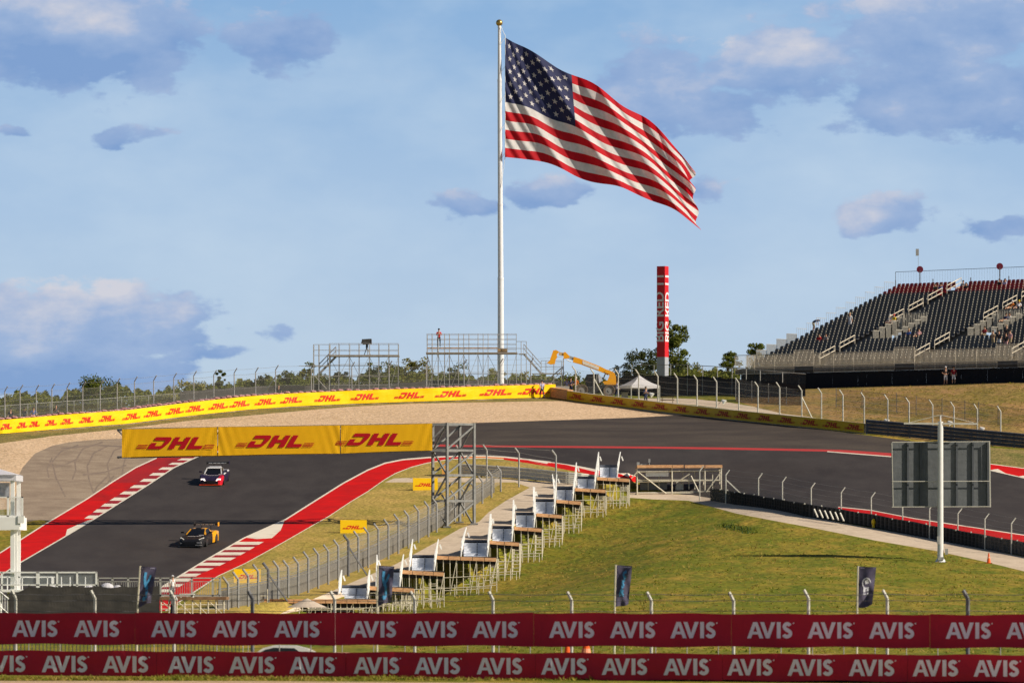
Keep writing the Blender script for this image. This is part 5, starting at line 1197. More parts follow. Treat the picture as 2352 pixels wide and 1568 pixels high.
# ------------------------------------------------------------------ screens and thin fences beyond the crest
def screen_line(name, label, pts, topf, matr, post_every=3.0, cat='fence', rail=None, under=.4):
    """pts (u,D); topf(u)->row"""
    o = G(*pts[0]); t = thing(name, tuple(o), label, cat); m = MB(); ps = MB(); prev = None
    P3 = [G(u, D) for u, D in pts]; L = polyline_len(P3); n = max(2, int(L[-1]/.6))
    for i in range(n+1):
        p = along(P3, L, L[-1]*i/n); u = CX+p.x/p.y*F; zt = rz_(topf(u), p.y)+.05*math.sin(i*1.3); y = .05*math.sin(i*.9)
        col = [Vector((p.x,p.y+y,p.z-under)), Vector((p.x,p.y-y,(p.z+zt)/2)), Vector((p.x,p.y+y*.3,zt))]
        if prev:
            for k in (0,1): m.quad(prev[k], col[k], col[k+1], prev[k+1])
        prev = col
        if i % max(1,int(post_every/.6)) == 0: ps.tube(p+Vector((0,.06,0)), Vector((p.x,p.y+.06,zt+(rail or .05))), .04, n=5)
    m.build('screen_cloth', matr, t); ps.build_each('post', M_galv, t)
    if rail:
        r = MB()
        for i in range(n):
            p = along(P3,L,L[-1]*i/n); q = along(P3,L,L[-1]*(i+1)/n); u = CX+p.x/p.y*F; u2 = CX+q.x/q.y*F; r.tube(Vector((p.x,p.y,rz_(topf(u),p.y)+rail)), Vector((q.x,q.y,rz_(topf(u2),q.y)+rail)), .03, n=4)
        r.build('top_rail', M_galv, t)
        r = MB()
        for i in range(n):
            p = along(P3,L,L[-1]*i/n); q = along(P3,L,L[-1]*(i+1)/n); u = CX+p.x/p.y*F; u2 = CX+q.x/q.y*F
            r.quad(Vector((p.x,p.y+.1,rz_(topf(u),p.y))), Vector((q.x,q.y+.1,rz_(topf(u2),q.y))), Vector((q.x,q.y+.1,rz_(topf(u2),q.y)+rail)), Vector((p.x,p.y+.1,rz_(topf(u),p.y)+rail)))
        r.build('chain_link_panel', M_mesh, t)
    return t
screen_line('screen_fence','long black windscreen fence behind the left scaffold platforms',[(414,560),(620,566),(700,566),(900,570),(1150,574),(1290,574)], lambda u: float(np.interp(u,[414,560,640,720,900,1000,1290],[899,888,886,884,880,873,873])), M_screen2, rail=None)
screen_line('rail_fence','wire fence with pale rails among the bushes behind the far left catch fence',[(-40,545),(120,552),(280,558),(440,562)], lambda u: float(np.interp(u,[-40,0,140,440],[950,944,934,913])), mat('scrub_screen',(.10,.085,.05),.9,alpha=.35), rail=.5)
screen_line('screen_fence','tall black windscreen behind the white tent and the yellow-walled corner',[(1400,566),(1500,562),(1590,556),(1690,548),(1760,542),(1850,540)], lambda u: float(np.interp(u,[1400,1440,1560,1640,1700,1850],[872,862,862,866,871,884])), M_screen, rail=1.05, under=2)
screen_line('mesh_fence','grey mesh-covered fence on the bank below the left end of the grandstand',[(1690,540),(1745,536),(1790,533),(1841,530)], lambda u: float(np.interp(u,[1690,1790,1841],[870,886,900])), mat('grey_net',(.10,.095,.09),.9,alpha=.75), under=.2)

# ------------------------------------------------------------------ grandstand
TH = R(38); fd = Vector((math.cos(TH), -math.sin(TH), 0)); bd = Vector((math.sin(TH), math.cos(TH), 0)); FL = Vector(((1700-CX)/F*562, 562, 0)); ZF = 19.55
NR, RD, RR, SW = 30, .865, .292, .515
def GS(s, t_, z): q = FL+fd*s+bd*t_; return Vector((q.x, q.y, z))
def grandstand():
    t = thing('grandstand', tuple(GS(0,0,Gx(GS(0,0,0).x, 562).z)), 'long dark-seated grandstand with top rows of red seats, pale picket front and black skirt', 'grandstand')
    AIS = [(7.9,9.0),(19.1,20.2),(30.3,31.4),(41.5,42.6)]; VOM = [(9.6,12.6),(20.8,23.8),(32.0,35.0)]; SL = 47.0
    r0 = 9; r1 = 15
    m = MB()
    for k in range(NR):
        t0 = 1.2+RD*k; z = ZF+RR*k
        segs = [(0.3,SL)]
        if r0 <= k < r1: segs = [(.3,9.6),(12.6,20.8),(23.8,32.0),(35.0,SL)]
        for a, b in segs:
            m.add([GS(a,t0,z),GS(b,t0,z),GS(b,t0+RD,z),GS(a,t0+RD,z),GS(a,t0,z-RR-.05),GS(b,t0,z-RR-.05),GS(b,t0+RD,z-.35),GS(a,t0+RD,z-.35)], [(0,1,2,3),(4,5,1,0),(5,6,2,1),(7,4,0,3),(6,7,3,2)])
    m.add([GS(0,0,ZF-.12),GS(SL,0,ZF-.12),GS(SL,1.25,ZF-.12),GS(0,1.25,ZF-.12),GS(0,0,ZF-.35),GS(SL,0,ZF-.35),GS(SL,1.25,ZF-.35),GS(0,1.25,ZF-.35)], [(0,1,2,3),(4,5,1,0),(7,4,0,3),(4,7,6,5)])
    m.build('terrace', mat('terrace_steel', (.10,.10,.105), .8, (.14,.135,.13), scale=2), t)
    # under-structure: black skirt cloth and raking beams
    m = MB()
    for i in range(47):
        a, b = GS(i,.15,0), GS(i+1,.15,0); za, zb = Gx(a.x,a.y).z-.4, Gx(b.x,b.y).z-.4; w = .05*math.sin(i*1.7)
        m.quad(Vector((a.x,a.y+w,za)), Vector((b.x,b.y-w,zb)), GS(i+1,.15,ZF-.62), GS(i,.15,ZF-.62))
    m.build('skirt_cloth', mat('skirt_black', (.012,.012,.016), .95), t)
    m = MB()
    for s in (.3, 47):
        n = 8
        for k in range(n):
            ta, tb = 1.2+RD*NR*k/n, 1.2+RD*NR*(k+1)/n
            za, zb = ZF+RR*NR*k/n-.4, ZF+RR*NR*(k+1)/n-.4; pa = GS(s,ta,0); m.beam(GS(s,ta,za), GS(s,tb,zb), .12, .2); m.beam(GS(s,ta,za), GS(s,ta,Gx(pa.x,pa.y).z-.2), .12, .12); m.beam(GS(s,ta,Gx(pa.x,pa.y).z), GS(s,tb,zb), .07, .07)
    a = GS(.1,26.9,0)
    for s in range(0,48,6): m.beam(GS(s,27.2,ZF+RR*NR), GS(s,27.2,Gx(GS(s,27.2,0).x, 584).z), .15, .15)
    m.build('support_frame', M_galv, t)
    # seats
    def seat_pts(s, k, z0):
        t0 = 1.2+RD*k+.18; w = .23
        v = [GS(s-w,t0,z0+.42),GS(s+w,t0,z0+.42),GS(s+w,t0+.38,z0+.38),GS(s-w,t0+.38,z0+.38), GS(s-w*.95,t0+.46,z0+.82),GS(s+w*.95,t0+.46,z0+.82),
             GS(s-w,t0,z0+.34),GS(s+w,t0,z0+.34),GS(s+w,t0+.44,z0+.32),GS(s-w,t0+.44,z0+.32), GS(s-w*.9,t0+.52,z0+.82),GS(s+w*.9,t0+.52,z0+.82), GS(s-w*.55,t0+.47,z0+.91),GS(s+w*.55,t0+.47,z0+.91),GS(s+w*.55,t0+.52,z0+.91),GS(s-w*.55,t0+.52,z0+.91)]
        f = [(0,1,2,3),(3,2,5,4),(6,7,1,0),(9,8,7,6),(8,9,10,11),(4,5,13,12),(12,13,14,15),(0,3,9,6),(1,7,8,2),(3,4,10,9),(2,8,11,5),(4,12,15,10),(5,11,14,13),(15,14,11,10)]
        return v, f
    M_sd = mat('seat_charcoal', (.055,.058,.068), .5, (.08,.083,.092), scale=2, spec=.3); M_sr = mat('seat_red', (.36,.02,.03), .5, (.28,.015,.02), scale=2); M_leg = mat('seat_leg_steel', (.62,.56,.44), .5)
    cand = []
    for k in range(NR):
        z0 = ZF+RR*k; s = .7
        while s < SL-.3:
            if not any(a-.2 < s < b+.2 for a, b in AIS) and not (r0-1 <= k < r1 and any(a-.1 < s < b+.1 for a, b in VOM)): cand.append((s, k, z0))
            s += SW
    infr = [c for c in cand if CX+GS(c[0],1.2+RD*c[1],0).x/GS(c[0],1.2+RD*c[1],0).y*F < 2350]
    infr.sort(key=lambda c: GS(c[0],1.2+RD*c[1],0).y); near_ = set((c[0],c[1]) for c in infr[:96])
    for key, mm in (('grey_seat_block', M_sd), ('red_seat_block', M_sr)):
        m = MB()
        for s, k, z0 in cand:
            if (s, k) in near_: continue
            if (key[0] == 'r') != (k >= NR-4): continue
            v, f = seat_pts(s, k, z0); m.add(v, f)
        o = m.build(key, mm, t); o['kind'] = 'stuff'
    for s, k, z0 in infr[:96]:
        v, f = seat_pts(s, k, z0); m = MB(); m.add(v, f); m.build('seat', M_sd, t)
    m = MB()
    for s, k, z0 in cand:
        p0 = GS(s+SW/2,1.2+RD*k+.55,z0+.66); m.beam(p0, p0+Vector((0,0,.13)), .085, .07)
    o = m.build('seat_bracket_set', M_leg, t); o['kind'] = 'stuff'
    # picket front rail, panel by panel
    M_pk = mat('picket_steel', (.80,.70,.55), .5, (.66,.58,.46), scale=5)
    M_pg = mat('guard_steel', (.46,.43,.37), .5, (.36,.33,.28), scale=5)
    pans = []; s = -.6
    while s < SL:
        w = 2.35; near_ais = [a for a, b in AIS if abs(a-.6-s) < .01]
        pans.append((s, min(s+w, SL))); s += w+.02
    for i, (a, b) in enumerate(pans):
        hi = 1.22; up = any(a < (x+y)/2 < b for x, y in AIS); top = ZF+1.28+(.35 if up else 0); bot = ZF+.05
        m = MB()
        for z in (top, bot): m.beam(GS(a,-.02,z), GS(b,-.02,z), .05, .05)
        n = 17
        for k in range(n+1): s_ = a+(b-a)*k/n; m.beam(GS(s_,-.02,bot), GS(s_,-.02,top), .055 if k in (0,n) else .032, .03)
        if not up:
            for k in range(n+1): s_ = a+(b-a)*k/n; m.beam(GS(s_,-.0,bot-.05), GS(s_,-.0,bot-.62), .03 if k in (0,n) else .018, .02)
            m.beam(GS(a,0,bot-.62), GS(b,0,bot-.62), .05, .04)
        m.build('picket_panel', M_pk, t)
    m = MB(); m.quad(GS(-.6,.06,ZF-.08), GS(SL,.06,ZF-.08), GS(SL,.06,ZF-.62), GS(-.6,.06,ZF-.62)); m.build('fascia', mat('fascia_brown', (.06,.052,.048), .8), t)
    # stepped handrails on the aisles
    for a, b in AIS:
        k = 1
        while k < NR-1:
            if r0 <= k < r1-1 and a < 40: k += 3; continue
            m = MB(); p = GS((a+b)/2-.3, 1.2+RD*k, ZF+RR*k); q = GS((a+b)/2-.3, 1.2+RD*(k+3), ZF+RR*(k+3))
            for h in (1.0,.55): m.beam(p+Vector((0,0,h)), q+Vector((0,0,h)), .06, .06)
            m.beam(p, p+Vector((0,0,1.0)), .055, .055); m.beam(q, q+Vector((0,0,1.0)), .055, .055); k += 4; m.build('aisle_handrail', M_pk, t)
        m = MB()
        for k in range(NR*2): m.box(GS((a+b)/2, 1.2+RD*k/2+.2, ZF+RR*k/2+.03), (1.0,.36,.12), rz=-TH)
        m.build('aisle_step_set', mat('step_tan', (.16,.14,.11), .8), t)
    for a, b in VOM:
        for side in (0, 1):
            for j in range(5):
                k = r0+j*(1.25); s_ = a+.15 if side == 0 else b-.1; p = GS(s_, 1.2+RD*k, ZF+RR*k-.3); q = GS(s_, 1.2+RD*(k+1.25), ZF+RR*k-.3); m = MB(); H_ = 1.45
                for z in (0,H_): m.beam(p+Vector((0,0,z)), q+Vector((0,0,z)), .06, .06)
                for i in range(7): c = p.lerp(q,i/6); m.beam(c, c+Vector((0,0,H_)), .07, .04)
                m.build('exit_picket_panel', M_pg, t)
        m = MB(); m.box(GS((a+b)/2, 1.2+RD*r0+1.2, ZF+RR*r0-.2), (b-a-.3, 2.2, .06), rz=-TH)
        m.build('exit_landing', M_postw, t)
        m = MB(); p, q = GS(a,1.2+RD*r1,ZF+RR*r1-.05), GS(b,1.2+RD*r1,ZF+RR*r1-.05); m.quad(p-Vector((0,0,2)), q-Vector((0,0,2)), q, p); m.build('exit_back_wall', mat('exit_shade',(.13,.125,.12),.8), t)
        m = MB()
        for f in (0, 1):
            z = ZF+RR*r1+(1.3 if f == 0 else .02); m.beam(GS(a,1.2+RD*r1,z), GS(b,1.2+RD*r1,z), .05, .05)
        for i in range(16): c = GS(a+(b-a)*i/15,1.2+RD*r1,ZF+RR*r1); m.beam(c, c+Vector((0,0,1.3)), .06, .03)
        m.build('exit_picket_panel', M_pg, t)
    # left edge guards, stepping up; white near the ground, thin higher
    for j in range(15):
        k = j*2; p = GS(-.1,1.2+RD*k,ZF+RR*k); q = GS(-.1,1.2+RD*(k+2),ZF+RR*k); m = MB(); H_ = 1.35
        for z in (.1,H_): m.beam(p+Vector((0,0,z)), q+Vector((0,0,z)), .035, .035)
        n = 12 if j < 5 else 5
        for i in range(n+1): c = p.lerp(q,i/n); m.beam(c+Vector((0,0,.1)), c+Vector((0,0,H_)), .06 if j < 5 else .02, .03)
        m.build('side_guard', M_pg, t)
    # back guard wire on top
    m = MB(); zt = ZF+RR*NR
    s = 0
    while s < SL: m.beam(GS(s,27.3,zt-.2), GS(s,27.3,zt+1.0), .09, .09); s += 4.6
    m.beam(GS(0,27.3,zt+1.85), GS(SL,27.3,zt+1.95), .045, .045); m.beam(GS(0,27.3,zt), GS(0,27.3,zt+1.85), .05, .05)
    for i in range(int(SL/.32)): m.beam(GS(i*.32,27.3,zt), GS(i*.32,27.3,zt+1.85), .010, .010)
    m.build('back_guard', M_postd, t)
    # round section markers on posts
    for s in (3.2, 12.9, 22.6):
        m = MB(); c = GS(s,27.0,zt+2.0); m.beam(GS(s,27.0,zt-.3), c, .10, .10); m.build('marker_post', M_postd, t)
        m = MB(); m.tube(c+Vector((0,.04,0)), c-Vector((0,.04,0)), .34, n=24); m.build('marker_disc', mat('disc_red', (.16,.012,.03), .5), t)
        m = MB(); m.tube(c-Vector((0,.045,0)), c-Vector((0,.055,0)), .16, n=8); m.build('disc_emblem', mat('disc_dark',(.14,.02,.04),.5), t)
    m = MB(); c = GS(3.0,27.0,zt+3.3); m.beam(GS(3.0,27.0,zt+2), c, .03,.03); m.box(c+Vector((-.1,0,.45)), (.3,.2,.7)); m.build('loudspeaker', M_galv, t)
grandstand()

# ------------------------------------------------------------------ trees and scrub
def leaf_mat(name, a, b): return mat(name, a, .75, b, scale=.9, fac=(.3,.7), transl=.3, spec=.2)
M_lf = [leaf_mat('leaf_olive', (.12,.14,.016), (.20,.19,.035)), leaf_mat('leaf_dark', (.04,.055,.014), (.075,.085,.02)), leaf_mat('leaf_yellow_green', (.20,.20,.03), (.30,.25,.055)), leaf_mat('leaf_mid', (.075,.105,.012), (.15,.16,.025))]
M_bark = mat('bark', (.16,.12,.085), .9, (.09,.07,.05), scale=5)
def tree(loc, w, h, kind, label, seed, group=None, leaf=.145, trunk=.25, n=None, lean=.35, ragged=1.0):
    rr = np.random.default_rng(seed); loc = Vector(loc); t = thing('tree' if h > 2.6 else 'bush', tuple(loc), label, 'tree' if h > 2.6 else 'bush', group)
    m = MB(); tips = []; nb = 6+int(w)
    base = loc+Vector((0,0,-.4)); tr = max(.06, h*.022); top = loc+Vector((rr.normal()*.1*w, 0, h*trunk*1.4))
    m.tube(base, top, tr, tr*.75, n=7)
    for i in range(nb):
        a = rr.random()*6.283; rad = w*.5*(.25+.55*rr.random()); hh = h*(trunk+.12+(.80-trunk)*rr.random())
        q = loc+Vector((math.cos(a)*rad+lean*w*.1, math.sin(a)*rad*.8, hh)); mid = top.lerp(q,.5)+Vector((0,0,h*.05)); m.tube(top-Vector((0,0,.2)), mid, tr*.5, tr*.35, n=5); m.tube(mid, q, tr*.35, tr*.12, n=4); tips.append(q)
    m.build('trunk', M_bark, t)
    # clumps
    cl = []
    for q in tips:
        for _ in range(3): cl.append((q+Vector((rr.normal()*w*.10, rr.normal()*w*.10, rr.normal()*h*.07)), (.10+.12*rr.random())*w))
    nx = int(10+w*3)
    for _ in range(nx):
        a = rr.random()*6.283; el = rr.random(); rad = w*.5*math.sqrt(rr.random())*(1-.45*max(0,el-.55)/.45); cl.append((loc+Vector((math.cos(a)*rad, math.sin(a)*rad*.8, h*(trunk*.7+(.93-trunk*.7)*el))), (.07+.11*rr.random())*w))
    n = n or int(1500+w*h*110); ci = rr.integers(0, len(cl), n); V = []; Fc = []
    for i in range(n):
        c, rad = cl[ci[i]]; d = rr.normal(size=3); d /= np.linalg.norm(d); rad_ = min(rad, .95*h*.3)*(rr.random()**.45)*ragged
        p = np.array(c)+d*rad_*np.array((1,1,.8)); s = leaf*(.6+.9*rr.random()); e1 = rr.normal(size=3); e1 /= np.linalg.norm(e1); e2 = np.cross(e1, d+rr.normal(size=3)*.5); e2 /= (np.linalg.norm(e2)+1e-6)
        o = len(V); V += [p-e1*s*.6, p+e2*s*.45, p+e1*s*.75, p-e2*s*.45]; Fc.append((o,o+1,o+2,o+3))
    mm = MB(); mm.v = [tuple(v) for v in V]; mm.f = Fc; mm.m = [0]*len(Fc); mm.build('crown', M_lf[kind], t)
    return t
def tplace(u, rtop, wpx, D, kind, label, seed, group='scrub and small trees on the ridge', **k):
    g = G(u, D); h = rz_(rtop, D)-g.z; return tree(g, wpx/F*D, h, kind, label, seed, group, **k)
TR = [(35,912,70,585,0,'low olive bush at the far left edge behind the catch fence'),(55,905,26,600,1,'narrow dark sapling behind the far left fence'),(112,915,70,590,0,'rounded bush left of the big dark crown'),(165,893,60,600,0,'olive bush leaning against the big dark crown'),
      (222,868,100,590,3,'broad dark-topped tree behind the left part of the yellow wall'),(262,877,55,596,0,'light-topped tree right of the broad dark crown'),(325,890,42,600,0,'small bush between two fence posts, right of the broad dark tree'),(385,905,70,585,2,'low scrub before the start of the black windscreen'),
      (430,873,85,600,2,'pale green wispy bush above the left end of the black windscreen'),(470,880,60,598,2,'pale green bush right of the wispy one'),(509,850,26,590,3,'slim upright sapling standing alone above the windscreen'),(560,878,40,600,2,'thin pale bush left of the bare twiggy one'),(590,866,54,592,1,'dark twiggy bush above the black windscreen'),
      (655,852,70,588,3,'dark green bush left of the left scaffold stairs'),(700,842,56,600,0,'olive bush behind the stair tower of the left scaffold'),(745,858,60,592,0,'bush seen through the left scaffold stairs'),(778,850,42,596,1,'small dark tree seen through the left scaffold'),
      (868,828,90,594,3,'leafy tree in the right half of the left scaffold'),(905,836,60,600,0,'bushy crown at the right edge of the left scaffold'),(948,826,80,596,2,'tall pale green bush between the two scaffolds'),(985,850,50,600,0,'bush at the left leg of the wide scaffold'),(1043,840,66,596,3,'dark bush seen through the wide scaffold'),
      (1110,858,50,600,0,'low bush seen through the wide scaffold, left of the flagpole'),(1140,846,50,604,2,'bush directly left of the flagpole foot'),(1205,858,60,600,2,'pale bush right of the flagpole foot'),(1262,862,50,600,0,'low bush beneath the scaffold stairs on the right'),(1310,862,70,600,0,'olive bush behind the boom of the yellow telehandler'),(1365,868,50,604,2,'pale bush between telehandler boom and cab'),
      (1452,803,78,590,1,'dark spiky-topped tree left of the red tower'),(1492,830,44,596,1,'dark tree tucked against the left side of the red tower'),
      (1610,842,90,600,2,'yellow green scrub right of the big tree'),(1575,836,60,604,0,'olive scrub at the foot of the big tree'),(1652,850,70,600,2,'dry yellow bush below the small round tree'),(1678,799,52,596,3,'small round tree left of the grandstand end'),(1740,770,60,620,3,'tree top peeping over the pale side guards of the grandstand')]
for i, (u, r, w, D, kd, lab) in enumerate(TR): tplace(u, r, w, D, kd, lab, 100+i)
tplace(1543, 738, 86, 598, 3, 'big leafy tree rising right behind the red tower', 77, n=9000, leaf=.17, trunk=.12, ragged=1.25)
# continuous low scrub on the ridge
def scrub():
    rr = np.random.default_rng(3); V = []; Fc = []
    for _ in range(60000):
        u = rr.uniform(-60,1700); 
        if 1290 < u < 1400 and rr.random() < .5: continue
        D = rr.uniform(590,625); g = G(u, D); tr_ = float(np.interp(u,[-60,0,60,140,200,290,330,420,520,600,700,800,900,1000,1100,1250,1300,1430,1500,1600,1700],[925,912,902,910,888,888,903,893,882,872,864,870,852,864,868,866,874,870,856,852,856]))+5*math.sin(u*.11)+4*math.sin(u*.27+1)+rr.normal()*2; h = (rz_(tr_,D)-g.z)*(.25+.75*rr.random()**.6); p = np.array(g)+np.array((0,0,max(.1,h))); e1 = rr.normal(size=3); e1 /= np.linalg.norm(e1); e2 = np.cross(e1, rr.normal(size=3)); e2 /= np.linalg.norm(e2); s = .23
        o = len(V); V += [p-e1*s*.6, p+e2*s*.45, p+e1*s*.75, p-e2*s*.45]; Fc.append((o,o+1,o+2,o+3))
    m = MB(); m.v = [tuple(v) for v in V]; m.f = Fc; m.m = [0]*len(Fc); m.m = rr.integers(0,2,len(Fc)).tolist(); tag(m.build('undergrowth', [M_lf[0], M_lf[3]]), 'tangled low undergrowth along the ridge behind the fences', 'undergrowth', kind='stuff')
scrub()
# grass tufts
def tufts(name, label, n, cols, urng, rrng, hgt, seed, test):
    rr = np.random.default_rng(seed); V = []; Fc = []; Mi = []
    while len(Fc) < n:
        u = rr.uniform(*urng); r = rr.uniform(*rrng)
        if not test(u, r): continue
        D = D_at(u, r); g = np.array(G(u, D)); k = .5+.5*math.sin(u*.02+r*.05)*math.sin(u*.007-r*.031); s = hgt*(.4+.9*rr.random())*(.6+.6*k); mi = 0 if rr.random() < .35+.3*math.sin(u*.013+r*.02) else (1 if rr.random() < .6 else 2)
        for _ in range(3):
            a = rr.random()*6.283; b = rr.normal(size=2)*.12; w = .035+.03*rr.random(); d = np.array((math.cos(a)*w, math.sin(a)*w, 0)); q = g+np.array((b[0],b[1],0)); tip = q+np.array((rr.normal()*.12, rr.normal()*.12, s*(.6+.4*rr.random())))
            o = len(V); V += [q-d, q+d, tip]; Fc.append((o,o+1,o+2)); Mi.append(mi)
    m = MB(); m.v = [tuple(v) for v in V]; m.f = Fc; m.m = Mi; tag(m.build(name, cols), label, 'grass', kind='stuff')
M_t1 = mat('blade_green', (.22,.25,.025), .8, transl=.5); M_t2 = mat('blade_straw', (.42,.30,.07), .8, transl=.4); M_t3 = mat('blade_olive', (.34,.30,.04), .8, transl=.5)
SR = [(1440,1150),(1581,1153),(1693,1184),(1853,1214),(2013,1246),(2153,1270),(2352,1316)]
def hill_test(u, r):
    if u > 1440: return r > float(np.interp(u, [a for a,_ in SR], [b for _,b in SR]))
    e = float(np.interp(u, [900,1100,1300,1440], [1405,1330,1200,1150])); return r > e
tufts('tall_grass', 'tall tufted green and straw coloured grass on the slope', 20000, [M_t1, M_t2, M_t3], (900,2400), (1150,1500), .15, 5, hill_test)
tufts('bank_tufts', 'short dry grass tufts on the bank below the grandstand', 4000, [M_t2, M_t3, M_t2], (1900,2400), (880,985), .14, 6, lambda u, r: r < float(np.interp(u,[1900,2000,2352],[955,970,1010])))
tufts('verge_tufts', 'grass edge in front of the lower crimson banners', 9000, [M_t2, M_t3, M_t1], (-20,2380), (1556,1562), .16, 7, lambda u, r: True)
# darker weed patch on the slope
tufts('weed_patch', 'patch of darker green weeds on the slope below the service road', 500, [mat('weed_green', (.04,.075,.012), .8), M_t1, M_t1], (1655,1750), (1205,1232), .35, 8, lambda u, r: (abs(u-1702)/42)**2+(abs(r-1216-(u-1702)*.16)/7)**2 < 1)
# ------------------------------------------------------------------ telehandler
def telehandler():
    D = 548.0; Xp = lambda u, r, dy=0: P(u, r, D+dy); g = G(1366, D); t = thing('telehandler', tuple(g), 'orange-yellow telehandler side-on with its raised boom reaching left behind the wall end', 'telehandler')
    M_o = mat('machine_yellow', (.95,.42,.004), .4, (.90,.37,.004), scale=1, coat=.2); M_dk = mat('machine_dark', (.05,.048,.05), .6)
    cv = lambda x, y: (1232.4+x*.132, 780.9+y*.132)      # measured on an enlarged crop
    def plate(name, pts, y0, y1, mm, parent=None):
        m = MB(); q = [Xp(*cv(*p)) for p in pts]; a = [Vector((v.x, D+y0, v.z)) for v in q]; b = [Vector((v.x, D+y1, v.z)) for v in q]; n = len(q)
        m.add(a+b, [tuple(range(n)), tuple(range(2*n-1,n-1,-1))]); m.add(a+b, [(i,n+i,n+(i+1)%n,(i+1)%n) for i in range(n)]); return m.build(name, mm, parent or t)
    bo = plate('boom_outer', [(1230,520),(1100,455),(760,325),(650,290),(630,385),(780,425),(1010,510),(1180,575),(1240,610),(1275,580)], -.28, .28, M_o)
    plate('boom_label', [(800,355),(1090,470),(1075,520),(800,415)], -.30, -.285, mat('label_white', (.8,.74,.66), .5), bo)
    m = MB(); prev = None
    bm = text_polys("Liftmaster"[:0] or "", 1) if False else None
    plate('boom_inner', [(655,300),(560,268),(550,318),(640,352)], -.2, .2, M_galv)
    plate('boom_collar', [(575,280),(500,205),(470,215),(470,325),(560,318)], -.27, .27, M_o)
    plate('boom_tip', [(480,225),(390,205),(385,262),(475,275)], -.2, .2, mat('boom_tan',(.62,.45,.25),.5))
    plate('lifting_jib', [(395,205),(340,172),(290,180),(262,260),(230,355),(180,395),(245,425),(318,415),(335,335),(360,300),(352,250)], -.25, .25, M_o)
    plate('rear_frame', [(1230,515),(1300,545),(1352,570),(1380,640),(1385,780),(1180,775),(1150,725),(1230,710),(1260,640),(1270,600),(1180,560)], -.5, .5, M_o)
    plate('chassis', [(730,870),(880,790),(1180,780),(1385,780),(1380,860),(1120,920),(880,930),(740,900)], -.7, .7, M_dk)
    cb = plate('cab', [(870,600),(1080,590),(1145,720),(1060,780),(860,790),(835,690)], -.75, .15, mat('cab_dark', (.02,.02,.024), .6, spec=.2))
    plate('cab_window_glare', [(1070,605),(1095,605),(1140,715),(1085,748)], -.78, -.755, mat('cab_glare', (.7,.7,.75), .3), cb)  # pale plate, glare on the cab glass painted as colour
    plate('cab_pillar', [(1040,595),(1058,595),(1050,775),(1036,775)], -.78, -.755, M_galv, cb)
    plate('hydraulic_ram', [(1190,575),(1210,580),(1165,690),(1145,680)], -.15, .0, M_galv)
    m = MB(); m.tube(Xp(*cv(520,340),-.3), Xp(*cv(600,375),-.3), .05, n=6); m.build('hose', M_white, t)
    for u, r in (cv(1262,880), cv(790,872)):
        for dy in (-.85,.75):
            c = Xp(u, r, dy); wl_ = thing_part('wheel', c, t); m = MB(); R_ = .58; prof = [(.62,-.2),(.95,-.24),(1,-.14),(1,.14),(.95,.24),(.62,.2)]; n = 20
            vs = []; fs = []
            for i in range(n):
                a = 6.283*i/n
                for rr_, y in prof: vs.append((c.x+R_*rr_*math.cos(a), c.y+y, c.z+R_*rr_*math.sin(a)))
            k = len(prof)
            for i in range(n):
                for j in range(k-1): fs.append((i*k+j, ((i+1)%n)*k+j, ((i+1)%n)*k+j+1, i*k+j+1))
            m.add(vs, fs); m.build('tyre', mat('dusty_rubber', (.16,.12,.095), .9), wl_)
            m = MB(); m.tube(c+Vector((0,-.16,0)), c+Vector((0,.16,0)), R_*.62, n=14); m.tube(c+Vector((0,-.2,0)), c+Vector((0,.2,0)), R_*.2, n=10); m.build('rim', mat('rim_grey',(.3,.28,.27),.6), wl_)
def thing_part(name, loc, parent):
    o = bpy.data.objects.new(name, None); COL.objects.link(o); o.parent = parent; o.location = Vector(loc)-parent.location; return o
telehandler()
# ------------------------------------------------------------------ pop-up tent
def tent():
    D = 538.0; g = G(1470, D); t = thing('canopy_tent', tuple(g), 'white pop-up canopy tent between the telehandler and the red tower foot', 'tent'); th = R(23); A = P(1450,889,D); e1 = Vector((math.cos(th), math.sin(th),0)); e2 = Vector((-math.sin(th), math.cos(th),0)); S_ = 2.95
    c = [A, A+e1*S_, A+e1*S_+e2*S_, A+e2*S_]; ze = rz_(884.5,D); zl = rz_(890,D); ap = A+(e1+e2)*S_/2; ap.z = rz_(859.5,D)
    m = MB(); n = 6
    for i in range(4):
        p, q = c[i], c[(i+1)%4]; p = Vector((p.x,p.y,ze)); q = Vector((q.x,q.y,ze))
        for k in range(n):
            f0, f1 = k/n, (k+1)/n; s0, s1 = -.12*math.sin(f0*math.pi), -.12*math.sin(f1*math.pi)
            m.quad(p.lerp(ap,f0)+Vector((0,0,s0)), q.lerp(ap,f0)+Vector((0,0,s0)), q.lerp(ap,f1)+Vector((0,0,s1)), p.lerp(ap,f1)+Vector((0,0,s1)))
        m.quad(Vector((p.x,p.y,zl)), Vector((q.x,q.y,zl)), q, p)
    m.build('canopy', M_tent, t)
    for p in c: m = MB(); m.beam(Vector((p.x,p.y,Gx(p.x,p.y).z-.3)), Vector((p.x,p.y,ze)), .09, .09); m.build('leg', M_postw, t)
tent()
m = MB(); p = G(1533, 537); m.box(p+Vector((0,0,.72)), (1.3,.7,.05)); m.box(p+Vector((0,.62,.44)), (1.3,.28,.05)); m.box(p+Vector((0,-.62,.44)), (1.3,.28,.05))
for s in (-.5,.5): m.beam(p+Vector((s,-.6,0)), p+Vector((s,.3,.72)), .05,.05); m.beam(p+Vector((s,.6,0)), p+Vector((s,-.3,.72)), .05,.05)
tag(m.build('picnic_table', mat('table_brown', (.20,.13,.08), .8), origin=tuple(p)), 'small brown picnic table right of the white canopy tent', 'table')
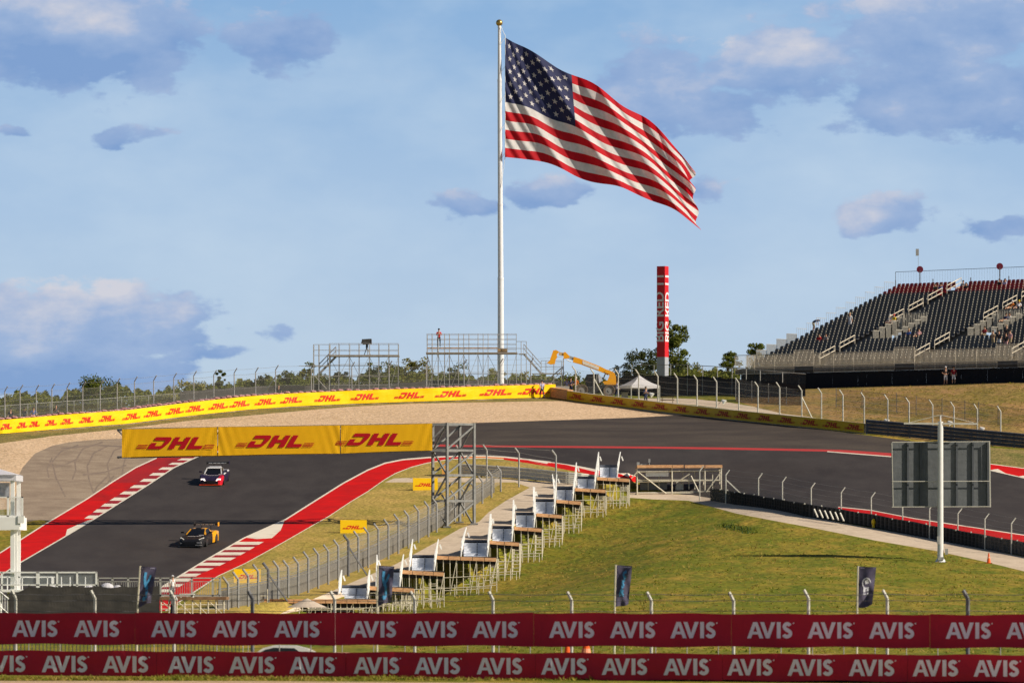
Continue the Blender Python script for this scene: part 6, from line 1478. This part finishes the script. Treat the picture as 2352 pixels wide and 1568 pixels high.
m = MB(); p = G(1435, 541); m.box(p+Vector((0,0,.55)), (.62,.5,.6)); m.box(p+Vector((0,0,.9)), (.8,.6,.06))
for s in (-.22,.22): m.tube(p+Vector((s,.3,.22)), p+Vector((s,-.3,.22)), .2, n=10)
tag(m.build('utility_cart', mat('cart_tan', (.34,.32,.24), .7), origin=tuple(p)), 'little tan utility cart between the telehandler and the tent', 'cart')

# ------------------------------------------------------------------ race cars
def race_car(loc, yaw, label, paint, L_=4.7, W_=2.02, H_=1.22, nose=.72, look=0):
    """built nose towards -Y around the origin, then turned"""
    t = thing('race_car', tuple(loc), label, 'race car'); o0 = Vector(loc); TR_ = lambda v: o0+Vector(v)
    hl = L_/2
    ys = [-hl,-hl+.06,-hl+.18,-hl+.38,-1.72,-1.55,-1.35,-1.1,-.95,-.8,-.5,0,.5,.85,1.0,1.2,1.42,1.62,1.8,1.95,hl-.15,hl]
    def belt(y): return float(np.interp(y, [-hl,-hl+.1,-hl+.4,-1.4,-.8,0,1.0,1.5,hl], [.42,.56,.66,nose+.06,.78,.82,.86,.92,.84]))
    def ctr(y): return float(np.interp(y, [-hl,-hl+.1,-hl+.4,-1.2,-.8,0,1.0,1.6,hl], [.38,.52,.62,.74,.84,.88,.92,.92,.86]))
    def hw(y): return W_/2*float(np.interp(y, [-hl,-hl+.08,-hl+.3,-1.6,-1.2,-.6,.3,1.1,1.6,hl-.1,hl], [.62,.80,.94,1.0,1.0,.90,.91,1.0,1.0,.95,.86]))
    def arch(y):
        b = .10
        for wy in (-1.37,1.40):
            d = abs(y-wy)
            if d < .40: b = max(b, .10+math.sqrt(max(0,.40**2-d*d))*1.42)
        return b
    m = MB(); secs = []
    for y in ys:
        h = hw(y); b = arch(y); be = belt(y); c = ctr(y); lb = min(b, be-.1)
        sec = [(-h*.97,lb),(-h,max(lb+.02,be*.55)),(-h*.985,be-.07),(-h*.90,be),(-h*.60,be*.4+c*.6),(-h*.30,c),(0,c+.01),(h*.30,c),(h*.60,be*.4+c*.6),(h*.90,be),(h*.985,be-.07),(h,max(lb+.02,be*.55)),(h*.97,lb),(h*.5,.11),(-h*.5,.11)]
        secs.append([TR_((x,y,z)) for x, z in sec])
    n = len(secs[0]); vs = [v for s in secs for v in s]
    fs = []; ms = []
    for i in range(len(secs)-1):
        for k in range(n): fs.append((i*n+k, i*n+(k+1)%n, (i+1)*n+(k+1)%n, (i+1)*n+k)); y = ys[i]; side = k in (0,1,11,10,2,9) ; ms.append(paint['side'](y,k) if side else (paint['top'](y,k) if k < 12 else 2))
    fs += [tuple(range(n-1,-1,-1)), tuple(range((len(secs)-1)*n, len(secs)*n))]; ms += [2,2]
    m.v = [tuple(v) for v in vs]; m.f = fs; m.m = ms; body = m.build('body', [paint['A'], paint['B'], M_black, paint['C']], t, smooth=False)
    # cabin
    G_ = mat('race_glass', (.008,.009,.013), .25, spec=.35); m = MB()
    cs = [(-.95,.62,.83,.60),(-.35,.66,1.10,.50),(-.05,.66,H_-.02,.46),(.45,.66,H_,.46),(.9,.66,H_-.07,.44),(1.35,.60,1.04,.38),(1.75,.5,.93,.32)]
    vs = []; 
    for y, wb, zt, wt in cs: zb = belt(y)-.03; vs += [(-wb*W_/1.9,y,zb),(-wt*W_/1.9*1.18,y,zt-.05 if zt > 1 else zt),(-wt*W_/1.9*.9,y,zt),(wt*W_/1.9*.9,y,zt),(wt*W_/1.9*1.18,y,zt-.05 if zt > 1 else zt),(wb*W_/1.9,y,zb)]
    fs = []; ms = []
    for i in range(len(cs)-1):
        for k in range(5):
            fs.append((i*6+k, i*6+k+1, (i+1)*6+k+1, (i+1)*6+k)); ms.append(1 if (i < 2 and 1 <= k <= 3) or (k in (0,4) and 1 <= i <= 3) else 0)
    m.add([TR_(v) for v in vs], fs); m.m = ms; m.build('cabin', [paint['roof'], G_], t)
    m = MB()       # pillars and sun strip
    m.add([TR_((-.50,-.10,H_-.045)),TR_((.50,-.10,H_-.045)),TR_((.52,-.28,H_-.115)),TR_((-.52,-.28,H_-.115))], [(0,1,2,3)]); m.v = [(a,b,c+.02) for a,b,c in m.v]; m.build('sun_strip', paint['strip'], t)
    m = MB()
    for s in (-1,1): m.beam(TR_((s*.70,-.93,.85)), TR_((s*.56,-.1,H_-.05)), .06, .05)
    m.build('windscreen_pillar', paint['roof'], t)
    for s in (-1,1):
        for wy in (-1.37,1.40):
            c = TR_((s*(W_/2-.17),wy,.345)); w = thing_part('wheel', c, t); m = MB(); m.tube(c-Vector((.155,0,0)), c+Vector((.155,0,0)), .345, n=20); m.build('tyre', M_rubber, w)
            m = MB(); m.tube(c+Vector((s*.15,0,0)), c+Vector((s*.165,0,0)), .235, n=14); m.build('rim', mat('rim_dark',(.06,.06,.065),.4,metal=.6), w)
    w = thing_part('rear_wing', TR_((0,hl-.1,1.2)), t); m = MB(); zz = H_+.10
    m.box(TR_((0,hl-.05,zz)), (W_*.92,.34,.035), M=Matrix.Rotation(R(9),3,'X')); m.box(TR_((0,hl-.215,zz-.03)), (W_*.92,.03,.10)); m.build('wing_plane', M_black, w)
    for s in (-1,1): m = MB(); m.box(TR_((s*W_*.46,hl-.05,zz-.02)), (.025,.42,.30)); m.build('end_plate', paint['plate'] if s > 0 else M_black, w); m = MB(); m.beam(TR_((s*.35,hl-.15,.85)), TR_((s*.35,hl-.08,zz-.02)), .03, .10); m.build('wing_mount', M_black, w)
    m = MB(); k = 0; x = -W_*.36
    while x < W_*.34: wd = .05+.06*((k*7)%3)/2; m.box(TR_((x,hl-.234,zz-.03)), (wd,.008,.045)); x += wd+.035; k += 1
    m.build('wing_lettering', mat('decal_white',(.7,.7,.7),.5), w)
    m = MB(); m.box(TR_((0,-hl-.03,.10)), (W_*.93,.28,.03)); m.build('splitter', paint['split'], t)
    for s in (-1,1): m = MB(); m.box(TR_((s*(W_/2+.06),-.62,.98)), (.22,.10,.12)); m.beam(TR_((s*.78,-.6,.86)), TR_((s*(W_/2+.02),-.62,.96)), .03,.03); m.build('mirror', M_black if look else paint['A'], t)
    for s in (-1,1):
        m = MB()
        if look == 0: m.box(TR_((s*.66,-hl+.13,.53)), (.30,.10,.11), rz=s*.25); m.box(TR_((s*.56,-hl+.06,.44)), (.24,.06,.07), rz=s*.25)
        else: m.beam(TR_((s*.88,-hl+.55,.70)), TR_((s*.58,-hl+.22,.585)), .07, .05); m.beam(TR_((s*.88,-hl+.55,.71)), TR_((s*.84,-hl+.35,.60)), .05, .05)
        m.build('headlight', mat('lamp_lit',(.9,.85,.8),.2,emis=((1,.80,.72),2.2)) if look == 0 else mat('lamp_clear',(.75,.74,.70),.2), t)
    m = MB(); m.box(TR_((0,-hl-.0,.33)), (.95 if look else .62,.05,.22)); m.build('grille', M_black, t)
    m = MB()
    for i in range(9): m.box(TR_((-.46+.115*i,-1.28+abs(i-4)*.012,ctr(-1.28)+.03)), (.07,.16,.012))
    if look:
        m.box(TR_((.48,-.98,ctr(-1)+.02)), (.34,.34,.02))
    else:
        for s in (-1,1): m.box(TR_((s*.62,-1.0,.80)), (.26,.24,.03))
    m.build('bonnet_decal', mat('decal_pale',(.72,.66,.64),.5), t)
    if look:
        m = MB(); m.box(TR_((.58,-hl+.03,.38)), (.46,.08,.10)); m.box(TR_((.62,-hl-.0,.2)), (.5,.08,.05)); m.box(TR_((-.66,-hl+.05,.34)), (.3,.06,.07)); m.build('bumper_decal', mat('decal_grey',(.42,.40,.38),.5), t)
        m = MB(); m.box(TR_((0,.12,H_+.01)), (.42,.42,.03)); m.build('roof_scoop', M_black, t)
    t.rotation_euler = (0,0,0); return t
def orient(t, loc, yaw):
    a = Gx(loc.x+math.sin(yaw)*1.4, loc.y-math.cos(yaw)*1.4); b = Gx(loc.x-math.sin(yaw)*1.4, loc.y+math.cos(yaw)*1.4); pitch = math.atan2(b.z-a.z, 2.8)
    t.rotation_euler = (Matrix.Rotation(yaw,4,'Z') @ Matrix.Rotation(pitch,4,'X')).to_euler(); t.location = loc+Vector((0,0,.0))
cy = mat('car_yellow', (.80,.36,.004), .25, (.76,.33,.004), coat=.6); cb = mat('car_black', (.010,.010,.013), .5, coat=.08); cw = mat('car_pale', (.72,.70,.70), .35, coat=.5); cr_ = mat('car_red', (.60,.01,.03), .3, coat=.5); cn = mat('car_navy', (.02,.012,.04), .45, coat=.15); cora = mat('car_orange_red', (.85,.07,.01), .4)
pA = dict(A=cb, B=cy, C=cy, roof=cy, strip=cb, plate=cy, split=M_black, side=lambda y,k: 1 if y > .2 else 0, top=lambda y,k: 1 if y > .9 else 0)
pB = dict(A=cn, B=cw, C=cr_, roof=cw, strip=cw, plate=cn, split=cora, side=lambda y,k: (3 if k > 8 and y < -1.7 else (1 if y > -.6 and k in (2,9) else 0)), top=lambda y,k: 3 if (k >= 8 and y < -1.5) else (1 if y > 1.3 else 0))
g1 = GP(454+5, 1256); g1 = GP(457, 1250); c1 = race_car(g1, 0, 'black and yellow sports race car with yellow rear flank, nearer of the two on track', pA, look=1); orient(c1, g1, R(-12))
g2 = GP(493, 1108); c2 = race_car(g2, 0, 'dark race car with white roof, lit headlights and orange splitter, farther up the track', pB, H_=1.32, nose=.80); orient(c2, g2, R(-5))

# ------------------------------------------------------------------ people
def figure(pose):
    """joint positions in metres, facing -Y; returns dict joint->(pos, radius), bones"""
    J = {}; B_ = []
    def j(n, x, y, z, r, p=None):
        J[n] = ((x,y,z), r)
        if p: B_.append((p, n))
    if pose in ('stand','hands','hips','walk'):
        pz, ly = .93, 0
        j('pelvis',0,0,.95,.145); j('waist',0,0,1.10,.125,'pelvis'); j('chest',0,0,1.30,.155,'waist'); j('neck',0,-.01,1.50,.058,'chest'); j('head0',0,-.03,1.60,.085,'neck'); j('head1',0,-.03,1.72,.088,'head0')
        sp_ = .10 if pose != 'walk' else .05
        for s, n in ((-1,'L'),(1,'R')):
            fy = 0 if pose != 'walk' else s*.24
            j('hip'+n,s*.09,0,.88,.095,'pelvis'); j('knee'+n,s*(.10+.02),-.02-fy*.5-(.05 if pose=='walk' else 0),.50,.062,'hip'+n); j('ank'+n,s*.12,.03-fy,.09,.042,'knee'+n); j('toe'+n,s*.14,-.12-fy,.04,.035,'ank'+n)
            j('sh'+n,s*.185,0,1.42,.062,'chest')
            if pose == 'hands': j('el'+n,s*.26,-.04,1.18,.045,'sh'+n); j('wr'+n,s*.07,-.24,1.20,.034,'el'+n); j('fin'+n,s*.01,-.29,1.22,.028,'wr'+n)
            elif pose == 'hips': j('el'+n,s*.36,.04,1.18,.045,'sh'+n); j('wr'+n,s*.19,-.10,1.05,.034,'el'+n); j('fin'+n,s*.14,-.13,1.02,.028,'wr'+n)
            elif pose == 'walk': j('el'+n,s*.25,s*.10,1.16,.045,'sh'+n); j('wr'+n,s*.26,s*.16-.10,.94,.034,'el'+n); j('fin'+n,s*.26,s*.16-.13,.86,.028,'wr'+n)
            else: j('el'+n,s*.25,.02,1.15,.045,'sh'+n); j('wr'+n,s*.27,-.05,.92,.034,'el'+n); j('fin'+n,s*.26,-.07,.83,.028,'wr'+n)
    elif pose in ('sit','recline'):
        ba = .12 if pose == 'sit' else .45
        j('pelvis',0,0,.50,.15); j('waist',0,ba*.2,.63,.13,'pelvis'); j('chest',0,ba*.45,.84,.155,'waist'); j('neck',0,ba*.6,1.04,.058,'chest'); j('head0',0,ba*.6-.03,1.14,.085,'neck'); j('head1',0,ba*.6-.04,1.26,.088,'head0')
        for s, n in ((-1,'L'),(1,'R')):
            j('hip'+n,s*.10,-.06,.49,.092,'pelvis'); j('knee'+n,s*.14,-.48,.54 if pose=='sit' else .60,.062,'hip'+n); j('ank'+n,s*.14,-.50 if pose=='sit' else -.85,.12 if pose=='sit' else .45,.042,'knee'+n); j('toe'+n,s*.14,-.64 if pose=='sit' else -.93,.07 if pose=='sit' else .55,.035,'ank'+n)
            j('sh'+n,s*.185,ba*.5,.95,.062,'chest'); j('el'+n,s*.27,ba*.5-.10,.73,.045,'sh'+n); j('wr'+n,s*.17,-.25,.66,.034,'el'+n); j('fin'+n,s*.13,-.33,.65,.028,'wr'+n)
    else: # bend
        j('pelvis',0,0,.90,.145); j('waist',.10,0,1.0,.13,'pelvis'); j('chest',.30,-.02,1.10,.155,'waist'); j('neck',.48,-.03,1.13,.058,'chest'); j('head0',.58,-.03,1.13,.085,'neck'); j('head1',.69,-.03,1.10,.088,'head0')
        for s, n in ((-1,'L'),(1,'R')):
            j('hip'+n,0,s*.09,.84,.095,'pelvis'); j('knee'+n,.14,s*.10,.48,.062,'hip'+n); j('ank'+n,.0,s*.12,.09,.042,'knee'+n); j('toe'+n,.14,s*.12,.04,.035,'ank'+n)
            j('sh'+n,.36,s*.17,1.12,.062,'chest'); j('el'+n,.46,s*.2,.90,.045,'sh'+n); j('wr'+n,.52,s*.16,.68,.034,'el'+n); j('fin'+n,.54,s*.14,.60,.028,'wr'+n)
    return J, B_
FIG = {}
def fig_mesh(pose):
    if pose in FIG: return FIG[pose]
    J, B_ = figure(pose); names = list(J); me = bpy.data.meshes.new('fig'); me.from_pydata([J[n][0] for n in names], [(names.index(a), names.index(b)) for a, b in B_], []); o = bpy.data.objects.new('fig', me); COL.objects.link(o)
    sk = o.modifiers.new('s','SKIN'); sk.use_smooth_shade = True
    for i, n in enumerate(names): me.skin_vertices[0].data[i].radius = (J[n][1],)*2; me.skin_vertices[0].data[i].use_root = (n == 'pelvis')
    o.modifiers.new('u','SUBSURF').levels = 1
    dg = bpy.context.evaluated_depsgraph_get(); r = bpy.data.meshes.new_from_object(o.evaluated_get(dg)); bpy.data.objects.remove(o)
    # which part of the body each face belongs to
    segs = []; zone = {'pelvis':2,'waist':1,'chest':1,'neck':0,'head0':0,'head1':0,'sh':1,'el':1,'wr':0,'fin':0,'hip':2,'knee':2,'ank':3,'toe':4}
    for a, b in B_:
        key = b.rstrip('LR'); segs.append((np.array(J[a][0]), np.array(J[b][0]), zone[key]))
    cen = np.array([p.center[:] for p in r.polygons]); best = np.full(len(cen), 1e9); z = np.zeros(len(cen), int)
    for a, b, k in segs:
        ab = b-a; tt = np.clip(((cen-a)@ab)/(ab@ab), 0, 1); d = np.linalg.norm(cen-a-tt[:,None]*ab, axis=1); m_ = d < best; best[m_] = d[m_]; z[m_] = k
    FIG[pose] = (r, z, J); return FIG[pose]
def clothes(c, n): return mat('cloth_%s' % n, c, .85, tuple(x*.8 for x in c), scale=6)
CC = {'red':(.60,.02,.02),'black':(.02,.02,.025),'navy':(.02,.03,.10),'white':(.75,.73,.75),'lilac':(.55,.50,.68),'khaki':(.40,.32,.20),'grey':(.22,.22,.24),'blue':(.06,.14,.42),'orange':(.85,.22,.02),'yellow':(.85,.60,.02),'tan':(.5,.36,.22),'dkred':(.30,.02,.03),'green':(.06,.08,.05),'pink':(.62,.35,.35)}
def person(loc, pose, rz, shirt, pants, label, hat=None, group=None, h=1.0, shorts=True, tabard=None):
    r, z, J = fig_mesh(pose); me = r.copy(); t = bpy.data.objects.new('person', me); COL.objects.link(t); me.materials.clear()
    for mm in (M_skin, clothes(CC[shirt],shirt), clothes(CC[pants],pants), M_skin if shorts else clothes(CC[pants],pants), M_black): me.materials.append(mm)
    me.polygons.foreach_set('material_index', z.tolist()); me.polygons.foreach_set('use_smooth', [True]*len(z)); me.update()
    t.location = loc; t.rotation_euler = (0,0,rz); t.scale = (h,h,h); tag(t, label, 'person', group)
    hp = Vector(J['head0'][0]); hd = (Vector(J['head1'][0])-hp).normalized(); top = hp+hd*.12
    def child(name, mb, mm):
        o = mb.build(name, mm); o.parent = t; return o
    m = MB(); m.sphere(tuple(top+Vector((0,.025,.0))), .108, nu=10, nv=7, sc=(.95,1,.85)); child('hair' if not hat else 'cap', m, M_hair if not hat else clothes(CC[hat],hat))
    if hat: m = MB(); m.box(tuple(top+Vector((0,-.13,.0))), (.14,.12,.015)); child('cap_brim', m, clothes(CC[hat],hat))
    m = MB(); m.box(tuple(hp+Vector((0,-.088,.035))), (.022,.03,.035)); child('nose', m, M_skin)
    m = MB()
    for s in (-1,1): m.sphere(tuple(hp+Vector((s*.032,-.078,.065))), .012, nu=6, nv=4)
    child('eyes', m, M_black)
    return t
def pg(u, row_top, D, pose, rz, shirt, pants, label, **k):
    return person(G(u, D), pose, rz, shirt, pants, label, **k)
dk = 551.5
person(P(1008,796.5,DL+1.2), 'hands', R(10), 'red', 'black', 'man in red shirt and dark cap standing at the left end of the wide scaffold', hat='black', shorts=False, h=1.0)
m = MB(); m.box(tuple(P(1006,807,DL+.3)), (.16,.12,.95)); tag(m.build('white_box', M_white, origin=tuple(P(1006,818,DL+.3))), 'tall white box at the feet of the man in red on the scaffold', 'box')
pw = G(1245, 543.6); person(pw, 'walk', R(200), 'lilac', 'navy', 'marshal in pale vest and navy trousers standing against the yellow wall', hat='black', shorts=False, h=1.0)
for (u, D, pose, rz, a, b, hat, lab) in ((1302,549,'stand',R(20),'lilac','navy','white','marshal with white cap behind the timber wall end'),(1311,549.5,'hips',R(-10),'navy','navy','black','marshal in dark navy next to the one with the white cap'),(1323,551,'stand',R(160),'orange','grey','white','marshal in orange vest nearest the telehandler'),(1417,546,'walk',R(90),'lilac','navy',None,'marshal in pale shirt at the rear wheel of the telehandler'),
    (1483,536,'hands',R(30),'navy','navy',None,'person in dark clothes standing in the shade of the canopy tent'),(24,514,'stand',R(30),'black','navy',None,'person in black watching from behind the far left fence'),(56,515,'stand',R(-20),'grey','grey',None,'grey-clad person behind the far left fence'),(77,515,'hips',R(15),'blue','navy',None,'person in a blue shirt behind the far left fence'),(129,519,'hands',R(-10),'black','khaki',None,'bareheaded man in dark shirt and khaki trousers behind the yellow wall'),(640,538,'stand',R(0),'black','black',None,'person in black behind the yellow wall below a braced fence post')):
    pg(u, 0, D, pose, rz, a, b, lab, hat=hat, shorts=False)
# two figures under the grandstand
for u, r, sh, hat, lab in ((2172,884,'black','white','man in black shirt, white cap and white shorts below the grandstand'),(2190.5,883,'dkred','black','man in dark red shirt and white shorts below the grandstand'),(2341,874,'black',None,'shadowed person under the grandstand at the right edge')):
    D = float(D_at(u, r, 500, 556)); person(G(u, D), 'hips' if sh == 'black' else 'stand', R(10), sh, 'white' if u < 2300 else 'grey', lab, hat=hat)
# spectators on the stand, placed by bearing and row on the seating plane
def on_stand(u, row):
    best = None
    for k in range(-1, NR+1):
        t_ = 1.2+RD*k+.3; z = ZF+RR*max(k,0)
        # s with the wanted bearing
        c = (u-CX)/F; q = FL+bd*t_; s = (c*q.y-q.x)/(fd.x-c*fd.y); pt = GS(s,t_,z); r = HZ-(z+.6)*F/pt.y; e = abs(r-row)
        if best is None or e < best[0]: best = (e, pt, k, s)
    return best[1]
cu8 = lambda x: 1693.4+x*.282; cr8 = lambda y: 592.7+y*.282
SP = [(617,550,'bend','navy','khaki',None,'spectator bending over on the left slope of the seating'),(918,530,'stand','white','white','tan','spectator in white standing on the aisle at the left'),(665,665,'sit','red','black',None,'seated spectator in bright red, left part of the stand'),(720,660,'sit','grey','black',None,'seated spectator in grey beside the one in bright red'),
 (1243,510,'sit','white','grey','white','seated spectator with white cap beside the red-and-yellow one'),(1275,515,'sit','yellow','grey','red','seated spectator in yellow with a red cap'),(1395,630,'sit','blue','navy','tan','seated spectator in blue with straw hat, centre of the stand'),(1472,630,'recline','pink','black',None,'reclining spectator in pink, centre of the stand'),
 (1612,255,'sit','green','khaki',None,'spectator in dark clothes in the red top rows, left of a pair'),(1655,250,'sit','blue','khaki',None,'spectator in blue in the red top rows beside the dark-clad one'),(1828,240,'recline','grey','khaki',None,'reclining spectator in grey in the red top rows'),(1862,245,'sit','black','khaki',None,'spectator in black in the red top rows, middle'),(2133,228,'sit','black','black',None,'broad spectator in black on the topmost red row'),(2178,225,'sit','lilac','navy',None,'spectator in lilac on the topmost red row'),
 (2230,395,'recline','orange','khaki','white','reclining spectator in orange with white cap'),(2288,395,'recline','white','white','yellow','reclining spectator in white with a yellow cap'),(2180,495,'recline','navy','khaki',None,'spectator in navy stretching bare legs to the left'),(2215,490,'sit','white','khaki',None,'spectator in white beside the one stretching out'),(2012,605,'sit','dkred','khaki',None,'lone spectator in dull red, right part of the stand'),
 (2083,690,'hands','tan','khaki',None,'spectator in tan leaning at the front rail'),(2133,690,'stand','black','white',None,'spectator in black with white shorts at the front rail'),(2195,650,'stand','black','black','tan','spectator in black with straw hat on the front aisle'),(2190,700,'stand','black','pink',None,'second spectator in black at the front rail gap'),(2222,680,'stand','pink','khaki',None,'spectator in pink behind the pair at the front rail')]
for (x, y, pose, a, b, hat, lab) in SP:
    p = on_stand(cu8(x), cr8(y)); 
    if pose in ('sit','recline'): p = p+Vector((0,0,-.08))
    person(p, pose, -TH+R(8)*math.sin(x), a, b, lab, hat=hat, group=None)
pp = P(395,1347,D_at(395,1420)); person(P(396,1373,333), 'stand', R(40), 'white', 'grey', 'person in white on the scaffold deck right of the far left banner flag', hat='white', shorts=False, h=.75)
person(P(398,1424,333.5), 'stand', R(-30), 'white', 'navy', 'person in white and navy standing beneath the scaffold deck', shorts=False, h=1.0)
